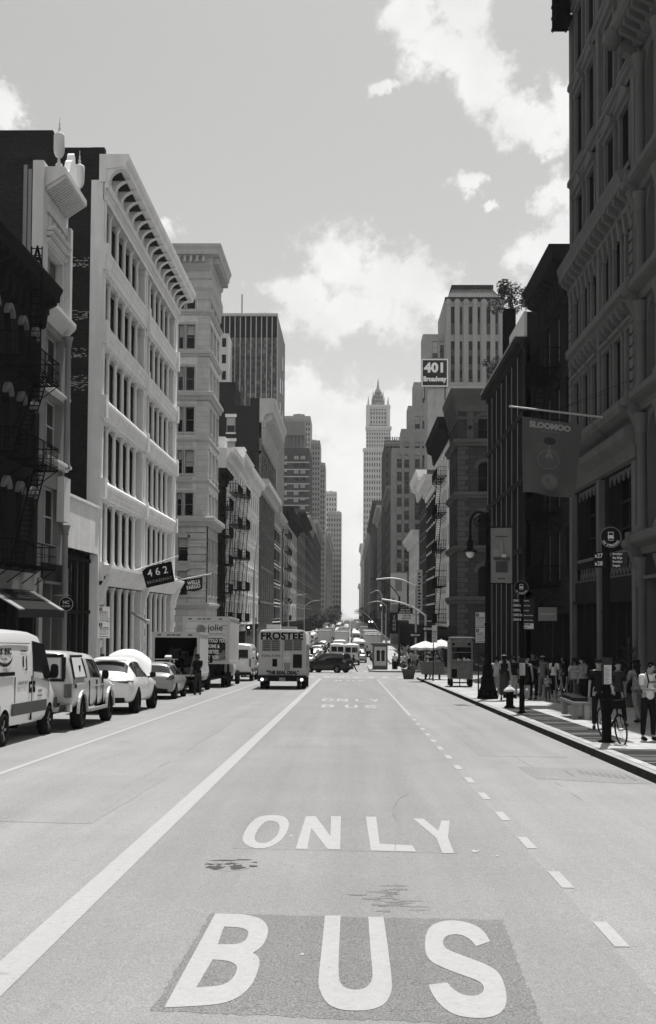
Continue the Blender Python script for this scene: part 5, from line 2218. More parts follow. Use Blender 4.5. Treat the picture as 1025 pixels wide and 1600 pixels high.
def sign_wall():
  """brick building carrying the rooftop name board"""
  Y = 236.0
  a, c = atY(668, 655, Y), atY(702, 606, Y)
  zb = gz(Y)
  b = MB()
  b.box(a.x, c.x + 8, Y, Y + 10, zb, c.z, 0)
  b.box(a.x - .1, c.x + 8.1, Y - .1, Y + 10.1, c.z + .002, c.z + .3, 0)
  b.build('brick_stair_tower', 'brick_pale', label='plain pale brick stair tower under the roof sign', cat='building')
  s0, s1 = atY(658.5, 604, Y - .6), atY(700, 561, Y - .6)
  r = empty('rooftop_sign', ((s0.x + s1.x) / 2, Y - .6, s0.z), 'black square roof sign reading 401 Broadway on the pale stair tower', 'sign')
  b = MB()
  b.box(s0.x, s1.x, Y - .6, Y - .2, s0.z, s1.z)
  b.build('panel', 'dark', r)
  b = MB()
  t = .22
  for x0, x1, z0, z1 in ((s0.x, s1.x, s0.z, s0.z + t), (s0.x, s1.x, s1.z - t, s1.z), (s0.x, s0.x + t, s0.z + t, s1.z - t), (s1.x - t, s1.x, s0.z + t, s1.z - t)):
    b.box(x0, x1, Y - .66, Y - .601, z0, z1)
  b.build('border', 'white', r)
  cx = (s0.x + s1.x) / 2
  text('401', 2.6, 'white', r, (cx, Y - .64, s0.z + (s1.z - s0.z) * .67), (R(90), 0, 0), bold=.13, sx=1.02, space=1.06)
  text('Broadway', 1.35, 'white', r, (cx, Y - .64, s0.z + (s1.z - s0.z) * .27), (R(90), 0, 0), bold=.07, sx=.84)
  b = MB()
  for x in (s0.x + .6, s1.x - .6):
    b.box(x, x + .15, Y - .19, Y + .02, c.z - 2.5, s1.z - .5)
  b.build('bracket', 'iron_black', r)


sign_wall()
# castellated block and the rest of the right row towards the gap
Y = 358
a, c = atY(601.7, 688, Y), atY(640, 700, Y)
rc, FN, W_ = tower('castellated_tower', 'dark stone tower with a notched parapet in front of the spired tower', a.x, c.x, Y, Y + 40, a.z, 'far_b', 6, 18, (.3, .5), cat='tower', side='w', sidecols=5)
b = MB()
for k in range(11):
  b.fbox(FN, k * W_ / 11, k * W_ / 11 + W_ / 20, a.z - .5, a.z + 1.0, -.5, .5)
ledge(b, FN, 0, W_, a.z - 1.8, 1.2, .8)
b.build('parapet', 'far_a', rc)
row_building('row_building', 'dark building with a glazed penthouse, far right row before the spired tower', 1, 300, 352, zat(615, 760, 302), 9, 6, 'far_b', 'far_a', (2, 2.6), corn=(1.5, 2))
row_building('row_building', 'grey building topped with a white water tank housing, far right row', 1, 400, 470, zat(590, 790, 402), 9, 5, 'far_a', 'far_c', (3, 3), corn=(2, 2.5))
row_building('row_building', 'black fronted building with a flat top, far right row', 1, 471, 640, zat(582, 782, 472), 10, 6, 'far_b', 'far_b', (4, 3), corn=(2, 2.5))
row_building('row_building', 'tall thin grey front far down the right row, beside the spired tower', 1, 641, 930, zat(572, 830, 642), 11, 6, 'far_a', 'far_c', (6, 3), corn=(2, 3))
row_building('row_building', 'low grey front past the spired tower, far right row', 1, 1000, 1150, zat(562, 872, 1010), 8, 5, 'far_a', 'far_c', (6, 3), corn=(2, 3))
row_building('row_building', 'last pale tower visible down the right row', 1, 1160, 1300, zat(556, 850, 1170), 12, 4, 'far_c', 'far_c', (6, 3), corn=(2, 3))
row_building('row_building', 'smallest grey front at the very end of the right row', 1, 1310, 1500, zat(550, 915, 1400), 6, 4, 'far_a', 'far_c', (6, 3), corn=(2, 3))
row_building('row_building', 'grey front with pale lower wing at the left lip of the gap', -1, 700, 890, zat(520, 830, 702), 10, 6, 'far_a', 'far_c', (6, 3), corn=(2, 3))
row_building('row_building', 'farthest front on the left row beside the sky gap', -1, 935, 1300, zat(533, 925, 1000), 6, 6, 'far_a', 'far_c', (6, 3), corn=(2, 3))


def spire_tower():
  Y = 950.0
  zb = gz(Y)
  px = lambda x: atY(x, 800, Y).x
  z = lambda y: zat(590, y, Y)
  r = empty('spired_tower', (px(588), Y, zb), 'tall pale gothic tower with a pointed spire, centre of the skyline', 'tower')
  def block(x0, x1, y0, y1, cols, rows, dy=0, wf=(.45, .6)):
    b = MB()
    F = Fr((px(x0), Y + dy), (0, -1, 0))
    W_ = px(x1) - px(x0)
    lo, hi = z(y0), z(y1)
    hs = []
    for i in range(cols):
      for k in range(rows):
        uc = W_ * (i + .5) / cols
        v0 = lo + (hi - lo) * (k + .15) / rows
        hw = W_ / cols * wf[0] / 2
        hs.append((uc - hw, uc + hw, v0, v0 + (hi - lo) / rows * wf[1]))
    b.wall(F, 0, W_, lo, hi, hs, .6, 0)
    for h in hs:
      b.face([F(h[0], h[2], -.5), F(h[1], h[2], -.5), F(h[1], h[3], -.5), F(h[0], h[3], -.5)], 2)
    for i in range(0, cols + 1, 2):
      uc = W_ * i / cols
      b.fbox(F, max(0, uc - .45), min(W_, uc + .45), lo, hi, 0, .8, 0)
    shell(b, px(x0), px(x1), Y + dy, Y + 30 - dy, lo - 1, hi, 'n', 0, 1)
    ledge(b, F, -.8, W_ + .8, hi - 2, 3.2, 1.8)
    b.build('shaft', ['tower_pale', 'roof', 'far_b'], r)
  block(568, 614, 960, 703, 12, 28)
  block(572, 610, 704, 668, 10, 6, 2)
  block(573, 608, 668, 634, 8, 5, 4)
  b = MB()                                          # corner turrets
  for x in (575, 606):
    for dy in (4, 22):
      b.lathe((px(x), Y + dy, 0), [(1.7, z(668)), (1.7, z(634)), (1.1, z(632)), (.1, z(618))], 8, smooth=False)
  b.build('turret', 'tower_pale', r)
  b = MB()
  cx, cy = px(590.5), Y + 15
  pr = [(577.5, 634), (580.5, 625), (583.5, 613), (585.6, 610), (586.2, 604), (588.2, 601), (588.8, 598), (590.3, 587)]
  w = lambda x: px(590.5) - px(x)
  b.lathe((cx, cy, 0), [(max(.25, w(x) * 1.05), z(y)) for x, y in pr], 8, smooth=False)
  for k in range(8):
    t = PI / 8 + k * PI / 4
    for y, x in ((624, 582.5), (615, 584)):
      b.lathe((cx + w(x) * 1.3 * math.cos(t), cy + w(x) * 1.3 * math.sin(t), z(y)), [(.5, -1), (.5, 2), (.05, 5)], 5, smooth=False)
  b.build('spire', 'tower_mid', r)
  b = MB()
  for k in range(5):
    for j in range(4):
      xx = cx + (k - 2) * 2.0 * (1 - j * .12)
      b.box(xx - .4, xx + .4, cy - w(582) * 1.3 - .6 + j * .9, cy - 2, z(632) + j * 3.4, z(632) + j * 3.4 + 2)
  b.build('dormer', 'tower_grey', r)


spire_tower()
# trees far down the street
for i, (x, y0, Y, h, rad, lb) in enumerate(((512, 985, 300, 8.0, 3.8, 'street tree with a full crown down the left pavement, nearest of the far trees'), (497, 985, 260, 6.5, 2.8, 'street tree beside the cars on the far left, darker'),
                    (522, 980, 380, 9.0, 4.2, 'street tree at the far left, against the tower foot'), (603, 985, 330, 6.5, 2.4, 'thin street tree among the lamp arms on the far right'),
                    (517, 975, 560, 9.5, 4.4, 'small far street tree at the left foot of the sky gap'), (577, 975, 520, 8.5, 3.8, 'small far street tree at the right foot of the sky gap'), (566, 975, 760, 11.0, 5.5, 'farthest street tree, a dark tuft right under the sky gap'))):
  p = atY(x, 980, Y)
  tree('street_tree', lb, (p.x if x > 548 else max(p.x, -11.5), Y, gz(Y) + .15), h, rad, 1500, .27, 20 + i, 'street trees down the avenue', trunk_r=.16)
# ================================================================ VEHICLES
M['paint_white'] = mat('white car paint', 0.72, 0.28, 0.03, 1.0, spec=0.5, coat=0.5)
M['paint_silver'] = mat('silver car paint', 0.42, 0.3, 0.04, 1.0, spec=0.5, coat=0.5)
M['paint_grey'] = mat('grey car paint', 0.16, 0.3, 0.05, 1.0, spec=0.5, coat=0.5)
M['paint_black'] = mat('black car paint', 0.010, 0.3, 0.0, 1.0, spec=0.3, coat=0.25)
M['paint_mid'] = mat('mid grey car paint', 0.28, 0.3, 0.05, 1.0, spec=0.5, coat=0.5)
M['truck_white'] = mat('dull white truck panel', 0.58, 0.5, 0.10, 0.8, streak=0.12)
M['frostee'] = mat('dusty cream van panel', 0.46, 0.5, 0.06, 1.2, streak=0.08)
M['rubber'] = mat('tyre rubber', 0.018, 0.85, 0.2, 3.0)
M['trim'] = mat('black plastic trim', 0.018, 0.6, 0.1, 2.0)
M['alloy'] = mat('alloy rim', 0.35, 0.35, 0.1, 4.0, metal=0.6)
M['alloy_dk'] = mat('dark alloy rim', 0.06, 0.4, 0.1, 4.0, metal=0.5)
M['car_glass'] = mat('car glass', 0.012, 0.03, 0.2, 1.0, spec=0.8)
M['tail'] = mat('tail lamp lens', 0.045, 0.15, 0.1, 2.0, spec=0.6, coat=0.5)
M['lamp'] = mat('head lamp lens', 0.6, 0.1, 0.1, 2.0, spec=0.7)
M['chrome'] = mat('chrome', 0.6, 0.15, 0.0, 1.0, metal=1.0)
M['plate'] = mat('number plate', 0.55, 0.5, 0.1, 20.0)
M['grey_dk'] = mat('dark grey plastic', 0.07, 0.6, 0.08, 2.0, spec=0.2)
M['interior'] = mat('dark interior', 0.02, 0.9, 0.3, 2.0)


def evald(ob):
  dg = bpy.context.evaluated_depsgraph_get()
  return bpy.data.meshes.new_from_object(ob.evaluated_get(dg))


def split_parts(me, groups, root, angle=40):
  """cut an evaluated mesh into parts by material index: groups = [(part name, [(index, material)...])]"""
  for name, lst in groups:
    idx = {i: k for k, (i, m) in enumerate(lst)}
    vm, vs, fs, ms = {}, [], [], []
    for p in me.polygons:
      if p.material_index in idx:
        f = []
        for v in p.vertices:
          if v not in vm:
            vm[v] = len(vs)
            vs.append(tuple(me.vertices[v].co))
          f.append(vm[v])
        fs.append(f)
        ms.append(idx[p.material_index])
    if not fs:
      continue
    m2 = bpy.data.meshes.new(name)
    m2.from_pydata(vs, [], fs)
    for _, m in lst:
      m2.materials.append(M[m])
    m2.polygons.foreach_set('material_index', ms)
    m2.polygons.foreach_set('use_smooth', [True] * len(fs))
    m2.set_sharp_from_angle(angle=R(angle))
    o = bpy.data.objects.new(name, m2)
    COL.objects.link(o)
    o.parent = root


def loft_body(secs, matf, wheels, sub=1, crease=()):
  """secs: [(y, [half section (x, z) from bottom centre to top centre])]; wheels: [(y, z, r, halfwidth)] are cut out"""
  b = MB()
  rows = []
  for y, h in secs:
    ring = [(x, y, z) for x, z in h] + [(-x, y, z) for x, z in h[-2:0:-1]]
    rows.append(ring)
  n = len(rows[0])
  k = len(secs[0][1])
  for r in rows:
    b.v += r
  for i in range(len(rows) - 1):
    for j in range(n):
      jj = (j + 1) % n
      b.f.append((i * n + j, i * n + jj, (i + 1) * n + jj, (i + 1) * n + j)[::-1])
      s = j if j < k - 1 else n - 1 - j
      b.m.append(matf(i, s))
      b.sm.append(True)
  b.f.append(tuple(range(n)))
  b.m.append(matf(-1, 0))
  b.sm.append(True)
  last = len(rows) - 1
  b.f.append(tuple(last * n + j for j in range(n))[::-1])
  b.m.append(matf(-2, 0))
  b.sm.append(True)
  me = b.mesh('loft', ['paint_white'] * 6)
  ob = bpy.data.objects.new('loft', me)
  COL.objects.link(ob)
  if sub:
    s = ob.modifiers.new('s', 'SUBSURF')
    s.levels = sub
  cut = None
  if wheels:
    c = MB()
    for (y, z, r, hw) in wheels:
      for sx in (-1, 1):
        x0, x1 = (hw - .30, hw + .3) if sx > 0 else (-hw - .3, -hw + .30)
        c.lathe((0, y, z), [(r, x0), (r, x1)], 20, 5, axis='x')
    cm = c.mesh('cut', ['paint_white'] * 6)
    cut = bpy.data.objects.new('cut', cm)
    COL.objects.link(cut)
    bo = ob.modifiers.new('b', 'BOOLEAN')
    bo.operation = 'DIFFERENCE'
    bo.object = cut
    bo.solver = 'EXACT'
  res = evald(ob)
  bpy.data.objects.remove(ob)
  if cut:
    bpy.data.objects.remove(cut)
  return res


def sec(w, zb, zs, zt, wt, cr=.03, mid=.55, shoulder=.97, low=.95):
  return [(0, zb), (w * .8, zb), (w * low, zb + .1), (w, zb + (zs - zb) * mid), (w * shoulder, zs), (wt, zt - .05), (wt * .78, zt), (0, zt + cr)]


def add_wheel(root, x, y, r, w, rim='alloy'):
  key = ('wheel', r, w, rim)
  if key not in _wc:
    t = MB()
    t.lathe((0, 0, 0), [(r * .62, -w / 2), (r * .92, -w / 2), (r, -w * .38), (r, w * .38), (r * .92, w / 2), (r * .62, w / 2), (r * .62, -w / 2)], 24, axis='x', cap=False)
    k = MB()
    for s in (-1, 1):
      k.lathe((0, 0, 0), [(.001, s * w * .30), (r * .2, s * w * .32), (r * .22, s * w * .26), (r * .55, s * w * .25), (r * .62, s * w * .40), (r * .655, s * w * .40)], 20, 0, axis='x', cap=False)
      for q in range(5):
        a = q * 2 * PI / 5
        c, d = math.cos(a), math.sin(a)
        e = Vector((0, -d, c)) * r * .07
        p, q2 = Vector((s * w * .36, c * r * .12, d * r * .12)), Vector((s * w * .40, c * r * .6, d * r * .6))
        k.face([p - e, p + e, q2 + e * 1.3, q2 - e * 1.3], 1)
    _wc[key] = (t.mesh('tyre', 'rubber'), k.mesh('rim', ['trim', rim]))
  tm, km = _wc[key]
  wv = bpy.data.objects.new('wheel', tm)
  COL.objects.link(wv)
  wv.parent = root
  wv.location = (x, y, r)
  ri = bpy.data.objects.new('rim', km)
  COL.objects.link(ri)
  ri.parent = wv


def blk(name, mt, root, *boxes):
  b = MB()
  for q in boxes:
    b.box(*q)
  return b.build(name, mt, root)


def ell(name, mt, root, c, r, n=10):
  b = MB()
  b.lathe(c, [(.001, -r[2])] + [(r[0] * math.sin(PI * i / 6), -r[2] * math.cos(PI * i / 6)) for i in range(1, 6)] + [(.001, r[2])], n)
  o = b.build(name, mt, root)
  for v in o.data.vertices:
    v.co.y = c[1] + (v.co.y - c[1]) * r[1] / r[0]
  return o


def mirror_part(root, x, y, z, mt='trim', h=.2, w=.2):
  for s in (-1, 1):
    b = MB()
    b.tube([(s * (x - .12), y, z - h * .2), (s * (x + w * .4), y, z)], .03, 6)
    rows = []
    for k, (yy, sc) in enumerate(((-.06, .82), (-.045, 1), (.03, .9), (.08, .45))):
      rows.append([(s * (x + w * .55 + math.copysign(abs(math.cos(t)) ** .6, math.cos(t)) * w / 2 * sc), y + yy, z + h * .35 + math.copysign(abs(math.sin(t)) ** .6, math.sin(t)) * h / 2 * sc) for t in [q * PI / 6 for q in range(12)]])
    b.grid(rows, 0, True)
    b.face(rows[0])
    b.face(rows[-1][::-1])
    b.build('wing_mirror', mt, root)


def plate_part(root, y, z, txt='NY 2907', x=0):
  p = blk('number_plate', 'plate', root, (x - .15, x + .15, y - .012, y, z - .075, z + .075))
  return p


# ---------------------------------------------------------------- large panel van
def make_van(paint='paint_white', letters=True):
  r = empty('panel_van', (0, 0, 0))
  L = 5.95
  w, H = 1.0, 2.5
  def sv(y, w_, zb, zs, zt, wt, wu):
    return (y, [(0, zb), (w_ * .85, zb), (w_ * .98, zb + .08), (w_, zb + .55), (w_ * .985, zs), (wu, zt - .12), (wt * .9, zt), (0, zt + .04)])
  S_ = [sv(0, .90, .45, 1.45, 2.36, .78, .86), sv(.05, .97, .42, 1.45, 2.44, .84, .91), sv(.3, w, .36, 1.45, H, .88, .93), sv(2.5, w, .34, 1.45, H + .02, .88, .93), sv(4.0, w, .34, 1.42, H, .87, .92),
      sv(4.35, w, .34, 1.36, 2.42, .84, .90), sv(4.72, w * .995, .34, 1.28, 2.12, .80, .86), sv(5.1, w * .985, .34, 1.17, 1.66, .78, .84), sv(5.35, w * .96, .34, 1.08, 1.30, .76, .82), sv(5.75, w * .90, .36, .98, 1.1, .7, .76),
      sv(L, w * .74, .42, .85, .95, .55, .6)]
  def mf(i, s):
    if s == 4 and i == 5:
      return 1
    if s == 4 and i == 4:
      return 0
    if s in (5, 6) and i in (6, 7):
      return 2
    return 0
  me = loft_body(S_, mf, [(1.1, .36, .43, w), (4.9, .36, .43, w)])
  split_parts(me, [('body', [(0, paint), (5, 'interior')]), ('side_window', [(1, 'car_glass')]), ('windscreen', [(2, 'car_glass')])], r)
  for y in (1.1, 4.9):
    for s in (-1, 1):
      add_wheel(r, s * (w - .13), y, .355, .24)
  # side door glass, rub rail, arches
  b = MB()
  for s in (-1, 1):
    P = [(s * .965, 3.28, 1.42), (s * .985, 3.28, 1.42), (s * .985, 4.72, 1.30), (s * .972, 4.98, 1.36), (s * .905, 4.42, 2.20), (s * .912, 3.36, 2.27)]
    b = MB()
    b.prism([P[1], P[2], P[3], P[4], P[5]], (s * .02, 0, 0))
    b.build('door_window', 'car_glass', r)
  for s in (-1, 1):
    for y0, y1 in ((0.05, .64), (1.56, 4.44), (5.37, 5.6)):
      b = MB()
      x = s * (1.0 if y1 < 5.4 else .965)
      b.box(min(x, x + s * .022), max(x, x + s * .022), y0, y1, .62, .88)
      b.build('rub_rail', 'grey_dk', r)
  b = MB()
  for s in (-1, 1):
    b.box(min(s * .99, s * 1.006), max(s * .99, s * 1.006), .2, 1.72, 1.50, 1.58)
  b.build('sliding_rail', 'trim', r)
  b = MB()
  for s in (-1, 1):
    for y0, y1, z0, z1 in ((3.16, 3.172, .45, 2.2), (1.78, 1.792, .9, 2.2)):
      b.box(min(s * .94, s * 1.004), max(s * .94, s * 1.004), y0, y1, z0, 1.46)
    for y0, y1, z0, z1 in ((.3, 3.05, 2.2, 2.215),):
      b.box(min(s * .93, s * .955), max(s * .93, s * .955), y0, y1, z0, z1)
  b.build('panel_gap', 'trim', r)
  for y in (2.96, 3.3):
    for s in (-1, 1):
      h = blk('door_handle', 'chrome', r, (min(s * .985, s * 1.03), max(s * .985, s * 1.03), y, y + .09, 1.2, 1.27))
      blk('handle_cup', 'trim', h, (min(s * .985, s * 1.012), max(s * .985, s * 1.012), y - .02, y + .11, 1.08, 1.34))
  mirror_part(r, .97, 4.92, 1.42, 'trim', .36, .2)
  for s in (-1, 1):
    blk('tail_light', 'tail', r, (s * .86 - .07, s * .86 + .07, -.03, .06, .95, 1.5))
    blk('headlight', 'lamp', r, (s * .72 - .16, s * .72 + .16, L - .28, L - .08, .82, 1.02))
  blk('bumper', 'trim', r, (-.93, .93, -.09, .1, .42, .6))
  blk('rear_window', 'car_glass', r, (-.72, -.06, -.02, .06, 1.5, 2.1), (.06, .72, -.02, .06, 1.5, 2.1))
  plate_part(r, -.04, .85, x=-.3)
  if letters:                             # lettering on the street side
    rot = (R(90), 0, R(90))
    X = .975
    text('ARK INC', .20, 'dark', r, (.955, 1.0, 2.02), (R(86), 0, R(90)), bold=.003, sx=1.5)
    text('IT MATTERS', .08, 'grey', r, (.972, 1.0, 1.86), (R(86), 0, R(90)))
    text('CALL US', .09, 'grey', r, (.994, 1.0, 1.64), (R(86), 0, R(90)))
    text('QUALITY DOC', .12, 'grey', r, (1.002, 2.4, 1.32), rot)
    text('US DOT', .09, 'grey', r, (1.0, 3.9, 1.1), rot)
    text('BROOKLYN NY', .06, 'grey', r, (1.0, 3.9, .99), rot)
    b = MB()                            # drawn smile and door icon
    pts = []
    for i in range(13):
      t = -PI + PI * i / 12
      pts.append((math.cos(t) * .62, math.sin(t) * .24, .008 + .03 * math.sin(PI * i / 12)))
    for (a, c, wd), (e, f, w2) in zip(pts, pts[1:]):
      b.face([(X - (c + wd) * .07, 1.0 + a, 1.97 + c + wd), (X - (c - wd) * .07, 1.0 + a, 1.97 + c - wd), (X - (f - w2) * .07, 1.0 + e, 1.97 + f - w2), (X - (f + w2) * .07, 1.0 + e, 1.97 + f + w2)])
    for y0, y1, z0, z1 in ((2.3, 2.8, 2.02, 2.05), (2.45, 2.55, 1.68, 1.92), (2.74, 2.8, 1.62, 1.93), (2.6, 2.8, 1.60, 1.63)):
      b.face([(.995 - (z0 - 1.45) * .07, y0, z0), (.995 - (z0 - 1.45) * .07, y1, z0), (.995 - (z1 - 1.45) * .07, y1, z1), (.995 - (z1 - 1.45) * .07, y0, z1)])
    b.build('side_graphic', 'dark', r)
  return r


# ---------------------------------------------------------------- pickup with a cap
def make_pickup(paint='paint_silver'):
  r = empty('pickup_truck', (0, 0, 0))
  w = .99
  L = 5.75
  sc = lambda y, w_, zb, zs, zt, wt: (y, [(0, zb), (w_ * .85, zb), (w_ * .97, zb + .06), (w_, zb + (zs - zb) * .5), (w_ * .98, zs), (wt, zt - .07), (wt * .85, zt), (0, zt + .04)])
  S_ = [sc(0, .93, .62, 1.26, 1.98, .76), sc(.04, .97, .6, 1.28, 2.0, .78), sc(.3, w, .55, 1.28, 2.03, .80), sc(1.78, w, .52, 1.28, 2.03, .80), sc(1.86, w, .52, 1.28, 1.98, .79), sc(2.1, w, .52, 1.27, 1.99, .79), sc(3.3, w, .5, 1.25, 1.98, .77),
      sc(3.62, w, .5, 1.24, 1.9, .75), sc(4.2, w, .5, 1.22, 1.34, .84), sc(4.35, w, .5, 1.2, 1.27, .88), sc(5.4, w * .97, .5, 1.14, 1.2, .86), sc(L, w * .9, .55, 1.02, 1.08, .78)]
  def mf(i, s):
    if s == 4 and i in (2,):
      return 0
    if s == 4 and i in (5, 6):
      return 1
    if s in (5, 6) and i == 7:
      return 2
    if s == 4 and i in (3,):
      return 5
    return 0
  me = loft_body(S_, mf, [(1.2, .42, .52, w), (4.75, .42, .52, w)])
  split_parts(me, [('body', [(0, paint), (5, 'interior')]), ('side_window', [(1, 'car_glass')]), ('windscreen', [(2, 'car_glass')])], r)
  for y in (1.2, 4.75):
    for s in (-1, 1):
      add_wheel(r, s * (w - .12), y, .40, .27, 'alloy_dk')
      b = MB()                        # flared arch
      for q in range(12):
        t0, t1 = PI * q / 12, PI * (q + 1) / 12
        P = lambda t, rr, x: (x, y + rr * math.cos(t), .42 + rr * math.sin(t))
        b.hexa([P(t0, .5, s * (w - .02)), P(t1, .5, s * (w - .02)), P(t1, .6, s * (w - .02)), P(t0, .6, s * (w - .02)), P(t0, .5, s * (w + .035)), P(t1, .5, s * (w + .035)), P(t1, .585, s * (w + .03)), P(t0, .585, s * (w + .03))])
      b.build('wheel_arch', paint, r)
  blk('cap_rear_window', 'frame_lt', r, (-.68, .68, -.025, .03, 1.36, 1.86))
  blk('cap_frame', 'trim', r, (-.78, .78, -.03, .05, 1.26, 1.33), (-.74, .74, -.03, .05, 1.88, 1.95), (-.80, -.71, -.028, .05, 1.331, 1.879), (.71, .80, -.028, .05, 1.331, 1.879))
  for s in (-1, 1):
    b = MB()
    b.prism([(s * .965, .35, 1.36), (s * .965, 1.55, 1.36), (s * .835, 1.45, 1.86), (s * .835, .45, 1.86)], (s * .012, 0, 0))
    b.build('cap_side_panel', 'paint_white', r)
  b = MB()
  for s in (-1, 1):
    b.prism([(s * .955, .28, 1.32), (s * .955, .36, 1.32), (s * .82, .44, 1.9), (s * .82, .36, 1.9)], (s * .02, 0, 0))
    b.prism([(s * .82, .36, 1.87), (s * .82, 1.7, 1.87), (s * .81, 1.7, 1.93), (s * .81, .36, 1.93)], (s * .02, 0, 0))
    b.box(s * .93 - .02, s * .93 + .02, .98, 1.04, 1.5, 1.66)
  b.build('cap_trim', 'trim', r)
  for s in (-1, 1):
    blk('tail_light', 'tail', r, (s * .88 - .10, s * .88 + .10, -.03, .14, .86, 1.2))
    blk('headlight', 'lamp', r, (s * .74 - .16, s * .74 + .16, L - .16, L - .02, .8, 1.02))
  blk('bumper', 'chrome', r, (-.98, .98, -.16, .06, .5, .68))
  blk('step_pad', 'trim', r, (-.7, .7, -.165, -.05, .682, .72))
  blk('running_board', 'alloy', r, (.93, 1.06, 1.85, 4.1, .42, .5), (-1.06, -.93, 1.85, 4.1, .42, .5))
  blk('tailgate_handle', 'trim', r, (-.12, .12, -.035, .05, 1.06, 1.14))
  plate_part(r, -.17, .585)
  mirror_part(r, .94, 3.75, 1.28, 'trim', .26, .2)
  for y in (2.75, 3.45):
    for s in (-1, 1):
      blk('door_handle', 'chrome', r, (min(s * .975, s * 1.015), max(s * .975, s * 1.015), y, y + .16, 1.08, 1.12))
  text('FX4', .14, 'dark', r, (1.0, .32, 1.13), (R(90), 0, R(90)), bold=.006)
  b = MB()
  for s in (-1, 1):
    for y in (2.02, 2.95, 3.75):
      b.box(min(s * .9, s * .995), max(s * .9, s * .995), y, y + .012, .55, 1.24)
  b.build('panel_gap', 'trim', r)
  return r


# ---------------------------------------------------------------- coupe-backed SUV with the bonnet up
def make_suv(paint='paint_white', bonnet=True, name='parked_suv'):
  r = empty(name, (0, 0, 0))
  w = .99
  L = 4.95
  sc = lambda y, w_, zb, zs, zt, wt, cr=.03: (y, sec(w_, zb, zs, zt, wt, cr, .6, .95))
  S_ = [sc(0, .80, .45, .98, 1.05, .62), sc(.06, .90, .36, 1.02, 1.10, .70), sc(.28, .97, .32, 1.06, 1.16, .74), sc(.42, .985, .32, 1.08, 1.22, .70), sc(.98, 1.0, .3, 1.08, 1.60, .60), sc(1.25, w, .28, 1.06, 1.68, .60), sc(1.9, w * .98, .28, 1.03, 1.72, .62),
      sc(2.6, w * .98, .28, 1.02, 1.68, .62), sc(2.95, w * .98, .28, 1.02, 1.58, .62), sc(3.55, w, .28, 1.04, 1.12, .78), sc(3.7, w, .28, 1.03, 1.07, .84), sc(4.6, w * .97, .28, .92, .96, .8), sc(L, w * .8, .36, .75, .8, .62)]
  def mf(i, s):
    if s == 4 and i in (4, 5, 6, 7):
      return 1
    if s in (5, 6) and i == 3:
      return 3
    if s in (5, 6) and i == 8:
      return 2
    if s == 0 and i >= 0:
      return 5
    return 0
  me = loft_body(S_, mf, [(.98, .37, .44, w), (4.05, .37, .44, w)], sub=2)
  split_parts(me, [('body', [(0, paint), (5, 'interior')]), ('side_window', [(1, 'car_glass')]), ('windscreen', [(2, 'car_glass')]), ('rear_window', [(3, 'car_glass')])], r)
  for y in (.98, 4.05):
    for s in (-1, 1):
      add_wheel(r, s * (w - .13), y, .38, .27, 'alloy_dk')
  b = MB()                                # light strip across the tail with a raised lip
  b.tube([(-.93, .30, .98), (-.8, .06, 1.0), (0, -.01, 1.02), (.8, .06, 1.0), (.93, .30, .98)], .028, 6)
  b.build('tail_light_strip', 'chrome', r)
  for s in (-1, 1):
    b = MB()
    b.prism([(s * .45, -.01, .97), (s * .78, .02, .93), (s * .9, .2, .9), (s * .93, .34, .96), (s * .82, .05, .985)], (0, -.03, .0))
    b.build('tail_light', 'tail', r)
  blk('spoiler', paint, r, (-.58, .58, .83, 1.0, 1.60, 1.635))
  blk('rear_diffuser', 'trim', r, (-.72, .72, .0, .2, .36, .5))
  plate_part(r, -.015, .62)
  mirror_part(r, .95, 3.05, 1.08, 'trim', .17, .2)
  for y in (1.85, 2.8):
    for s in (-1, 1):
      blk('door_handle', 'chrome', r, (min(s * .97, s * 1.0), max(s * .97, s * 1.0), y, y + .16, .9, .925))
  for s in (-1, 1):
    blk('headlight', 'lamp', r, (s * .7 - .16, s * .7 + .16, L - .25, L - .1, .72, .86))
  if bonnet:                              # bonnet lifted on its hinge by the windscreen
    b = MB()
    rows = []
    for i in range(9):
      t = i / 8
      wv = .88 - .30 * t ** 3
      rows.append([(wv * (k / 6 - 1), 3.6 + 0.72 * t, 1.1 + .86 * math.sin(t * PI / 2 * .97) - (.04 + .26 * t) * abs(k / 6 - 1) ** 3) for k in range(13)])
    b.grid(rows)
    b.grid([[(x, y + .05, z - .03) for x, y, z in rw][::-1] for rw in rows])
    for rw in ([r_[0] for r_ in rows], [r_[-1] for r_ in rows], rows[-1]):
      for p, q in zip(rw, rw[1:]):
        b.face([p, q, (q[0], q[1] + .05, q[2] - .03), (p[0], p[1] + .05, p[2] - .03)])
    b.build('bonnet', paint, r)
  return r


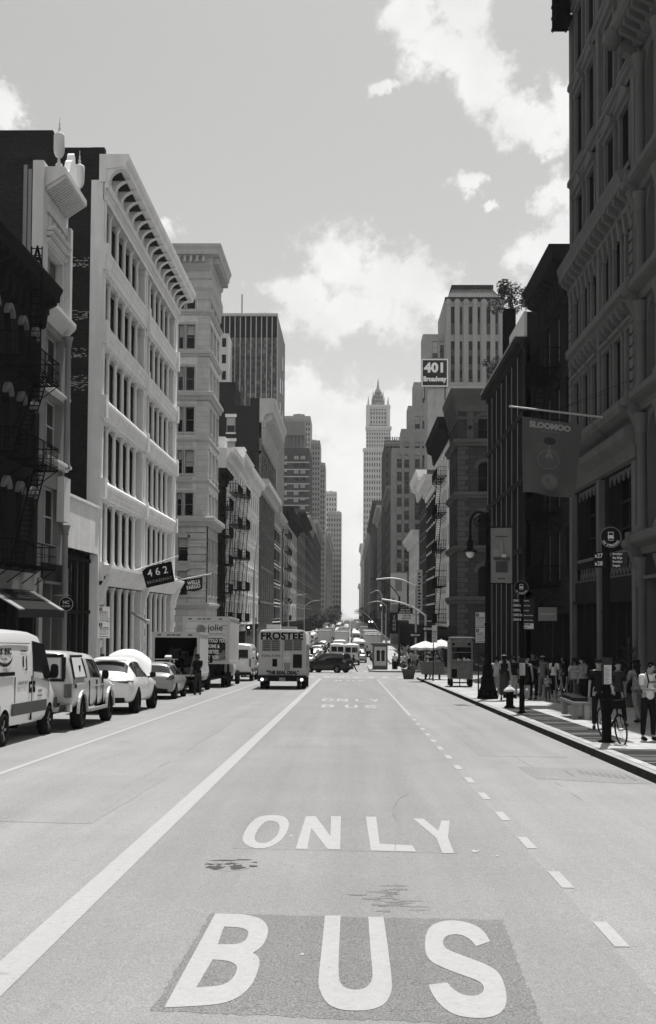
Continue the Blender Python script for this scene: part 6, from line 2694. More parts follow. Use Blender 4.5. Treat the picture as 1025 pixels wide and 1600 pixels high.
# ---------------------------------------------------------------- small estate / hatchback
def make_hatch(paint='paint_mid', rack=True, name='parked_hatchback', tall=1.0, boxy=False):
  r = empty(name, (0, 0, 0))
  w = .87
  L = 4.3
  k = tall
  yb, yr = (.24, .36) if boxy else (.52, .75)
  sc = lambda y, w_, zb, zs, zt, wt, cr=.03: (y, sec(w_, zb, zs * k, zt * k, wt, cr, .6, .96))
  S_ = [sc(0, .72, .4, .8, .86, .6), sc(.07, .82, .3, .86, .95, .66), sc(.2, .86, .26, .92, 1.02, .68), sc(yb, w, .24, .95, 1.40, .56), sc(yr, w, .22, .95, 1.46, .56), sc(1.5, w, .22, .93, 1.50, .57), sc(2.3, w, .22, .92, 1.46, .56),
      sc(2.6, w, .22, .92, 1.36, .56), sc(3.15, w, .22, .92, .98, .7), sc(3.3, w, .22, .90, .94, .74), sc(4.0, w * .96, .24, .82, .86, .7), sc(L, w * .8, .32, .66, .7, .55)]
  def mf(i, s):
    if s == 4 and i in (3, 4, 5, 6):
      return 1
    if s in (5, 6) and i == 2:
      return 3
    if s in (5, 6) and i == 7:
      return 2
    if s == 0 and i >= 0:
      return 5
    return 0
  me = loft_body(S_, mf, [(.8, .31, .37, w), (3.4, .31, .37, w)], sub=2)
  split_parts(me, [('body', [(0, paint), (5, 'interior')]), ('side_window', [(1, 'car_glass')]), ('windscreen', [(2, 'car_glass')]), ('rear_window', [(3, 'car_glass')])], r)
  for y in (.8, 3.4):
    for s in (-1, 1):
      add_wheel(r, s * (w - .11), y, .315, .21)
  for s in (-1, 1):
    b = MB()
    b.prism([(s * .52, -.0, .80 * k), (s * .74, .04, .78 * k), (s * .85, .26, .84 * k), (s * .82, .3, .98 * k), (s * .66, .12, .97 * k)], (0, -.035, 0))
    b.build('tail_light', 'tail', r)
    blk('headlight', 'lamp', r, (s * .62 - .14, s * .62 + .14, L - .22, L - .08, .62, .76))
  blk('bumper', 'trim', r, (-.6, .6, -.03, .1, .3, .42))
  plate_part(r, -.02, .68)
  mirror_part(r, .84, 2.65, .98 * k, 'trim', .15, .16)
  if rack:
    b = MB()
    for y in (.85, 1.9):
      b.box(-.72, .72, y, y + .05, 1.58, 1.62)
      for s in (-1, 1):
        b.box(s * .56 - .03, s * .56 + .03, y, y + .05, 1.45, 1.58)
    b.tube([(.35, .8, 1.66), (.62, .82, 1.66)], .09, 10)
    b.tube([(.36, 1.0, 1.7), (.6, 1.0, 1.7)], .08, 10)
    b.build('roof_rack', 'alloy', r)
  return r


# ---------------------------------------------------------------- box trucks
def cab(root, y0, w, paint, zfloor=.55, ztop=2.2):
  sc = lambda y, w_, zb, zs, zt, wt: (y, [(0, zb), (w_ * .85, zb), (w_ * .97, zb + .06), (w_, zb + (zs - zb) * .5), (w_ * .98, zs), (wt, zt - .07), (wt * .85, zt), (0, zt + .04)])
  S_ = [sc(y0, w, zfloor, 1.35, ztop, w * .86), sc(y0 + .05, w, zfloor, 1.35, ztop + .03, w * .87), sc(y0 + .9, w, zfloor, 1.33, ztop, w * .85), sc(y0 + 1.1, w, zfloor, 1.32, ztop - .1, w * .83), sc(y0 + 1.6, w, zfloor, 1.28, 1.42, w * .85),
      sc(y0 + 2.3, w * .92, zfloor, 1.1, 1.16, w * .75), sc(y0 + 2.45, w * .8, zfloor + .05, .95, 1.0, w * .6)]
  def mf(i, s):
    if s == 4 and i in (1, 2):
      return 1
    if s in (5, 6) and i == 3:
      return 2
    return 0
  me = loft_body(S_, mf, [(y0 + 1.6, .42, .5, w)])
  c = empty('cab', (0, 0, 0))
  c.parent = root
  split_parts(me, [('cab_body', [(0, paint), (5, 'interior')]), ('cab_window', [(1, 'car_glass')]), ('windscreen', [(2, 'car_glass')])], c)
  mirror_part(c, w + .02, y0 + 1.35, 1.45, 'trim', .4, .18)


def make_box_truck(W_, H, Lb, zf, paint, open_rear, name):
  r = empty(name, (0, 0, 0))
  w = W_ / 2
  t = .05
  b = MB()
  if open_rear:
    b.box(-w, -w + t, 0, Lb, zf, H)
    b.box(w - t, w, 0, Lb, zf, H)
    b.box(-w + t, w - t, Lb - t, Lb, zf, H)
    b.box(-w + t, w - t, .02, Lb - t, H - t, H - .002)
    b.box(-w + t, w - t, .02, Lb - t, zf, zf + t)
    for x0, x1, z0, z1 in ((-w + t + .001, -w + t + .02, zf + t, H - t), (w - t - .02, w - t - .001, zf + t, H - t), (-w + t + .021, w - t - .021, H - t - .02, H - t - .001), (-w + t + .021, w - t - .021, zf + t + .001, zf + t + .02)):
      b.box(x0, x1, .06, Lb - t - .001, z0, z1, 1)  # dark lining added over the inner faces, painting in the shade of the hold
    b.box(-w + t + .021, w - t - .021, Lb - t - .03, Lb - t - .002, zf + t + .021, H - t - .021, 1)
  else:
    b.box(-w, w, 0.0, Lb, zf, H)
  b.build('cargo_box', [paint, 'interior'], r)
  b = MB()                                # aluminium frame round the rear and along the edges
  f = .13
  for x0, x1, z0, z1 in ((-w - .01, -w + f, zf, H + .01), (w - f, w + .01, zf, H + .01), (-w + f, w - f, H - .26, H + .01), (-w + f, w - f, zf, zf + .08)):
    b.box(x0, x1, -.05, .03, z0, z1)
  for s in (-1, 1):
    b.box(s * w - .02, s * w + .02, .03, Lb, H - .1, H + .012)
    b.box(s * w - .02, s * w + .02, .03, Lb, zf - .02, zf + .14)
    for k in range(1, int(Lb / .6)):
      b.box(s * w - .004, s * w + .006, k * .6, k * .6 + .02, zf + .14, H - .1)
  b.build('box_frame', 'pale', r)
  b = MB()
  for x in (-w * .7, -w * .3, -w * .1, w * .1, w * .6):
    b.box(x - .1, x + .1, -.062, -.051, H - .17, H - .10)
  b.build('marker_light', 'tail', r)
  blk('chassis', 'trim', r, (-.45, .45, .2, Lb + 1.5, .5, zf - .002))
  blk('rear_step', 'trim', r, (-w, w, -.12, .15, .5, .66), (-w, -w + .12, -.06, .1, .66, zf), (w - .12, w, -.06, .1, .66, zf))
  for s in (-1, 1):
    blk('tail_light', 'tail', r, (s * (w - .25) - .08, s * (w - .25) + .08, -.135, -.119, .54, .62))
    add_wheel(r, s * (w - .2), Lb * .28, .43, .24, 'alloy_dk')
    add_wheel(r, s * (w - .48), Lb * .28, .43, .2, 'alloy_dk')
    add_wheel(r, s * (w - .22), Lb + 1.7, .42, .25, 'alloy_dk')
  cab(r, Lb + .1, min(1.02, w), 'truck_white', .5, min(2.3, H - .3))
  return r


def make_open_truck():
  r = make_box_truck(2.3, 2.92, 3.4, .8, 'truck_white', True, 'box_truck')
  b = MB()                                # what is stacked in the dark inside
  q = random.Random(3)
  for i in range(16):
    x, y, z = q.uniform(-.9, .75), q.uniform(.6, 2.8), .86
    s = q.uniform(.25, .5)
    z += q.choice((0, 0, .45, .8))
    b.box(x, x + s, y, y + s, z, z + s * .9, i % 3)
  b.hexa([(-.9, .7, .86), (-.8, .7, .86), (-.8, .9, .86), (-.9, .9, .86), (-.4, 1.2, 2.3), (-.3, 1.2, 2.3), (-.3, 1.4, 2.3), (-.4, 1.4, 2.3)], 1)
  b.hexa([(.6, .5, .9), (.75, .5, .9), (.75, .56, .9), (.6, .56, .9), (.85, .6, 2.2), (1.0, .6, 2.2), (1.0, .66, 2.2), (.85, .66, 2.2)], 2)
  b.build('cargo', ['dark', 'interior', 'grey'], r)
  return r


def make_sign_truck():
  r = make_box_truck(2.6, 3.92, 5.4, 1.3, 'truck_white', False, 'box_truck')
  y = -.012
  rot = (R(90), 0, 0)
  blk('roll_door', 'truck_white', r, (-1.15, 1.15, -.02, .02, 1.4, 3.62))
  b = MB()
  for k in range(6):
    b.box(-1.15, 1.15, -.024, -.0195, 1.45 + k * .36, 1.462 + k * .36)
  b.build('door_joint', 'dark', r)
  y = -.03
  text('jolie', .52, 'black', r, (.50, y, 3.30), rot, bold=.004, sx=.95)
  text('filtered', .10, 'dark', r, (.98, y, 3.43), rot)
  text('your skin starts here', .10, 'dark', r, (.52, y, 2.98), rot)
  b = MB()
  b.lathe((-.3, y + .004, 3.2), [(.27, -.012), (.27, .0)], 24, axis='y')
  b.build('round_emblem', 'grey', r)
  b = MB()
  q = random.Random(4)
  for i in range(14):
    b.box(-.3 + q.uniform(-.18, .12), -.3 + q.uniform(.0, .2), y - .014, y - .010, 3.2 - .2 + i * .028, 3.2 - .19 + i * .028)
  b.build('emblem_mark', 'dark', r)
  b = MB()                                # dirty patch painted on the door
  pts = []
  for i in range(60):
    t = 2 * PI * i / 60
    c, s = math.cos(t), math.sin(t)
    e = .30
    pts.append((.1 + 1.0 * math.copysign(abs(c) ** e, c) * q.uniform(.93, 1.03), y, 2.12 + .64 * math.copysign(abs(s) ** e, s) * q.uniform(.94, 1.03)))
  b.prism(pts, (0, -.006, 0))
  b.build('mud_patch', 'dark', r)
  for i, t in enumerate(('I TOLD YOU', 'HOME &', 'DIRTIES', 'TRUCK?')):
    text(t, .28, 'white', r, (.05, y - .01, 2.58 - .31 * i), rot, bold=.008, align='LEFT', sx=.62, space=1.1)
  b = MB()
  for i in range(40):
    x = q.uniform(.3, 1.05)
    z = 1.5 + q.random() * (x - .2) * .7
    s = q.uniform(.03, .1)
    b.box(x - s, x + s, y - .009, y - .0065, z, z + s)
  b.build('splash_mark', 'grey', r)
  return r


# ---------------------------------------------------------------- ice cream step van
def make_step_van():
  r = empty('ice_cream_van', (0, 0, 0))
  w, H, L = 1.28, 3.18, 6.2
  def sv(y, w_, zb, zt):
    e = .26
    return (y, [(0, zb), (w_ - .02, zb), (w_, zb + .05), (w_, 1.4), (w_, zt - e), (w_ - .08, zt - .07), (w_ - e, zt), (0, zt + .03)])
  S_ = [sv(0, w - .02, .62, H - .02), sv(.04, w, .6, H), sv(.1, w, .6, H), sv(3, w, .6, H), sv(5.2, w, .6, H), sv(5.25, w, .6, H - .02), sv(5.9, w - .03, .6, 2.2), sv(L, w - .1, .6, 1.5)]
  def mf(i, s):
    if s in (4, 5, 6) and i == 5:
      return 2
    return 0
  me = loft_body(S_, mf, [(1.4, .4, .5, w), (4.9, .4, .5, w)], sub=0)
  split_parts(me, [('body', [(0, 'frostee'), (5, 'interior')]), ('windscreen', [(2, 'car_glass')])], r, 30)
  for y in (1.4, 4.9):
    for s in (-1, 1):
      add_wheel(r, s * (w - .16), y, .40, .25, 'alloy_dk')
  for s in (-1, 1):
    add_wheel(r, s * (w - .42), 1.4, .40, .2, 'alloy_dk')
  y = -.002
  px = lambda x: (x - 447) / 1025 * 105 / 1850 * 63.6 * 1.0
  pz = lambda zz: (1085 - zz) / 1171 * 120 / 1850 * 63.6
  rect = lambda x0, y0, x1, y1, d=.02: (px(x0), px(x1), y - d, y, pz(y1), pz(y0))
  for q in ((148, 345, 265, 500), (288, 345, 405, 500), (482, 340, 602, 492), (625, 340, 742, 492)):
    f = blk('rear_window', 'car_glass', r, rect(*q, .015))
    b = MB()
    n = 5
    for k in range(1, n):
      z = pz(q[3]) + (pz(q[1]) - pz(q[3])) * k / n
      b.box(px(q[0]), px(q[2]), y - .024, y - .0155, z - .012, z + .012)
    x0, x1, z0, z1 = px(q[0]), px(q[2]), pz(q[3]), pz(q[1])
    for a in ((x0 - .03, x1 + .03, z1, z1 + .03), (x0 - .03, x1 + .03, z0 - .03, z0), (x0 - .03, x0, z0, z1), (x1, x1 + .03, z0, z1)):
      b.box(a[0], a[1], y - .022, y, a[2], a[3])
    b.build('window_frame', 'grey', f)
  blk('vent_grille', 'dark', r, rect(612, 555, 750, 762, .02))
  b = MB()
  for k in range(14):
    z = pz(755) + (pz(560) - pz(755)) * k / 14
    b.box(px(618), px(745), y - .03, y - .0205, z, z + .02)
  b.build('grille_slat', 'trim', r)
  blk('fuel_hatch', 'black', r, rect(300, 628, 372, 742, .015))
  blk('door_joint', 'grey', r, rect(447, 330, 453, 800, .006))
  rot = (R(90), 0, 0)
  text('FROSTEE', .56, 'black', r, (px(440), y - .01, pz(283)), rot, bold=.022, sx=1.0, space=1.04)
  text('FUN-TIME', .19, 'dark', r, (px(280), y - .01, pz(582)), rot, sx=.95, space=1.3)
  text('"THE REAL DEAL"', .26, 'black', r, (px(455), y - .01, pz(836)), rot, bold=.014, sx=.86)
  # painted cone
  b = MB()
  b.prism([(px(470), y, pz(682)), (px(580), y, pz(682)), (px(560), y, pz(800)), (px(488), y, pz(800))], (0, -.006, 0))
  b.build('cone_picture', 'grey', r)
  b = MB()
  for k, (cy_, rx, ry) in enumerate(((650, 66, 34), (608, 52, 28), (570, 38, 26), (538, 24, 24), (515, 10, 14))):
    pts = [(px(525 + rx * math.cos(t * PI / 10)), y - .002 * k, pz(cy_ + ry * math.sin(t * PI / 10))) for t in range(20)]
    b.prism(pts, (0, -.008, 0), k % 2)
  b.build('ice_cream_picture', ['pale', 'truck_white'], r)
  blk('bumper', 'trim', r, (-w - .02, w + .02, -.16, .02, pz(965), pz(875)))
  for s in (-1, 1):
    b = MB()
    x = px(148) if s < 0 else px(750)
    b.lathe((x, -.165, pz(938)), [(.001, -.03), (.07, -.02), (.085, .0)], 14, axis='y')
    b.build('reversing_light', 'lampon', r)
    b = MB()
    x2 = px(208) if s < 0 else px(692)
    b.lathe((x2, -.165, pz(938)), [(.001, -.03), (.09, -.02), (.1, .0)], 14, axis='y')
    b.build('tail_light', 'tail', r)
  p = blk('number_plate', 'plate', r, (px(405), px(502), -.175, -.161, pz(955), pz(910)))
  text('31679', .16, 'dark', p, (px(453), -.18, pz(933)), rot, bold=.004)
  b = MB()                                # roof rail and unit
  b.tube([(-w + .12, -.01, H - .1), (w - .3, -.01, H - .1)], .05, 8)
  b.build('gutter', 'pale', r)
  blk('roof_unit', 'truck_white', r, (px(200), px(410), .3, 1.2, H + .005, pz(100)))
  blk('roof_tray', 'grey', r, (px(290), px(640), .9, 2.8, H + .006, pz(128)))
  blk('drop_frame', 'trim', r, (-.7, .2, .1, .2, .46, .60), (-.3, .3, .1, .3, .42, .5))
  mirror_part(r, w + .03, 5.3, 1.9, 'trim', .4, .2)
  b = MB()
  b.box(w - .004, w + .03, .5, 4.6, 1.2, 2.4)
  b.build('serving_panel', 'grey', r)
  return r


lm = bpy.data.materials.new('lit reversing lamp')
lm.use_nodes = True
pb = lm.node_tree.nodes['Principled BSDF']
pb.inputs['Base Color'].default_value = (.9, .9, .88, 1)
pb.inputs['Emission Color'].default_value = (1, 1, .97, 1)
pb.inputs['Emission Strength'].default_value = 1.2
M['lampon'] = lm


def on_road(x, y, extra=0.0):
  return (x, y, gz(y) + extra)


SL = math.atan((gz(10) - gz(0)) / 10)       # slope of the near street


def put(o, x, y, rz=0.0, label=None, cat=None, group=None, sc=None):
  o.location = on_road(x, y)
  o.rotation_euler = (SL if y < 112 else 0.0, 0, rz)
  if sc:
    o.scale = (sc, sc, sc)
  tag(o, label, cat, group)
  return o


PK = 'vehicles parked along the left kerb'
van = put(make_van(), -8.36, 24.15, 0, 'white panel van with grey rub rail and lettering, nearest parked vehicle on the left', 'van', PK)
put(make_pickup(), -8.03, 29.95, 0, 'silver pickup truck with a closed white bed cap parked in front of the panel van', 'pickup truck', PK)
put(make_suv(), -8.0, 37.9, 0, 'white coupe-backed SUV parked with its bonnet raised', 'car', PK, 1.07)
put(make_hatch(), -8.25, 49.4, 0, 'grey small estate car with a loaded roof rack parked behind the open truck', 'car', PK, 1.04)
put(make_open_truck(), -8.42, 57.0, 0, 'white box truck with its rear door rolled up on a dark load', 'truck', PK)
put(make_sign_truck(), -8.02, 65.7, 0, 'tall white delivery truck with a dark lettered patch on its back door', 'truck', PK)
van2 = put(make_van("paint_white", False), -7.55, 79.0, 0, "plain white van parked beyond the tall lettered truck", "van", PK)
put(make_hatch('paint_black', False, 'parked_car', 1.05), -7.6, 73.8 + 17, 0, 'black car parked ahead of the plain white van, left kerb', 'car', PK)
put(make_step_van(), -3.67, 63.6, 0, 'cream ice cream van lettered FROSTEE driving in the left lane', 'ice cream van')


def make_cross_suv():
  return make_hatch('paint_black', False, 'crossing_minivan', 1.12, True)


cs = put(make_cross_suv(), 0.0, 111.0, R(62), 'black minivan turning across the street at the crossing', 'minivan', sc=1.0)
cs.scale = (1.1, 1.13, 1.13)
p = atY(547, 1046, 110.5)
cs.location = (p.x, 110.6, gz(110.6))

# ---------------------------------------------------------------- traffic down the hill
TG = 'queue of traffic beyond the crossing'
proto_h = {}
q = random.Random(11)
protos = []
for pt in ('paint_white', 'paint_silver', 'paint_black', 'paint_grey', 'paint_mid'):
  protos.append(('hatch', pt, make_hatch(pt, False, 'queued_car')))
protos.append(('suv', 'paint_white', make_suv('paint_white', False, 'queued_car')))
protos.append(('suv', 'paint_black', make_suv('paint_black', False, 'queued_car')))
vproto = make_van('paint_white', False)
vproto.name = 'queued_van'
tproto = make_box_truck(2.4, 3.3, 4.2, .9, 'truck_white', False, 'queued_truck')
used = set()
LBL = {'paint_white': 'small white car in the queue of traffic beyond the crossing', 'paint_silver': 'small silver car in the queue of traffic beyond the crossing', 'paint_black': 'small black car in the queue of traffic beyond the crossing',
     'paint_grey': 'small dark grey car in the queue of traffic beyond the crossing', 'paint_mid': 'small mid grey car in the queue of traffic beyond the crossing'}


def slope_at(y):
  return math.atan((gz(y + 2) - gz(y - 2)) / 4)


_mg = {}


def merged(proto):
  """one mesh of a whole vehicle, for copies only a few pixels wide"""
  if proto.name in _mg:
    return _mg[proto.name]
  v, f, mi, mats, sm = [], [], [], [], []

  def rec(o, M_):
    M_ = M_ @ Matrix.LocRotScale(o.location, o.rotation_euler, o.scale) if o is not proto else Matrix()
    if o.type == 'MESH':
      b0 = len(v)
      v.extend(tuple(M_ @ x.co) for x in o.data.vertices)
      lut = []
      for m in o.data.materials:
        if m not in mats:
          mats.append(m)
        lut.append(mats.index(m))
      for p in o.data.polygons:
        f.append([b0 + k for k in p.vertices])
        mi.append(lut[p.material_index])
        sm.append(p.use_smooth)
    for c in o.children:
      rec(c, M_)
  rec(proto, Matrix())
  me = bpy.data.meshes.new(proto.name)
  me.from_pydata(v, [], f)
  for m in mats:
    me.materials.append(m)
  me.polygons.foreach_set('material_index', mi)
  me.polygons.foreach_set('use_smooth', sm)
  me.set_sharp_from_angle(angle=R(40))
  _mg[proto.name] = me
  return me


def queue(proto, x, y, label, cat):
  key = proto.name
  if y > 165:
    o = bpy.data.objects.new(key.split('.')[0], merged(proto))
    COL.objects.link(o)
  elif key in used:
    o = copy_tree(proto)
  else:
    o = proto
    used.add(key)
  o.location = (x, y, gz(y))
  o.rotation_euler = (slope_at(y), 0, q.uniform(-.03, .03))
  tag(o, label, cat, TG)


queue(vproto, 0.1, 139, 'white van heading the queue just past the black minivan', 'van')
queue(tproto, 3.2, 172, 'pale box truck in the queue, right lane', 'truck')
for lane, x in enumerate((-7.9, -4.9, -1.6, 1.2, 3.6)):
  y = 132 + q.uniform(0, 6)
  while y < 640:
    if lane == 3 and y < 147:
      y = 150
    if lane == 4 and (y < 150 or 164 < y < 184):
      y = max(150, y + 8)
      if 164 < y < 184:
        y = 185
    u = q.random()
    if u < .13:
      queue(vproto, x, y, 'white van standing in the far queue of traffic', 'van')
      y += 7.6
    elif u < .2:
      queue(tproto, x, y, 'pale box truck standing farther back in the queue', 'truck')
      y += 9.5
    else:
      k, pt, pr = q.choice(protos + protos[:2])
      if k == 'suv':
        queue(pr, x, y, ('white' if pt == 'paint_white' else 'black') + ' SUV in the queue of traffic beyond the crossing', 'car')
      else:
        queue(pr, x, y, LBL[pt], 'car')
      y += 5.9
    y += q.uniform(.3, 2.2) * (1 + (y - 130) / 260)
def discard(o):
  for c in list(o.children):
    discard(c)
  bpy.data.objects.remove(o)


for pr in [p[2] for p in protos] + [vproto, tproto]:
  if pr.name not in used:
    discard(pr)
# ================================================================ PEOPLE
M['skin'] = mat('skin', 0.30, 0.6, 0.08, 4.0)
M['skin_dk'] = mat('darker skin', 0.13, 0.6, 0.08, 4.0)
M['hair'] = mat('dark hair', 0.018, 0.5, 0.3, 12.0)
M['c_black'] = mat('black cloth', 0.016, 0.9, 0.2, 6.0)
M['c_white'] = mat('white cloth', 0.62, 0.9, 0.08, 5.0)
M['c_grey'] = mat('grey cloth', 0.20, 0.9, 0.15, 5.0)
M['c_light'] = mat('light cloth', 0.36, 0.9, 0.15, 5.0)
M['c_dark'] = mat('charcoal cloth', 0.045, 0.9, 0.2, 5.0)
M['c_print'] = mat('patterned cloth', 0.2, 0.9, 0.9, 14.0)
M['shoe'] = mat('dark shoe', 0.02, 0.7, 0.1, 5.0)
M['shoe_lt'] = mat('pale shoe', 0.5, 0.7, 0.1, 5.0)
M['eye'] = mat('eye', 0.02, 0.2, 0.0, 1.0)


def skin(name, verts, edges, mt, parent, sub=1, root=0):
  """one continuous surface grown from a jointed skeleton: verts = [(pos, radius or (rx, ry))]"""
  me = bpy.data.meshes.new(name)
  me.from_pydata([tuple(p) for p, _ in verts], edges, [])
  ob = bpy.data.objects.new(name, me)
  COL.objects.link(ob)
  sk = ob.modifiers.new('k', 'SKIN')
  sk.use_smooth_shade = True
  lay = me.skin_vertices[0].data
  for i, (p, r) in enumerate(verts):
    lay[i].radius = (r, r) if not isinstance(r, tuple) else r
    lay[i].use_root = (i == root)
  s = ob.modifiers.new('s', 'SUBSURF')
  s.levels = sub
  m2 = evald(ob)
  bpy.data.objects.remove(ob)
  bpy.data.meshes.remove(me)
  m2.name = name
  m2.materials.clear()
  m2.materials.append(M[mt])
  for p in m2.polygons:
    p.use_smooth = True
  o = bpy.data.objects.new(name, m2)
  COL.objects.link(o)
  o.parent = parent
  return o


def joints(po):
  J = {}
  hip = {}
  for s, n in ((-1, 'L'), (1, 'R')):
    a, k = R(po.get('hip' + n, 0)), R(po.get('knee' + n, 0))
    o = R(po.get('out' + n, 2))
    h = Vector((s * .085, 0, 0))
    kn = h + Vector((s * math.sin(o), math.sin(a), -math.cos(a))).normalized() * .44
    an = kn + Vector((s * math.sin(o) * .4, math.sin(a - k), -math.cos(a - k))).normalized() * .43
    hip[n] = (h, kn, an)
  low = min(hip['L'][2].z, hip['R'][2].z)
  up = Vector((0, 0, .085 - low))
  for n in 'LR':
    h, kn, an = hip[n]
    J['hip' + n], J['knee' + n], J['ank' + n] = h + up, kn + up, an + up
    ff = Vector((0.02 if n == 'R' else -.02, 1, 0)).normalized()
    J['toe' + n] = an + up + ff * .16 + Vector((0, 0, -.055))
    J['heel' + n] = an + up - ff * .045 + Vector((0, 0, -.05))
  base = up + Vector((0, 0, .0))
  ln = R(po.get('lean', 3))
  ax = Matrix.Rotation(-ln, 3, 'X')
  T = lambda x, y, z: base + ax @ Vector((x, y, z))
  J['pel'], J['waist'], J['chest'], J['up'] = T(0, 0, .03), T(0, 0, .19), T(0, .005, .36), T(0, 0, .485)
  J['neck'] = T(0, .005, .565)
  tl = R(po.get('nod', 5))
  tn = R(po.get('turn', 0))
  hm = Matrix.Rotation(tn, 3, 'Z') @ Matrix.Rotation(-tl, 3, 'X')
  nk = J['neck']
  Hd = lambda x, y, z: nk + hm @ Vector((x, y, z))
  J['hb'], J['hm'], J['ht'] = Hd(0, .02, .06), Hd(0, .02, .135), Hd(0, .005, .215)
  J['chin'], J['nose'], J['earL'], J['earR'] = Hd(0, .085, .055), Hd(0, .118, .115), Hd(-.078, .01, .12), Hd(.078, .01, .12)
  J['eyeL'], J['eyeR'] = Hd(-.032, .094, .14), Hd(.032, .094, .14)
  J['Hd'] = Hd
  for s, n in ((-1, 'L'), (1, 'R')):
    f, e, o, inn = R(po.get('arm' + n, 0)), R(po.get('el' + n, 12)), R(po.get('ao' + n, 9)), R(po.get('in' + n, 0))
    sh = T(s * .175, 0, .475)
    el = sh + Vector((s * math.sin(o), math.sin(f) * math.cos(o), -math.cos(f) * math.cos(o))) * .29
    d = Vector((s * (math.sin(o) * .5 - math.sin(inn)), math.sin(f + e), -math.cos(f + e))).normalized()
    wr = el + d * .25
    J['sh' + n], J['el' + n], J['wr' + n] = sh, el, wr
    J['palm' + n] = wr + d * .07
    side = d.cross(Vector((s, 0, 0))).normalized()
    cur = Vector((-s, 0, 0)) - d * d.dot(Vector((-s, 0, 0)))
    cur = cur.normalized() if cur.length > .1 else Vector((0, 0, -1))
    fs = []
    for i, (off, ln_) in enumerate(((-.030, .062), (-.010, .074), (.010, .078), (.029, .068))):
      a_ = wr + d * .095 + side * off
      m_ = a_ + d * ln_ * .55 + cur * .008
      t_ = m_ + d * ln_ * .4 + cur * .026
      fs.append((a_, m_, t_))
    th = (wr + d * .035 + side * .03, wr + d * .07 + side * .052 + cur * .015, wr + d * .10 + side * .050 + cur * .03)
    J['fing' + n], J['thumb' + n] = fs, th
  return J


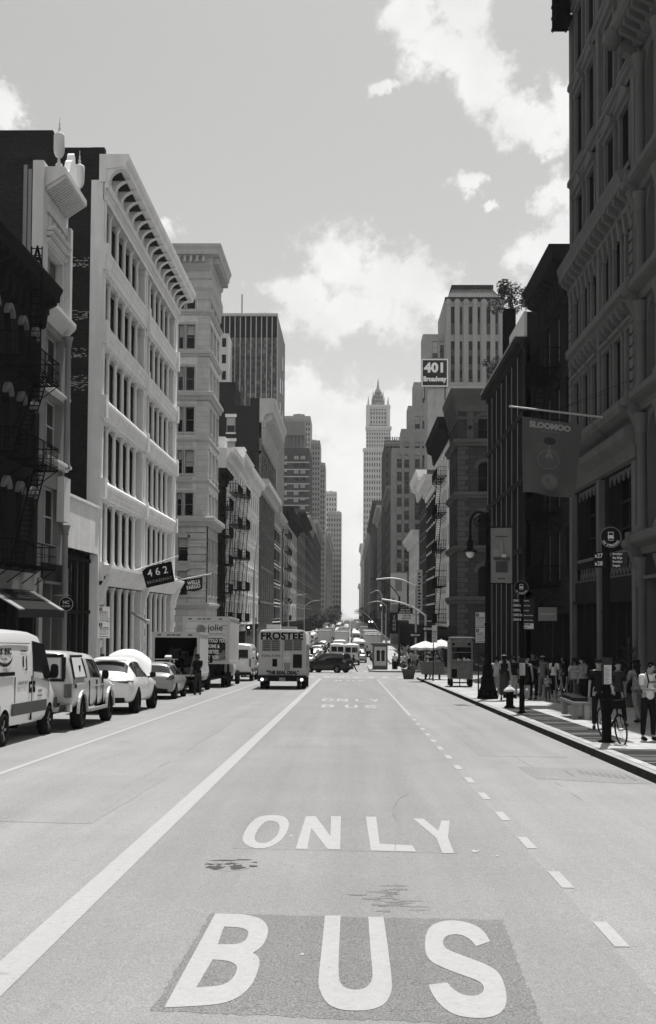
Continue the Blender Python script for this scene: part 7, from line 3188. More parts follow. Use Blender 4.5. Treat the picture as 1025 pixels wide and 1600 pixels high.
def make_person(po, skinm='skin', top='c_black', bottom='c_dark', shoe='shoe', hair='short', sleeves='short', legs='long', face=False, cap=None, skirt=None, bag=False, hem=0.0):
  r = empty('person', (0, 0, 0))
  J = joints(po)
  V, E = [], []

  def add(p, rad, par=None):
    V.append((p, rad))
    if par is not None:
      E.append((par, len(V) - 1))
    return len(V) - 1
  pe = add(J['pel'], .115)
  wa = add(J['waist'], .105, pe)
  c = add(J['chest'], .115, wa)
  u = add(J['up'], .085, c)
  nk = add(J['neck'], .048, u)
  hb = add(J['hb'], .064, nk)
  hm = add(J['hm'], .083, hb)
  add(J['ht'], .058, hm)
  add(J['nose'], .013, hm)
  add(J['chin'], .026, hb)
  add(J['earL'], .017, hm)
  add(J['earR'], .017, hm)
  for n in 'LR':
    s = add(J['sh' + n], .058, u)
    e = add(J['el' + n], .041, s)
    w = add(J['wr' + n], .027, e)
    p = add(J['palm' + n], (.022, .036), w)
    for f in J['fing' + n]:
      a = add(f[0], .0105, p)
      a = add(f[1], .0095, a)
      add(f[2], .0075, a)
    t = J['thumb' + n]
    a = add(t[0], .013, w)
    a = add(t[1], .011, a)
    add(t[2], .009, a)
    h = add(J['hip' + n], .092, pe)
    k = add(J['knee' + n], .058, h)
    cf = add(J['knee' + n].lerp(J['ank' + n], .35), .054, k)
    an = add(J['ank' + n], .036, cf)
    add(J['toe' + n], .026, an)
  skin('body', V, E, skinm, r)
  # shirt
  V, E = [], []
  lo = J['pel'] + Vector((0, 0, -.02 - hem))
  a = add(J['waist'].lerp(J['pel'], .3), .134)
  add(lo, .148 if hem < .1 else .16, a)
  c = add(J['chest'], .142, a)
  u = add(J['up'], .118, c)
  add(J['neck'] + Vector((0, 0, -.045)), .062, u)
  for n in 'LR':
    s = add(J['sh' + n], .082, u)
    if sleeves == 'long':
      e = add(J['el' + n], .052, s)
      add(J['wr' + n], .036, e)
    elif sleeves == 'short':
      add(J['sh' + n].lerp(J['el' + n], .8), .062, s)
  skin('shirt', V, E, top, r)
  # trousers, shorts or skirt
  if skirt is None:
    V, E = [], []
    a = add(J['pel'] + Vector((0, 0, .06)), .12)
    b_ = add(J['pel'] + Vector((0, 0, -.04)), .122, a)
    for n in 'LR':
      h = add(J['hip' + n] + Vector((0, 0, -.06)), .102, b_)
      k = add(J['knee' + n], .073, h) if legs == 'long' else add(J['hip' + n].lerp(J['knee' + n], .92), .088, h)
      if legs == 'long':
        add(J['ank' + n] + Vector((0, 0, .02)), .056, k)
    skin('trousers', V, E, bottom, r)
  else:
    b = MB()
    p = J['pel']
    b.lathe((p.x, p.y, 0), [(.125, p.z + .1), (.155, p.z - .03), (.17, p.z - .2), (.19 if skirt > .5 else .2, p.z - skirt)], 14)
    b.build('skirt', bottom, r)
  for n in 'LR':
    V, E = [], []
    a = add(J['heel' + n], .036)
    m_ = add(J['heel' + n].lerp(J['toe' + n], .5) + Vector((0, 0, .012)), .042, a)
    add(J['toe' + n] + Vector((0, .02, .002)), .034, m_)
    add(J['ank' + n] + Vector((0, 0, -.01)), .042, m_)
    skin('shoe', V, E, shoe, r)
  # hair
  Hd = J['Hd']
  V, E = [], []
  a = add(Hd(0, -.012, .15), .088)
  add(Hd(0, .0, .218), .068, a)
  b_ = add(Hd(0, -.04, .09), .07, a)
  if hair == 'long':
    d = add(Hd(0, -.07, -.02), .075, b_)
    e = add(Hd(0, -.085, -.14), .07, d)
    add(Hd(0, -.08, -.26), .045, e)
  elif hair == 'curly':
    add(Hd(-.05, .0, .2), .07, a)
    add(Hd(.05, .0, .2), .07, a)
    add(Hd(0, .06, .215), .05, a)
  elif hair == 'bun':
    add(Hd(0, -.09, .2), .05, a)
  skin('hair', V, E, 'hair', r)
  if cap:
    b = MB()
    rows = []
    for i in range(7):
      t = i / 6 * PI / 2
      rows.append([Hd(.105 * math.cos(t) * math.cos(q * PI / 8), .0 + .112 * math.cos(t) * math.sin(q * PI / 8), .165 + .095 * math.sin(t)) for q in range(16)])
    b.grid(rows, 0, True)
    b.face([Hd(-.085, .07, .172), Hd(-.06, .175, .165), Hd(.06, .175, .165), Hd(.085, .07, .172)])
    b.face([Hd(-.085, .07, .166), Hd(-.06, .175, .159), Hd(.06, .175, .159), Hd(.085, .07, .166)])
    b.build('cap', cap, r)
  if face:
    for n in 'LR':
      b = MB()
      p = J['eye' + n]
      b.lathe(p, [(.001, -.01), (.008, -.007), (.011, 0), (.008, .007), (.001, .01)], 8)
      b.build('eye', 'eye', r)
    b = MB()
    b.box(-.022, .022, 0, .012, -.004, .004)
    o = b.build('mouth', 'skin_dk', r)
    o.location = Hd(0, .092, .062)
    b = MB()
    for sx in (-1, 1):
      b.hexa([Hd(sx * .015, .097, .158), Hd(sx * .05, .085, .16), Hd(sx * .05, .08, .167), Hd(sx * .015, .095, .167), Hd(sx * .015, .09, .158), Hd(sx * .05, .075, .16), Hd(sx * .05, .075, .167), Hd(sx * .015, .088, .167)])
    b.build('eyebrow', 'hair', r)
  if bag:
    V, E = [], []
    a = add(J['chest'] + Vector((0, -.19, .02)), .11)
    add(J['waist'] + Vector((0, -.2, -.0)), .115, a)
    skin('backpack', V, E, 'c_dark', r)
    b = MB()
    for s in (-1, 1):
      b.tube([J['up'] + Vector((s * .1, -.13, .02)), J['up'] + Vector((s * .1, .06, .12)), J['chest'] + Vector((s * .11, .165, .03)), J['waist'] + Vector((s * .12, .13, .02)), J['waist'] + Vector((s * .1, -.12, 0))], .018, 6)
    b.tube([J['chest'] + Vector((-.12, .165, .0)), J['chest'] + Vector((.12, .165, .0))], .013, 6)
    b.build('strap', 'c_black', r)
  return r


STAND = dict(hipL=3, kneeL=3, hipR=-2, kneeR=2, armL=4, armR=-2)
WALK = dict(hipL=24, kneeL=6, hipR=-20, kneeR=22, armL=-22, armR=24, elL=20, elR=26, lean=4)
WALK2 = dict(hipL=-17, kneeL=20, hipR=20, kneeR=6, armL=20, armR=-18, elL=20, elR=18, lean=4)
PHONE = dict(hipL=2, kneeL=2, hipR=-1, kneeR=1, armL=12, elL=95, inL=25, armR=0, elR=15, nod=28)
HOLD = dict(hipL=6, kneeL=8, hipR=-3, kneeR=2, armL=-2, elL=16, armR=14, elR=78, inR=30, nod=22, turn=35)
CROSS = dict(hipL=2, hipR=0, armL=22, elL=100, inL=50, armR=22, elR=100, inR=50)


def up15(x, y, h=0.156):
  return (x, y, gz(y) + h)


def stand(o, px, py, rz, label, sc=1.0, up=.152, group=None):
  p = gnd(px, py, up)
  place(o, (p.x, p.y, p.z + .002), rz, sc)
  tag(o, label, 'person', group)
  return o


AW, TW = 0.0, PI                            # walking away, towards the camera
stand(make_person(HOLD, 'skin', 'c_white', 'c_black', 'shoe', 'curly', face=True, bag=True, hem=.06), 1013, 1157, PI + .35, 'person in a white t-shirt and black trousers with chest strap, far right edge', .99)
P2 = stand(make_person(WALK2, 'skin', 'c_black', 'c_black', 'shoe', 'short', face=True, cap='c_black'), 936, 1138, PI - .25, 'person in black t-shirt, trousers and cap walking past the bicycle', 1.03)
stand(make_person(WALK, 'skin', 'c_dark', 'c_black', 'shoe', 'short', face=True), 965, 1133, PI + .1, 'person in dark clothes half hidden behind the bus stop pole with the bicycle', 1.0)
stand(make_person(WALK2, 'skin_dk', 'c_print', 'c_print', 'shoe', 'long', sleeves='short', skirt=None), 996, 1131, .2, 'long haired person in a patterned outfit in the shade by the shop', 1.0)
stand(make_person(STAND, 'skin', 'c_black', 'c_dark', 'shoe', 'long', sleeves='none', skirt=.78, cap='c_white'), 788, 1094, 0.0, 'person from behind in white cap and long dark skirt beside the street lamp', 1.05)
stand(make_person(PHONE, 'skin', 'c_black', 'c_light', 'shoe_lt', 'short', legs='short'), 803, 1091, .4, 'person in black top and pale shorts behind the hydrant', 1.0)
stand(make_person(STAND, 'skin', 'c_black', 'c_black', 'shoe', 'bun', sleeves='none', skirt=.36), 823, 1094, -.3, 'person in black top and short black skirt behind the first bus stop pole', .98)
stand(make_person(CROSS, 'skin_dk', 'c_black', 'c_black', 'shoe', 'short'), 834, 1093, 2.6, 'tall person all in black with folded arms in the queue', 1.08)
stand(make_person(STAND, 'skin_dk', 'c_grey', 'c_grey', 'shoe_lt', 'short', cap='c_light', hem=.22), 848, 1092, -.1, 'person in a long grey t-shirt and grey trousers in the middle of the queue', 1.02)
stand(make_person(CROSS, 'skin', 'c_grey', 'c_dark', 'shoe', 'short', face=True), 856, 1096, PI, 'child in grey with folded arms in front of the queue', .60)
stand(make_person(PHONE, 'skin', 'c_white', 'c_black', 'shoe_lt', 'long'), 866, 1090, -.6, 'person in a white top and black trousers by the ribbon posts', .98)
stand(make_person(WALK, 'skin_dk', 'c_light', 'c_dark', 'shoe', 'short', bag=True), 898, 1097, 0, 'person with dark backpack and pale shirt behind the sign stand', 1.0)
stand(make_person(STAND, 'skin', 'c_dark', 'c_dark', 'shoe', 'long'), 882, 1089, 1.0, 'person in charcoal, in the shade left of the sign stand', 1.0)
stand(make_person(PHONE, 'skin', 'c_print', 'c_black', 'shoe', 'short'), 913, 1101, 2.0, 'person in a patterned shirt, in the shade behind the bench', 1.0)
stand(make_person(WALK2, 'skin', 'c_light', 'c_grey', 'shoe_lt', 'short'), 776, 1088, 0, 'person in a light shirt just right of the lamp post', .99)
stand(make_person(STAND, 'skin_dk', 'c_white', 'c_dark', 'shoe', 'short'), 842, 1086, .8, 'person in a white shirt at the back of the queue', 1.04)
stand(make_person(STAND, 'skin', 'c_dark', 'c_black', 'shoe', 'bun'), 814, 1087, 1.8, 'person with a bun at the back of the queue, behind the bus stop pole', 1.0)
stand(make_person(PHONE, 'skin_dk', 'c_dark', 'c_dark', 'shoe', 'short'), 757, 1078, 1.2, 'person in charcoal beside the food cart, left of the street lamp', 1.02)
# by the food stalls and beyond the crossing
SEAT = dict(hipL=55, kneeL=70, hipR=35, kneeR=60, armL=40, elL=40, armR=30, elR=50, lean=28, nod=20)
stand(make_person(SEAT, 'skin', 'c_black', 'c_dark', 'shoe_lt', 'short'), 662, 1063, -.9, 'person crouching in dark clothes at the kerb before the umbrella stall', 1.0, .02)
stand(make_person(STAND, 'skin_dk', 'c_dark', 'c_black', 'shoe', 'short'), 674, 1061, .6, 'person in dark clothes ordering at the umbrella stall', 1.0)
stand(make_person(dict(hipL=32, kneeL=8, hipR=-28, kneeR=26, armL=-25, armR=28, elL=25, elR=30, lean=8), 'skin_dk', 'c_black', 'c_black', 'shoe', 'short'), 551, 1049.5, R(-75), 'person in black striding across the road behind the minivan', 1.0, .0)
stand(make_person(WALK, 'skin', 'c_light', 'c_light', 'shoe_lt', 'long', skirt=.5), 590, 1046, PI, 'person in pale clothes in front of the kiosk', 1.0)
stand(make_person(STAND, 'skin_dk', 'c_black', 'c_black', 'shoe', 'short'), 600, 1046, PI, 'person in black standing at the kiosk', 1.02)
stand(make_person(dict(hipL=4, kneeL=4, hipR=-2, kneeR=2, armL=6, armR=30, elR=50, lean=6), 'skin_dk', 'c_black', 'c_dark', 'shoe', 'short'), 309, 1085.5, .5, 'person in dark work clothes at the back of the open truck', 1.06, .0)
A_ = make_person(WALK, 'skin', 'c_light', 'c_dark', 'shoe', 'short')
B_ = make_person(STAND, 'skin_dk', 'c_black', 'c_grey', 'shoe', 'short')
C_ = make_person(WALK2, 'skin', 'c_white', 'c_black', 'shoe_lt', 'long')
CG = 'pedestrians on the pavement beyond the crossing'
CL_ = ['distant pedestrian in a light shirt on the right pavement beyond the crossing', 'distant pedestrian in black on the right pavement beyond the crossing', 'distant pedestrian in a white top on the right pavement beyond the crossing']
q = random.Random(31)
first = [True] * 3
for i in range(26):
  k = q.randrange(3)
  src = (A_, B_, C_)[k]
  y = 118 + q.random() ** 1.4 * 60
  x = q.uniform(5.6, 9.8) if i > 6 else q.uniform(4.4, 8)
  o = src if first[k] else copy_tree(src)
  first[k] = False
  place(o, (x, y, gz(y) + .152), q.choice((0, PI)) + q.uniform(-.5, .5), q.uniform(.94, 1.06))
  tag(o, CL_[k], 'person', CG)
lg = ['pedestrian in a light shirt on the left pavement behind the parked cars', 'pedestrian in black on the left pavement behind the parked cars', 'pedestrian in a white top on the left pavement behind the parked cars']
for k, (src, x, y) in enumerate(((A_, -10.9, 52), (B_, -11.3, 45.5), (C_, -11.0, 60))):
  o = copy_tree(src)
  place(o, (x, y, gz(y) + .152), 0 if k else PI, 1.0)
  for key in ('group',):
    if key in o:
      del o[key]
  tag(o, lg[k], 'person')
# ================================================================ STREET FURNITURE, SIGNS, FLAGS
M['banner'] = mat('printed banner cloth', 0.22, 0.85, 0.15, 3.0)
M['banner_dk'] = mat('printed banner dark ink', 0.07, 0.85, 0.3, 6.0)
M['flag'] = mat('flag cloth', 0.095, 0.8, 0.15, 2.0)
M['sign_white'] = mat('white sign', 0.55, 0.5, 0.06, 3.0)
M['sign_black'] = mat('black sign', 0.012, 0.4, 0.1, 3.0)
M['umbrella'] = mat('white umbrella cloth', 0.55, 0.8, 0.08, 3.0)
M['inox'] = mat('brushed stainless steel', 0.17, 0.35, 0.25, 3.0, metal=0.7)
M['print'] = mat('food pictures', 0.16, 0.6, 0.95, 7.0)
M['kiosk'] = mat('dull kiosk metal', 0.13, 0.6, 0.15, 2.0)
M['pot'] = mat('planter pot', 0.10, 0.8, 0.2, 3.0)
FACE = (R(90), 0, 0)                        # lettering that faces the camera end of the street


def disc(b, c, r, t, m=0, n=24):
  b.lathe(c, [(.001, -t), (r, -t), (r, t), (.001, t)], n, m, False, 'y', False)


def no_fabric(*a):
  pass


# ---------- ornate street lamp with a banner
def street_lamp():
  p = gnd(762, 1092, .15)
  r = empty('street_lamp', p, 'black ornate crook street lamp with scrolled arm carrying a grey banner, right pavement', 'street lamp')
  x, y, z = p
  b = MB()
  b.lathe(p, [(.42, 0), (.42, .12), (.36, .16), (.33, .3), (.36, .34), (.30, .5), (.26, .8), (.29, .86), (.22, .95), (.19, 1.3), (.22, 1.34), (.15, 1.42), (.13, 1.6)], 8, smooth=False)
  for k in range(8):
    a = k * PI / 4 + PI / 8
    b.lathe((x + .37 * math.cos(a), y + .37 * math.sin(a), z), [(.07, 0), (.07, .1), (.04, .2), (.05, .3), (.001, .38)], 6)
  b.build('lamp_base', 'iron_black', r)
  H = 7.3
  b = MB()
  b.lathe(p, [(.13, 1.6), (.115, 3), (.14, 3.03), (.14, 3.1), (.11, 3.13), (.095, 5.5), (.12, 5.53), (.12, 5.6), (.09, 5.63), (.08, H), (.11, H + .03), (.11, H + .1), (.05, H + .16), (.02, H + .4)], 12)
  b.build('pole', 'iron_black', r)
  b = MB()
  ph = 7.45
  cx = x - .36
  pts = []
  for i in range(17):
    t = PI * i / 16
    pts.append((cx + .36 * math.cos(t), y, z + H - .15 + .55 * math.sin(t)))
  pts.append((x - .72, y, z + H - .6))
  b.tube(pts, .05, 8)
  sp = []
  for i in range(30):
    t = i * .36
    rr = .27 * (1 - i / 36)
    sp.append((cx + .02 + rr * math.cos(t), y, z + H - .02 + rr * math.sin(t)))
  b.tube(sp, .028, 6)
  b.lathe((cx + .02, y, z + H - .02), [(.001, -.03), (.07, -.03), (.07, .03), (.001, .03)], 10, axis='y')
  b.build('scroll_arm', 'iron_black', r)
  b = MB()
  lx, lz = x - .72, z + H - .6
  b.lathe((lx, y, lz), [(.05, 0), (.07, -.05), (.05, -.12), (.12, -.2), (.13, -.5), (.17, -.56), (.30, -.62), (.30, -.66), (.2, -.66)], 14)
  b.build('lamp_head', 'iron_black', r)
  b = MB()
  b.lathe((lx, y, lz), [(.19, -.665), (.19, -.72), (.15, -.82), (.08, -.89), (.01, -.91)], 14)
  b.build('globe', 'lamp_glass', r)
  za, zb_ = zat(780, 824, y), zat(780, 912, y)
  b = MB()
  for zz in (za, zb_):
    b.tube([(x, y, zz), (x + 1.02, y, zz + .02)], .025, 6)
  b.build('banner_arm', 'iron_black', r)
  x0, x1 = x + .13, x + 1.0
  b = MB()
  rows = []
  for i in range(9):
    v = zb_ + .02 + (za - zb_ - .04) * i / 8
    rows.append([(x0 + (x1 - x0) * k / 8, y + .03 * math.sin(i * .9 + k * .7), v) for k in range(9)])
  b.grid(rows)
  o = b.build('banner', 'banner', r)
  g = o
  def bx(x0_, x1_, z0_, z1_, mt, nm='banner_print'):
    X0, X1 = x0 + (x1 - x0) * x0_, x0 + (x1 - x0) * x1_
    Z0, Z1 = zb_ + (za - zb_) * z0_, zb_ + (za - zb_) * z1_
    bb = MB()
    bb.box(X0, X1, y - .045, y - .038, Z0, Z1)
    bb.build(nm, mt, g)
  bx(.22, .78, .2, .40, 'banner_dk')
  bx(.12, .9, .42, .47, 'banner_dk')
  bx(.5, .72, .46, .52, 'sign_white')
  bx(.43, .57, .52, .78, 'grey')
  bx(.2, .8, .83, .845, 'banner_dk')
  bx(.32, .68, .08, .1, 'banner_dk')
  bx(.12, .4, .48, .62, 'grey')


M['lamp_glass'] = mat('frosted lamp glass', 0.6, 0.3, 0.05, 2.0)
street_lamp()


# ---------- bus stops
def bus_icon(r, cx, y, cz, s):
  """white bus seen from the front on the black disc"""
  b = MB()
  def q(x0, x1, z0, z1, m=0, d=0.0):
    b.box(cx + x0 * s, cx + x1 * s, y - .008 - d, y - d, cz + z0 * s, cz + z1 * s, m)
  q(-.42, .42, -.38, .62)
  q(-.36, .36, .52, .60, 1, .009)
  q(-.34, .34, .06, .42, 1, .009)
  q(-.46, -.36, -.38, -.2)
  q(.36, .46, -.38, -.2)
  q(-.4, -.2, -.52, -.38)
  q(.2, .4, -.52, -.38)
  q(-.32, -.24, -.2, -.1, 1, .009)
  q(.24, .32, -.2, -.1, 1, .009)
  q(-.44, .34, -.75, -.69)
  b.face([(cx + .3 * s, y - .008, cz - .64 * s), (cx + .3 * s, y - .008, cz - .80 * s), (cx + .46 * s, y - .008, cz - .72 * s)])
  b.build('bus_symbol', ['sign_white', 'sign_black'], r)


def bus_stop(px, py, label, disc_px, disc_r, left, right, extra, box_px, pr):
  p = gnd(px, py, .15)
  x, y, z = p
  r = empty('bus_stop', p, label, 'bus stop')
  zd = zat(disc_px[0], disc_px[1], y)
  xd = atY(disc_px[0], disc_px[1], y).x
  b = MB()
  b.lathe(p, [(pr * 2.2, 0), (pr * 2.2, .03), (pr * 1.25, .06), (pr * 1.2, .55), (pr, .6), (pr, zd - z)], 12)
  for k in range(5):
    b.lathe((x, y, z + 1.0 + k * .45), [(pr * 1.12, 0), (pr * 1.12, .03)], 10)
  b.build('pole', 'iron_black', r)
  b = MB()
  disc(b, (xd, y - pr - .02, zd), disc_r, .015, 0)
  b.build('sign_disc', 'sign_black', r)
  b = MB()
  n = 40
  for k in range(n):
    t0, t1 = 2 * PI * k / n, 2 * PI * (k + 1) / n
    P = lambda t, rr: (xd + rr * math.cos(t), y - pr - .038, zd + rr * math.sin(t))
    b.face([P(t0, disc_r * .96), P(t1, disc_r * .96), P(t1, disc_r), P(t0, disc_r)])
  b.build('disc_rim', 'grey', r)
  bus_icon(r, xd, y - pr - .037, zd + disc_r * .16, disc_r * .62)
  t = 'NO STANDING'
  for i, ch in enumerate(t):
    a = -PI / 2 + (i - len(t) / 2 + .5) * .2
    rr = disc_r * .80
    text(ch, disc_r * .30, 'sign_white', r, (xd + rr * math.cos(a), y - pr - .04, zd + rr * math.sin(a)), (R(90), -(a + PI / 2), 0), bold=.001, name='letter')
  (lx0, ly0, lx1, ly1), ltx, lsz = left
  (rx0, ry0, rx1, ry1), rtx, rsz = right
  for (x0, y0, x1, y1), tx, sz, nm in (((lx0, ly0, lx1, ly1), ltx, lsz, 'route_plate'), ((rx0, ry0, rx1, ry1), rtx, rsz, 'destination_plate')):
    a, c = atY(x0, y1, y), atY(x1, y0, y)
    pl = blk(nm, 'sign_black' if nm == 'route_plate' else 'dark', r, (a.x, c.x, y - pr - .03, y - pr - .005, a.z, c.z))
    m = len(tx)
    for i, s in enumerate(tx):
      text(s, sz, 'sign_white', pl, (a.x + .02, y - pr - .034, c.z - (c.z - a.z) * (i + .5) / m), FACE, bold=.001, align='LEFT', sx=.85)
  if extra:
    (x0, y0, x1, y1), lines, sz = extra
    a, c = atY(x0, y1, y), atY(x1, y0, y)
    pl = blk('notice_plate', 'sign_white', r, (a.x, c.x, y - .03, y - .005, a.z, c.z))
    for i, s in enumerate(lines):
      text(s, sz, 'sign_black', pl, (a.x + .03, y - .034, c.z - (c.z - a.z) * (i + .5) / len(lines)), FACE, bold=.001, align='LEFT', sx=.8)
  x0, y0, x1, y1 = box_px
  yy = y - pr - .05
  a, c = atY(x0, y1, yy), atY(x1, y0, yy)
  bx = blk('timetable_box', 'steel', r, (a.x, c.x, yy - .04, yy + .03, a.z, c.z))
  h = c.z - a.z
  blk('timetable', 'pale', bx, (a.x + .03, c.x - .02, yy - .046, yy - .041, a.z + h * .03, a.z + h * .72))
  b = MB()
  q = random.Random(int(px))
  for k in range(14):
    zz = a.z + h * .06 + h * .62 * k / 14
    b.box(a.x + .045, a.x + .045 + (c.x - a.x - .08) * q.uniform(.5, 1), yy - .049, yy - .0465, zz, zz + h * .012)
  b.build('timetable_rows', 'dark', bx)
  b = MB()
  b.lathe((x, y, c.z + .02), [(.05, 0), (.06, .05), (.03, .1), (.001, .12)], 8)
  b.build('pole_collar', 'steel', r)
  return r


bus_stop(948, 1160, 'bus stop pole with round bus sign and x27, x28 route plates, bicycle leaning on it', (952.4, 840), .225,
     ((926, 863, 946.5, 887), ('x27', 'x28'), .135), ((954, 863, 978, 887), ('Brooklyn/', 'Bay Ridge', 'Brooklyn/', 'Seagate'), .062), None, (941, 1027, 956, 1070), .085)
bus_stop(815.5, 1114, 'bus stop pole with round bus sign and five route plates, nearer the crossing', (813.8, 918.5), .225,
     ((800, 935, 813, 972), ('SIM1', 'SIM3c', 'SIM4c', 'SIM33c', 'SIM34'), .12), ((817, 935, 834, 973), ('Eltingville', 'Bulls Head', 'Annadale', 'Mariners Harbor', 'Mariners Harbor'), .05),
     ((817, 974, 833.5, 982.5), ('Boarding', 'here'), .07), (810, 1028, 821, 1056), .07)


# ---------- parking signs on poles
def parking_sign(px, py, label, plates, pole_top_px, up=.15):
  p = gnd(px, py, up)
  x, y, z = p
  r = empty('parking_sign', p, label, 'sign')
  zt = zat(px, pole_top_px, y)
  b = MB()
  b.lathe(p, [(.06, 0), (.045, .04), (.032, .06), (.03, zt - z)], 8)
  b.build('pole', 'steel', r)
  for x0, y0, x1, y1, num in plates:
    a, c = atY(x0, y1, y), atY(x1, y0, y)
    pl = blk('sign_plate', 'sign_white', r, (a.x, c.x, y - .06, y - .035, a.z, c.z))
    w, h = c.x - a.x, c.z - a.z
    f = y - .0605
    b = MB()
    if num:
      b.box(a.x + w * .06, a.x + w * .34, f - .002, f, c.z - h * .28, c.z - h * .06)
    b.box(a.x + w * .1, c.x - w * .1, f - .002, f, a.z + h * .07, a.z + h * .11)
    q = random.Random(int(x0 * 7 + y0))
    for k in range(6):
      zz = a.z + h * (.2 + .085 * k)
      x_ = a.x + w * q.uniform(.06, .15)
      while x_ < c.x - w * .2:
        l = w * q.uniform(.05, .2)
        b.box(x_, min(c.x - w * .06, x_ + l), f - .002, f, zz, zz + h * (.03 if k < 4 else .05))
        x_ += l + w * .05
    b.build('printed_lines', 'sign_black', pl)
    if num:
      text(num, h * .2, 'sign_white', pl, (a.x + w * .2, f - .003, c.z - h * .17), FACE, bold=.001)
  return r


parking_sign(747.5, 1090, 'two white parking plates on a thin pole left of the street lamp', ((743, 957, 757.5, 980, '1'), (743, 981, 757.5, 1004, '2')), 955)
parking_sign(677, 1064, 'narrow white parking plate on a dark pole by the umbrella stall', ((675, 977, 683, 1004, ''),), 975)
p = atY(168, 1000, 49.3)
q_ = parking_sign(168, 1102, 'two white parking plates on a pole in front of the white columns, left pavement', ((154.5, 948, 172, 971, '3'), (154, 972, 172, 997, '2')), 946)


# ---------- hydrant
def hydrant():
  p = gnd(796.5, 1106, .15)
  r = empty('fire_hydrant', p, 'black fire hydrant with a pale domed cap on the right pavement', 'hydrant')
  b = MB()
  b.lathe(p, [(.19, 0), (.19, .05), (.14, .07), (.13, .12), (.125, .5), (.15, .52), (.15, .56)], 14)
  for s in (-1, 1):
    b.lathe((p.x + s * .12, p.y, p.z + .4), [(.06, 0), (.06, s * .07), (.075, s * .075), (.075, s * .1)], 10, axis='x')
  b.lathe((p.x, p.y - .12, p.z + .36), [(.08, 0), (.08, -.08), (.095, -.085), (.095, -.11)], 10, axis='y')
  b.build('barrel', 'iron_black', r)
  b = MB()
  b.lathe(p, [(.21, .561), (.21, .6), (.18, .64), (.11, .70), (.06, .73), (.05, .735), (.05, .78), (.001, .785)], 14)
  b.build('cap', 'pale', r)


hydrant()


# ---------- bicycle
def bicycle():
  p = gnd(951, 1160, .15)
  r = empty('bicycle', (p.x, p.y, p.z), 'black bicycle leaning against the nearer bus stop pole', 'bicycle')
  for nm, yy in (('wheel', -.52), ('wheel', .52)):
    w = MB()
    rows = []
    for i in range(28):
      t = 2 * PI * i / 28
      rows.append([(0 + .02 * math.cos(k), yy + (.325 + .02 * math.sin(k)) * math.cos(t), .345 + (.325 + .02 * math.sin(k)) * math.sin(t)) for k in [j * PI / 3 for j in range(6)]])
    rows.append(rows[0])
    w.grid(rows, 0, True)
    wo = w.build('wheel', 'rubber', None)
    wo.parent = r
    s = MB()
    for i in range(14):
      t = 2 * PI * i / 14
      s.tube([(.03 * (-1) ** i, yy, .345), (0, yy + .315 * math.cos(t), .345 + .315 * math.sin(t))], .0035, 3, cap=False)
    s.lathe((0, yy, .345), [(.03, -.05), (.03, .05)], 8, axis='x')
    so = s.build('spokes', 'steel_lt', None)
    so.parent = wo
  f = MB()
  bb, st, ht, ra, fa = (0, -.08, .30), (0, -.2, .78), (0, .36, .80), (0, -.52, .345), (0, .52, .345)
  hd = (0, .39, .66)
  for a, c, rr in ((bb, st, .018), (st, ht, .018), (bb, hd, .02), (ht, hd, .02), (hd, (0, .4, .6), .016)):
    f.tube([a, c], rr, 7)
  for s in (-1, 1):
    f.tube([(s * .01, st[1], st[2] - .03), (s * .06, ra[1], ra[2])], .009, 5)
    f.tube([(s * .02, bb[1], bb[2]), (s * .06, ra[1], ra[2])], .010, 5)
    f.tube([(s * .05, .4, .62), (s * .05, fa[1], fa[2])], .012, 5)
  f.tube([(-.05, .4, .62), (.05, .4, .62)], .012, 5)
  fo = f.build('frame', 'black', None)
  fo.parent = r
  h = MB()
  h.tube([ht, (0, .34, .93)], .016, 6)
  h.tube([(-.29, .22, .96), (-.22, .33, .98), (0, .36, .95), (.22, .33, .98), (.29, .22, .96)], .014, 6)
  for s in (-1, 1):
    h.tube([(s * .29, .22, .96), (s * .25, .29, .97)], .02, 6)
  h.box(-.1, .1, .40, .58, .80, .98)
  ho = h.build('handlebar', 'black', None)
  ho.parent = r
  s = MB()
  s.tube([st, (0, -.225, .86)], .014, 6)
  rows = []
  for i, (yy, hw) in enumerate(((-.36, .01), (-.34, .07), (-.26, .075), (-.16, .03), (-.06, .015), (-.05, .004))):
    rows.append([(hw * math.cos(k), yy, .885 + .03 * math.sin(k)) for k in [j * PI / 4 for j in range(8)]])
  s.grid(rows, 0, True)
  so = s.build('saddle', 'black', None)
  so.parent = r
  c = MB()
  c.lathe((.06, -.08, .30), [(.095, -.004), (.095, .004)], 16, axis='x')
  for s_ in (-1, 1):
    c.tube([(s_ * .07, -.08, .30), (s_ * .07, -.08 + s_ * .1, .30 - s_ * .13)], .011, 5)
    c.box(min(s_ * .07, s_ * .17), max(s_ * .07, s_ * .17), -.13 + s_ * .1, -.03 + s_ * .1, .285 - s_ * .13, .31 - s_ * .13)
  co = c.build('crank', 'alloy', None)
  co.parent = r
  r.rotation_euler = (R(-3), R(5), R(180 + 9))
  r.location = (p.x + .10, p.y + .06, p.z)
  return r


bicycle()


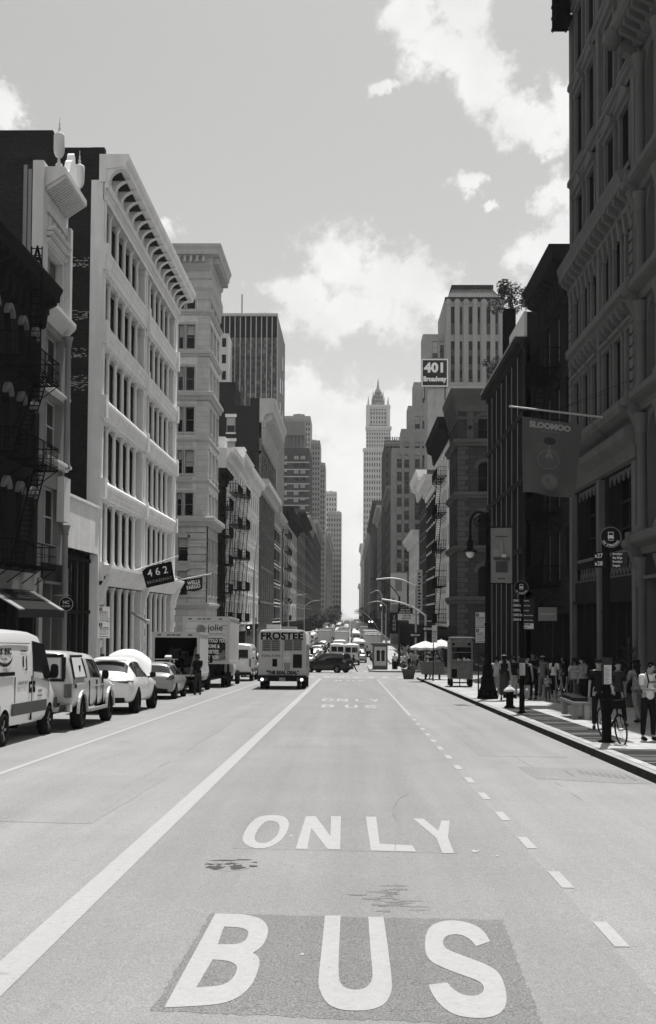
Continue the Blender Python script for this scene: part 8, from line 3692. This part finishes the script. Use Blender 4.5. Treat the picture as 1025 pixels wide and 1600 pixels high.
# ---------- bench, ribbon posts, sign stand
def bench():
  p = gnd(908, 1124, .15)
  x, y, z = p
  r = empty('bench', p, 'grey plank bench with block legs beside the walking person', 'bench')
  blk('seat', 'grey', r, (x - .24, x + .26, y - .1, y + 2.1, z + .42, z + .5))
  for yy in (y, y + 1.7):
    blk('leg', 'grey', r, (x - .22, x - .08, yy, yy + .3, z, z + .42))
    blk('leg', 'pale', r, (x + .1, x + .24, yy, yy + .3, z, z + .42))
  b = MB()
  for k in range(5):
    b.box(x - .2, x + .22, y + .1 + k * .42, y + .3 + k * .42, z + .505, z + .60)
    b.box(x - .22, x + .24, y + .08 + k * .42, y + .32 + k * .42, z + .601, z + .62)
  b.build('arm_rest', 'steel', r)


bench()
SG = 'ribbon posts of the queue'
for i, (px, py, lb) in enumerate(((869, 1097, 'thin queue post, farthest of the three beside the child'), (877, 1099, 'thin queue post, middle one of the three'), (886, 1101, 'thin queue post, nearest of the three'))):
  p = gnd(px, py, .15)
  r = empty('queue_post', p, lb, 'post', SG)
  b = MB()
  b.lathe(p, [(.16, 0), (.16, .02), (.03, .04), (.025, .06), (.025, .95)], 12)
  b.build('post', 'inox', r)
  b = MB()
  b.lathe(p, [(.02, .951), (.045, .97), (.045, 1.02), (.02, 1.04)], 10)
  b.build('post_cap', 'inox', r)
  if i < 2:
    p2 = gnd((877, 886)[i], (1099, 1101)[i], .15)
    b = MB()
    a, c = p + Vector((0, 0, .98)), p2 + Vector((0, 0, .98))
    pts = [a.lerp(c, t / 8) - Vector((0, 0, .45 * math.sin(PI * t / 8))) for t in range(9)]
    for q1, q2 in zip(pts, pts[1:]):
      b.face([q1, q2, q2 - Vector((0, 0, .05)), q1 - Vector((0, 0, .05))])
    b.build('ribbon', 'sign_white', r)
p = gnd(897, 1100, .15)
r = empty('sign_stand', p, 'small grey notice on a thin stand by the queue posts', 'sign')
b = MB()
b.lathe(p, [(.18, 0), (.18, .02), (.025, .04), (.02, .95)], 12)
b.build('post', 'inox', r)
blk('notice', 'grey', r, (p.x - .16, p.x + .16, p.y - .03, p.y, p.z + .92, p.z + 1.3))
b = MB()
for k in range(5):
  b.box(p.x - .12, p.x + .1 - .02 * k, p.y - .034, p.y - .0305, p.z + .98 + k * .055, p.z + 1.0 + k * .055)
b.build('printed_lines', 'pale', r)
# hung shop board and small shop sign on the dark walk-up
p, q_ = atY(841, 970, 57.5), atY(870, 949, 57.5)
r = empty('shop_board', ((p.x + q_.x) / 2, 57.5, p.z), 'plain grey hanging shop board over the queue', 'sign')
blk('board', 'grey', r, (p.x, q_.x, 57.46, 57.5, p.z, q_.z))
blk('hanger', 'iron_black', r, (q_.x - .05, XR + .02, 57.47, 57.49, q_.z + .02, q_.z + .06), (p.x, q_.x - .06, 57.47, 57.49, q_.z + .02, q_.z + .06))
b = MB()
b.box(p.x + .1, q_.x - .1, 57.452, 57.459, (p.z + q_.z) / 2 - .02, (p.z + q_.z) / 2 + .02)
b.build('printed_lines', 'pale', r)


# ---------- food carts
def food_cart():
  p = gnd(721, 1073, .15)
  x, y, z = p
  r = empty('food_cart', p, 'tall stainless food cart on small wheels with glazed front, right pavement', 'food cart')
  w = .62
  D = 1.9
  H = zat(721, 996, y) - z
  b = MB()
  b.box(x - w, x + w, y, y + D, z + .42, z + H - .28)
  b.build('cart_body', 'inox', r)
  b = MB()
  b.box(x - w - .06, x + w + .02, y - .25, y + D, z + H - .28, z + H - .22)
  b.box(x - w + .05, x + w + .1, y - .3, y + D, z + H - .06, z + H)
  b.box(x - w + .06, x + w - .02, y + .3, y + D, z + H - .22, z + H - .061)
  b.build('cart_roof', 'inox', r)
  f = y - .012
  b = MB()
  h0, h1 = z + H * .56, z + H * .80
  b.box(x - w + .1, x + w - .1, f, y, h0, h1)
  b.build('serving_window', 'car_glass', r)
  b = MB()
  for zz in (h0 - .05, h0 + (h1 - h0) * .55, h1 + .01):
    b.box(x - w + .03, x + w - .03, f - .04, f - .001, zz, zz + .035)
  for xx in (x - w, x + w - .04):
    b.box(xx, xx + .04, f - .03, y + .001, z + .42, z + H - .28)
  b.build('window_frame', 'inox', r)
  blk('menu_panel', 'print', r, (x - w + .06, x + w - .06, f, y, z + H * .40, z + H * .52), (x - .2, x + w - .06, f - .002, y, z + .48, z + H * .385), (x - w + .1, x + w - .08, y - .27, y - .255, z + H - .21, z + H - .07))
  blk('door', 'black', r, (x - w + .08, x - .24, f - .002, y, z + .48, z + H * .36))
  b = MB()
  for xx in (x - w + .18, x + w - .2):
    disc(b, (xx, f - .01, z + H * .86), .08, .02)
  b.build('cart_lamp', 'black', r)
  for xx in (x - w + .08, x + w - .08):
    for yy in (y + .35, y + 1.5):
      b = MB()
      b.lathe((xx, yy, z + .2), [(.2, -.09), (.2, .09)], 16, axis='x')
      b.build('wheel', 'rubber', r)
  blk('axle', 'steel', r, (x - w + .1, x + w - .1, y + .3, y + .4, z + .17, z + .24), (x - .12, x - .07, y - .05, y + .02, z + .02, z + .42), (x + .35, x + .4, y - .05, y + .02, z + .02, z + .42))
  b = MB()
  q = random.Random(9)
  for k in range(18):
    xx = x - .3 + q.random() * .85
    s = q.uniform(.03, .07)
    b.lathe((xx, y - .12 - q.random() * .1, z + H * .53), [(s, 0), (s, s * 2), (s * .4, s * 2.6)], 7)
  b.build('bottle_row', 'pale', r)
  blk('shelf', 'inox', r, (x - w + .05, x + w + .04, y - .26, y - .001, z + H * .515, z + H * .53))


food_cart()


def umbrella_stall():
  p = gnd(682, 1062, .15)
  x, y, z = p
  r = empty('umbrella_stall', p, 'food stall cluttered with packets under two white umbrellas, right pavement', 'food stall')
  blk('counter', 'print', r, (x - .95, x + .5, y, y + 1.6, z + .35, z + 1.15))
  blk('counter_top', 'inox', r, (x - 1.0, x + .55, y - .1, y + 1.65, z + 1.152, z + 1.2))
  b = MB()
  for k in range(6):
    for j in range(5):
      b.lathe((x - .85 + k * .26, y - .013, z + .46 + j * .14), [(.09, -.01), (.06, .0)], 8, axis='y')
  b.build('quilted_panel', 'inox', r)
  blk('back_panel', 'print', r, (x - .95, x + .5, y + .5, y + .6, z + 1.45, z + 2.2))
  b = MB()
  for xx in (x - .93, x + .46):
    for yy in (y + .02, y + 1.5):
      b.box(xx, xx + .04, yy, yy + .04, z + 1.2, z + 2.3)
  b.build('frame', 'steel', r)
  b = MB()
  q = random.Random(21)
  for k in range(90):
    xx, zz = x - .95 + q.random() * 1.4, z + q.choice((1.21, 1.5, 1.78, 2.02))
    s = q.uniform(.05, .13)
    yy = y + q.uniform(-.02, .3)
    b.box(xx, xx + s, yy, yy + s, zz, zz + s * q.uniform(.8, 1.8), k % 4)
  b.build('packet', ['pale', 'dark', 'white', 'grey'], r)
  for xx in (x - .7, x + .25):
    b = MB()
    b.lathe((xx, y + .7, z + .17), [(.17, -.06), (.17, .06)], 14, axis='x')
    b.build('wheel', 'rubber', r)
  for k, (dx, dy, hh, rr) in enumerate(((-.75, .2, 2.62, 1.05), (.35, .5, 2.72, 1.0))):
    cx, cy = x + dx, y + dy
    b = MB()
    n = 8
    rows = []
    for i in range(5):
      t = i / 4
      rows.append([(cx + rr * t * math.cos(2 * PI * j / 16), cy + rr * t * math.sin(2 * PI * j / 16), z + hh - .42 * t ** 1.25 - (0.05 * (j % 2) * t)) for j in range(16)])
    b.grid(rows, 0, True, smooth=False)
    rim = rows[-1]
    b.grid([rim, [(a, c, e - .13 - .04 * (j % 2)) for j, (a, c, e) in enumerate(rim)]], 0, True, False)
    b.build('umbrella_canopy', 'umbrella', r)
    b = MB()
    b.tube([(cx, cy, z + 1.2), (cx, cy, z + hh + .08)], .022, 6)
    b.build('umbrella_pole', 'steel_lt', r)


umbrella_stall()


def planter(px, py, label, s=1.0):
  p = gnd(px, py, .0)
  r = empty('planter', p, label, 'planter')
  b = MB()
  b.lathe(p, [(.36 * s, 0), (.38 * s, .05), (.5 * s, .62 * s), (.55 * s, .66 * s), (.55 * s, .74 * s), (.47 * s, .74 * s), (.45 * s, .66 * s)], 18)
  b.build('pot', 'pot', r)
  leaf_cloud('plant', (p.x, p.y, p.z + .98 * s), .72 * s, 900, .07, ['leaf', 'leaf2'], r, (1.15, 1.1, .55), 77)


planter(638.5, 1061, 'round grey planter with a bushy plant at the corner of the crossing')


def kiosk():
  p = gnd(594, 1046.5, .15)
  x, y, z = p
  r = empty('street_kiosk', p, 'pale street kiosk panel with a dark picture beyond the crossing', 'kiosk')
  w = 11.5 / 1850 * y
  h = zat(594, 1008, y) - z
  blk('kiosk_body', 'kiosk', r, (x - w, x + w, y, y + 2.0, z, z + h))
  blk('kiosk_roof', 'kiosk', r, (x - w - .18, x + w + .18, y - .2, y + 2.2, z + h, z + h + .2))
  blk('poster', 'pale', r, (x - w * .8, x + w * .8, y - .03, y, z + .4, z + h - .15))
  b = MB()
  for dx in (-.2, .28):
    b.lathe((x + dx, y - .035, z + h * .72), [(.2, -.004), (.2, .004)], 12, axis='y')
    b.box(x + dx - .17, x + dx + .17, y - .04, y - .031, z + h * .35, z + h * .68)
  b.build('poster_picture', 'dark', r)


kiosk()


# ---------- flag on the ornate building
def facade_flag():
  Y = 45.2
  tip, base = atY(797, 635, Y), Vector((XR, Y, zat(975, 656, Y)))
  r = empty('hanging_flag', base, 'large dark flag lettered SLOOMOO hanging from a pole on the ornate building', 'flag')
  b = MB()
  b.tube([base, tip], [.045, .035], 8)
  b.lathe(tip, [(.001, -.06), (.06, 0), (.001, .06)], 8)
  m_ = base.lerp(tip, .6)
  b.build('flag_pole', 'steel_lt', r)
  b = MB()
  for t, dy, dz in ((.62, 3.0, 1.6), (.62, -2.2, 1.2), (.35, 1.2, -.9)):
    q = base.lerp(tip, t)
    b.tube([q, (XR, Y + dy, base.z + dz)], .008, 4)
  b.build('stay_wire', 'iron_black', r)
  c = [atY(816, 650, Y), atY(910, 664, Y), atY(898, 779, Y), atY(817, 769, Y)]
  b = MB()
  rows = []
  N = 16
  def P(u, v):
    p = (c[0].lerp(c[1], u)).lerp(c[3].lerp(c[2], u), v)
    w = math.sin(u * 7 + v * 2.5) * .05 * (.3 + v) + math.sin(v * 5 + u * 3) * .04 + max(0, .25 - abs(u - v * .7)) * .25
    return Vector((p.x, p.y + w, p.z + .03 * math.sin(u * 9) * (v > .95)))
  for i in range(N + 1):
    rows.append([P(k / N, i / N) for k in range(N + 1)])
  b.grid(rows)
  cl = b.build('flag_cloth', 'flag', r)
  def on_flag(me, u0, v0, mt, nm):
    """drape flat lettering over the cloth"""
    W_ = (c[1] - c[0]).length
    H_ = (c[3] - c[0]).length
    for v in me.vertices:
      u, w = u0 + v.co.x / W_, v0 - v.co.y / H_
      p = P(u, w)
      v.co = Vector((p.x, p.y - .012 - (.002 if v.co.z > 0 else 0), p.z)) - r.location
    me.materials.append(M[mt])
    me.name = nm
    o = bpy.data.objects.new(nm, me)
    COL.objects.link(o)
    o.parent = r
  on_flag(text_mesh('SLOOMOO', .30, .018, .001, 'CENTER', 1.05), .47, .085, 'flag_ink', 'lettering')
  on_flag(text_mesh('INSTITUTE', .09, .003, .001, 'CENTER', 1.2, 1.5), .47, .155, 'flag_ink2', 'lettering')
  bm = MB()
  n = 40
  pts = []
  q = random.Random(2)
  for k in range(n):
    t = 2 * PI * k / n
    rr = .38 if k % 2 else .27
    pts.append((rr * 1.15 * math.cos(t), rr * .95 * math.sin(t), 0))
  for k in range(n):
    bm.face([(0, 0, 0), pts[k], pts[(k + 1) % n]])
  on_flag(bm.mesh('burst', []) if False else _bare(bm), .5, .82, 'flag_ink2', 'printed_burst')
  on_flag(text_mesh('SLIME', .17, .006, .001, 'CENTER', .9), .5, .80, 'flag', 'lettering')
  bm = MB()                               # plain round outline standing for the printed picture
  for k in range(40):
    t0, t1 = 2 * PI * k / 40, 2 * PI * (k + 1) / 40
    f = lambda t, a, b_: (a * math.cos(t), b_ * math.sin(t), 0)
    bm.face([f(t0, .42, .34), f(t1, .42, .34), f(t1, .45, .37), f(t0, .45, .37)])
  on_flag(_bare(bm), .46, .53, 'flag_ink2', 'printed_outline')
  bm = MB()
  for k in range(16):
    t0, t1 = 2 * PI * k / 16, 2 * PI * (k + 1) / 16
    bm.face([(0, 0, 0), (.24 * math.cos(t0), .15 * math.sin(t0), 0), (.24 * math.cos(t1), .15 * math.sin(t1), 0)])
  on_flag(_bare(bm), .47, .28, 'flag_dk', 'printed_blob')
  bm = MB()
  for x0, x1, y0, y1 in ((-.05, .05, -.12, .2), (-.16, -.02, -.3, -.1), (.02, .16, -.3, -.1)):
    bm.face([(x0, y0, 0), (x1, y0, 0), (x1 * .4, y1, 0), (x0 * .4, y1, 0)])
  on_flag(_bare(bm), .47, .40, 'flag_ink2', 'printed_stem')


def _bare(b):
  me = bpy.data.meshes.new('p')
  me.from_pydata([tuple(v) for v in b.v], [], b.f)
  return me


M['flag_ink'] = mat('flag lettering', 0.30, 0.8, 0.05, 2.0)
M['flag_ink2'] = mat('flag faint print', 0.17, 0.8, 0.1, 2.0)
M['flag_dk'] = mat('flag dark print', 0.04, 0.8, 0.1, 2.0)
facade_flag()


# ---------- hanging signs on the left fronts
def sign_462():
  Y = 77.0
  base = Vector((XL + .1, Y, zat(206, 892, Y)))
  tip = atY(277, 869.5, Y)
  r = empty('projecting_sign', base, 'black tilted panel reading 462 Broadway on a white pole', 'sign')
  b = MB()
  b.tube([base, tip], .05, 8)
  b.lathe(tip, [(.001, -.1), (.1, 0), (.001, .1)], 8)
  b.tube([base + Vector((0, 0, -.5)), base.lerp(tip, .3)], .03, 6)
  b.build('pole', 'white_iron', r)
  c = [atY(x, y, Y) for x, y in ((220.5, 887.5), (267.5, 877), (272.5, 908.5), (229, 918.5))]
  b = MB()
  b.prism([c[3], c[2], c[1], c[0]], (0, .12, 0))
  b.build('panel', 'sign_black', r)
  ang = math.atan2(c[1].z - c[0].z, c[1].x - c[0].x)
  m_ = (c[0] + c[1] + c[2] + c[3]) / 4
  up = (c[0] + c[1] - c[2] - c[3]).normalized()
  w, h = (c[1] - c[0]).length, (c[0] - c[3]).length
  p1 = m_ + up * h * .14
  p2 = m_ - up * h * .28
  text('4 6 2', h * .5, 'white', r, (p1.x, Y - .015, p1.z), (R(90), -ang, 0), bold=.004, sx=.98)
  text('BROADWAY', h * .2, 'grey', r, (p2.x, Y - .015, p2.z), (R(90), -ang, 0), bold=.003, space=1.15)


sign_462()


def bank_flag():
  Y = 91.5
  base = Vector((XL + .05, Y, zat(262, 910, Y)))
  tip = atY(329.5, 896.5, Y)
  r = empty('projecting_sign', base, 'small dark hanging flag reading Wells Fargo on a white pole', 'sign')
  b = MB()
  b.tube([base, tip], .05, 8)
  b.lathe(tip, [(.001, -.1), (.1, 0), (.001, .1)], 8)
  b.tube([base + Vector((0, 0, .7)), base.lerp(tip, .38)], .025, 6)
  b.build('pole', 'white_iron', r)
  c = [atY(x, y, Y) for x, y in ((288, 906.5), (316.5, 901.5), (316, 920), (303, 924.5), (292, 923))]
  b = MB()
  b.prism([c[4], c[3], c[2], c[1], c[0]], (0, .05, 0))
  b.build('flag_cloth', 'dark', r)
  ang = math.atan2(c[1].z - c[0].z, c[1].x - c[0].x)
  for i, (t, yy) in enumerate((('WELLS', 910.2), ('FARGO', 917.2))):
    p = atY(302.5, yy, Y)
    text(t, .40, 'white', r, (p.x, Y - .012, p.z), (R(90), -ang, 0), bold=.012, sx=.82)


bank_flag()


def round_sign():
  Y = 56.6
  c = atY(103.5, 944, Y)
  r = empty('round_sign', (XL, Y, c.z), 'round black hanging sign reading NC OUTLET', 'sign')
  b = MB()
  disc(b, c, .36, .03, 0, 32)
  b.build('panel', 'sign_black', r)
  b = MB()
  n = 40
  for k in range(n):
    t0, t1 = 2 * PI * k / n, 2 * PI * (k + 1) / n
    P = lambda t, rr: (c.x + rr * math.cos(t), Y - .034, c.z + rr * math.sin(t))
    b.face([P(t0, .31), P(t1, .31), P(t1, .335), P(t0, .335)])
  b.build('border', 'pale', r)
  text('NC', .22, 'sign_white', r, (c.x, Y - .034, c.z + .08), FACE, bold=.006)
  text('OUTLET', .115, 'sign_white', r, (c.x, Y - .034, c.z - .1), FACE, bold=.003)
  b = MB()
  a = Vector((XL, Y, c.z + .42))
  b.tube([a, (c.x + .15, Y, c.z + .42)], .02, 6)
  b.tube([(c.x, Y, c.z + .42), (c.x, Y, c.z + .36)], .012, 6)
  b.build('bracket', 'grey', r)


round_sign()
# floodlight and wall lamp on the white building
p = atX(205, 957, XL + .1)
r = empty('floodlight', p, 'small floodlight arm between the ground floor columns of the white building', 'lamp')
b = MB()
b.tube([p, p + Vector((1.0, 0, -.55))], .09, 6)
b.build('arm', 'grey', r)
b = MB()
b.lathe(p + Vector((1.05, 0, -.6)), [(.05, -.15), (.16, -.1), (.18, .1), (.05, .18)], 10)
b.build('lamp_head', 'pale', r)


# ---------- cobra lamps, mast arms, traffic signals
def mast_pole(name, label, pts, r0, base, top, cat='street lamp', head=True, mt='steel_lt', group=None):
  r = empty(name, base, label, cat, group)
  b = MB()
  b.lathe(base, [(.2, 0), (.2, .3), (.12, .5), (.11, top.z - base[2] + .1)], 8)
  b.build('pole', mt, r)
  b = MB()
  b.tube(pts, r0, 7)
  b.build('arm', mt, r)
  if head:
    e = Vector(pts[-1])
    d = (e - Vector(pts[-2])).normalized()
    b = MB()
    b.hexa([e + Vector((0, -.13, -.06)), e + d * .75 + Vector((0, -.13, -.1)), e + d * .75 + Vector((0, .13, -.1)), e + Vector((0, .13, -.06)), e + Vector((0, -.1, .07)), e + d * .7 + Vector((0, -.1, .06)), e + d * .7 + Vector((0, .1, .06)), e + Vector((0, .1, .07))])
    b.build('lamp_head', mt, r)
  return r


def signal_head(root, c, lit=False):
  h = blk('signal_head', 'black', root, (c.x - .17, c.x + .17, c.y - .12, c.y + .12, c.z - .55, c.z + .5))
  for k in range(3):
    b = MB()
    disc(b, (c.x, c.y - .135, c.z + .3 - .33 * k), .12, .012)
    b.build('lens', 'lampon' if (lit and k == 0) else 'tail', h)
    b = MB()
    b.lathe((c.x, c.y - .12, c.z + .3 - .33 * k), [(.14, 0), (.14, -.16)], 10, axis='y', cap=False)
    b.build('visor', 'black', h)


def curve(a, c, bulge, n=9):
  """arm that rises then flattens: a at the pole, c at the lamp"""
  out = []
  for i in range(n + 1):
    t = i / n
    p = Vector(a).lerp(Vector(c), t)
    p.z += bulge * math.sin(PI * t) * (1 - .35 * t)
    out.append(p)
  return out


# left: cobra lamp beyond the crossing
Y = 121
bx = -9.9
a, c = Vector((bx, Y, zat(372, 892, Y))), atY(402, 848.5, Y)
mast_pole('street_lamp', 'grey cobra street lamp with a long curved arm, left pavement beyond the crossing', curve(a, c, .55), .06, (bx, Y, gz(Y) + .15), a)
Y = 122.5
r = empty('traffic_signal', (-9.8, Y, gz(Y) + .15), 'black traffic signal behind the white van, left side of the crossing', 'traffic signal')
b = MB()
b.lathe((-9.8, Y, gz(Y) + .15), [(.16, 0), (.16, .3), (.08, .5), (.07, 5.2)], 8)
b.build('pole', 'steel', r)
signal_head(r, atY(388.5, 985, Y), True)
signal_head(r, atY(396, 988, Y))
for i, (px, Y, x2, y2, lb) in enumerate(((440, 190, 472, 929, 'second cobra street lamp down the left pavement'), (468, 255, 497, 938, 'third cobra street lamp down the left pavement'), (489, 330, 505, 958, 'smallest cobra street lamp down the left pavement'))):
  bx = -10.0
  c = atY(x2, y2, Y)
  a = Vector((bx, Y, c.z - 1.4))
  mast_pole('street_lamp', lb, curve(a, c, .5), .07, (bx, Y, gz(Y) + .15), a, group='cobra street lamps down the avenue')
# right: long mast arms over the crossing
Y = 117
px_ = gnd(655, 1047, .15)
base = Vector((7.3, Y, gz(Y) + .15))
a, c = atY(665, 962, Y), atY(597, 936.5, Y)
base = Vector((a.x, Y, gz(Y) + .15))
r = mast_pole('signal_mast', 'grey signal mast with a long pale arm reaching over the crossing and a lettered sign', curve(a, c, .45), .085, base, a, 'traffic signal', head=False)
s0, s1 = atY(621.5, 969, Y), atY(645, 950, Y)
pl = blk('regulatory_sign', 'sign_white', r, (s0.x, s1.x, Y - .14, Y - .1, s0.z, s1.z))
hh = s1.z - s0.z
blk('sign_header', 'sign_black', pl, (s0.x, s1.x, Y - .146, Y - .141, s0.z + hh * .52, s1.z))
cx = (s0.x + s1.x) / 2
for t, v, m in (('BUS LANE', .85, 'sign_white'), ('BUSES ONLY', .64, 'sign_white'), ('7AM-7PM', .36, 'sign_black'), ('MON-FRI', .14, 'sign_black')):
  text(t, hh * .19, m, pl, (cx + (.12 if v < .5 else 0), Y - .15, s0.z + hh * v), FACE, bold=.004, sx=.9)
blk('sign_hanger', 'steel', r, (s0.x + .2, s0.x + .25, Y - .1, Y - .05, s1.z, s1.z + .5), (s1.x - .25, s1.x - .2, Y - .1, Y - .05, s1.z, s1.z + .3))
for x0, y0, x1, y1 in ((660.5, 978, 677, 987), (640.5, 988.5, 656.5, 996)):
  s0, s1 = atY(x0, y1, Y - .4), atY(x1, y0, Y - .4)
  pl = blk('one_way_plate', 'sign_black', r, (s0.x, s1.x, Y - .42, Y - .38, s0.z, s1.z))
  zc, hz = (s0.z + s1.z) / 2, s1.z - s0.z
  b = MB()
  w = s1.x - s0.x
  b.prism([(s0.x + w * x, Y - .425, zc + hz * z) for x, z in ((.04, 0), (.24, .36), (.24, .17), (.95, .17), (.95, -.17), (.24, -.17), (.24, -.36))], (0, -.004, 0))
  b.build('arrow', 'sign_white', pl)
  text('ONE WAY', hz * .3, 'sign_black', pl, (s0.x + w * .6, Y - .432, zc), FACE, bold=.003, sx=.9)
  blk('plate_arm', 'steel', r, (min(s1.x, base.x), max(s1.x, base.x) + .01, Y - .37, Y - .34, zc - .02, zc + .02))
Y = 128
a, c = atY(650, 917, Y), atY(588, 905.5, Y)
base = Vector((a.x, Y, gz(Y) + .15))
mast_pole('signal_mast', 'second pale mast arm higher up, right side beyond the crossing', curve(a, c, .6), .085, base, a, 'traffic signal', head=False)
Y = 131
a, c = atY(624, 933, Y), atY(589, 906, Y)
base = Vector((a.x, Y, gz(Y) + .15))
mast_pole('street_lamp', 'cobra street lamp with a dark curved arm on the right beyond the crossing', curve(a, c, .6), .06, base, a, mt='steel')
for i, (x1, y1, x2, y2, Y, lb) in enumerate(((597, 930, 585, 924, 175, 'cobra lamp, highest of the far ones on the right'), (603, 946, 580, 941, 200, 'cobra lamp, second of the far ones on the right'), (592, 985, 569, 957, 240, 'cobra lamp, lowest of the far ones on the right'))):
  a, c = atY(x1, y1, Y), atY(x2, y2, Y)
  base = Vector((a.x, Y, gz(Y) + .15))
  r = mast_pole('street_lamp', lb, curve(a, c, .5), .06, base, a, group='cobra street lamps down the avenue')
  if i == 0:
    signal_head(r, atY(595, 949, Y), True)
    signal_head(r, atY(601, 952, Y))
Y = 150
a, c = atY(604, 998, Y), atY(583, 985, Y)
base = Vector((a.x, Y, gz(Y) + .15))
r = mast_pole('signal_mast', 'low pale mast arm with two signal heads over the far traffic', curve(a, c, .3), .08, base, a, 'traffic signal', head=False)
signal_head(r, atY(577, 975, Y), True)
signal_head(r, atY(581.5, 975, Y), True)
a2 = atY(605, 1002, Y)
b = MB()
b.tube([a2, atY(590, 991, Y)], .06, 6)
b.build('arm', 'steel_lt', r)
# right: blade signs, vertical shop sign, banner
Y = 140.0
s0, s1 = atY(609.5, 990, Y), atY(622.5, 957, Y)
r = empty('blade_sign', ((s0.x + s1.x) / 2, Y, s0.z), 'tall black blade sign lettered SOHO, right row', 'sign')
blk('panel', 'sign_black', r, (s0.x, s1.x, Y, Y + .15, s0.z, s1.z))
blk('bracket', 'steel', r, (s1.x, XR + .1, Y + .05, Y + .1, s1.z - .3, s1.z - .22), (s1.x, XR + .1, Y + .05, Y + .1, s0.z + .3, s0.z + .38))
for k, ch in enumerate('SOHO'):
  text(ch, .5, 'sign_white', r, ((s0.x + s1.x) / 2, Y - .012, s1.z - .55 - k * .47), FACE, bold=.006, name='letter')
Y = 128.5
s0, s1 = atY(651.5, 955, Y), atY(660, 890, Y)
r = empty('vertical_sign', ((s0.x + s1.x) / 2, Y, s0.z), 'tall narrow pale sign with dark marks beside the fire escapes', 'sign')
blk('panel', 'pale', r, (s0.x, s1.x, Y, Y + .2, s0.z, s1.z))
b = MB()
q = random.Random(8)
for k in range(11):
  zz = s1.z - .55 - k * .36
  b.box(s0.x + .13, s0.x + .13 + q.uniform(.18, .32), Y - .012, Y - .001, zz, zz + .2)
b.build('printed_marks', 'dark', r)
blk('bracket', 'iron_black', r, (s1.x, XR + .1, Y + .05, Y + .1, s1.z - .15, s1.z - .08), (s1.x, XR + .1, Y + .05, Y + .1, s0.z + .2, s0.z + .27))
Y = 216
s0, s1 = atY(609, 945, Y), atY(634, 897, Y)
r = empty('wall_poster', ((s0.x + s1.x) / 2, Y, s0.z), 'large white poster wall above the far shops on the right', 'poster')
blk('poster_panel', 'sign_white', r, (s0.x, s1.x, Y - 4.6, Y - 4.4, s0.z, s1.z))
blk('poster_picture', 'grey', r, (s0.x + .8, s0.x + 2.0, Y - 4.63, Y - 4.601, s0.z + 2.4, s0.z + 4.6), (s0.x + .2, s0.x + .7, Y - 4.63, Y - 4.601, s0.z + .3, s0.z + 1.2))
# bins by the far kerb
for i, (px, py, lb) in enumerate(((617, 1046, 'dark litter bin by the kiosk'),)):
  p = gnd(px, py, .15)
  b = MB()
  b.lathe(p, [(.28, 0), (.33, .95), (.35, .97), (.35, 1.03), (.2, 1.08)], 14)
  b.build('litter_bin', 'iron_black', label=lb, cat='bin')
# potted shop plant in the glazed shopfront
p = gnd(976, 1100, .15)
p = Vector((XR - .5, 42.4, gz(42.4) + .15))
r = empty('potted_plant', p, 'tall spiky potted plant by the shop windows at the right', 'plant')
b = MB()
b.lathe(p, [(.2, 0), (.26, .45), (.28, .47), (.24, .47)], 12)
b.build('pot', 'pot', r)
b = MB()
q = random.Random(5)
for k in range(40):
  a = q.uniform(0, 2 * PI)
  l = q.uniform(.5, .85)
  h = p.z + q.uniform(.5, 2.3)
  o = Vector((p.x, p.y, h))
  m_ = o + Vector((math.cos(a) * l * .5, math.sin(a) * l * .5, .22))
  e = o + Vector((math.cos(a) * l, math.sin(a) * l, q.uniform(-.3, .15)))
  sd = Vector((-math.sin(a), math.cos(a), 0)) * .035
  b.face([o - sd, m_ - sd, m_ + sd, o + sd])
  b.face([m_ - sd, e, e, m_ + sd][:3] + [m_ + sd])
b.tube([p + Vector((0, 0, .4)), p + Vector((0, 0, 2.2))], .03, 6)
b.build('leaves', 'leaf', r)
# ================================================================ the air
hb_ = MB()
hb_.box(-440, 440, -85, 1720, -4.8, 205)
hz_ = hb_.build('haze', [], kind='stuff')
hm_ = bpy.data.materials.new('haze')
hm_.use_nodes = True
ht_ = hm_.node_tree
ht_.nodes.clear()
pv_ = ht_.nodes.new('ShaderNodeVolumePrincipled')
pv_.inputs['Color'].default_value = (.95, .95, .945, 1)
pv_.inputs['Density'].default_value = 0.00009
pv_.inputs['Anisotropy'].default_value = 0.2
ho_ = ht_.nodes.new('ShaderNodeOutputMaterial')
ht_.links.new(pv_.outputs[0], ho_.inputs['Volume'])
hz_.data.materials.append(hm_)
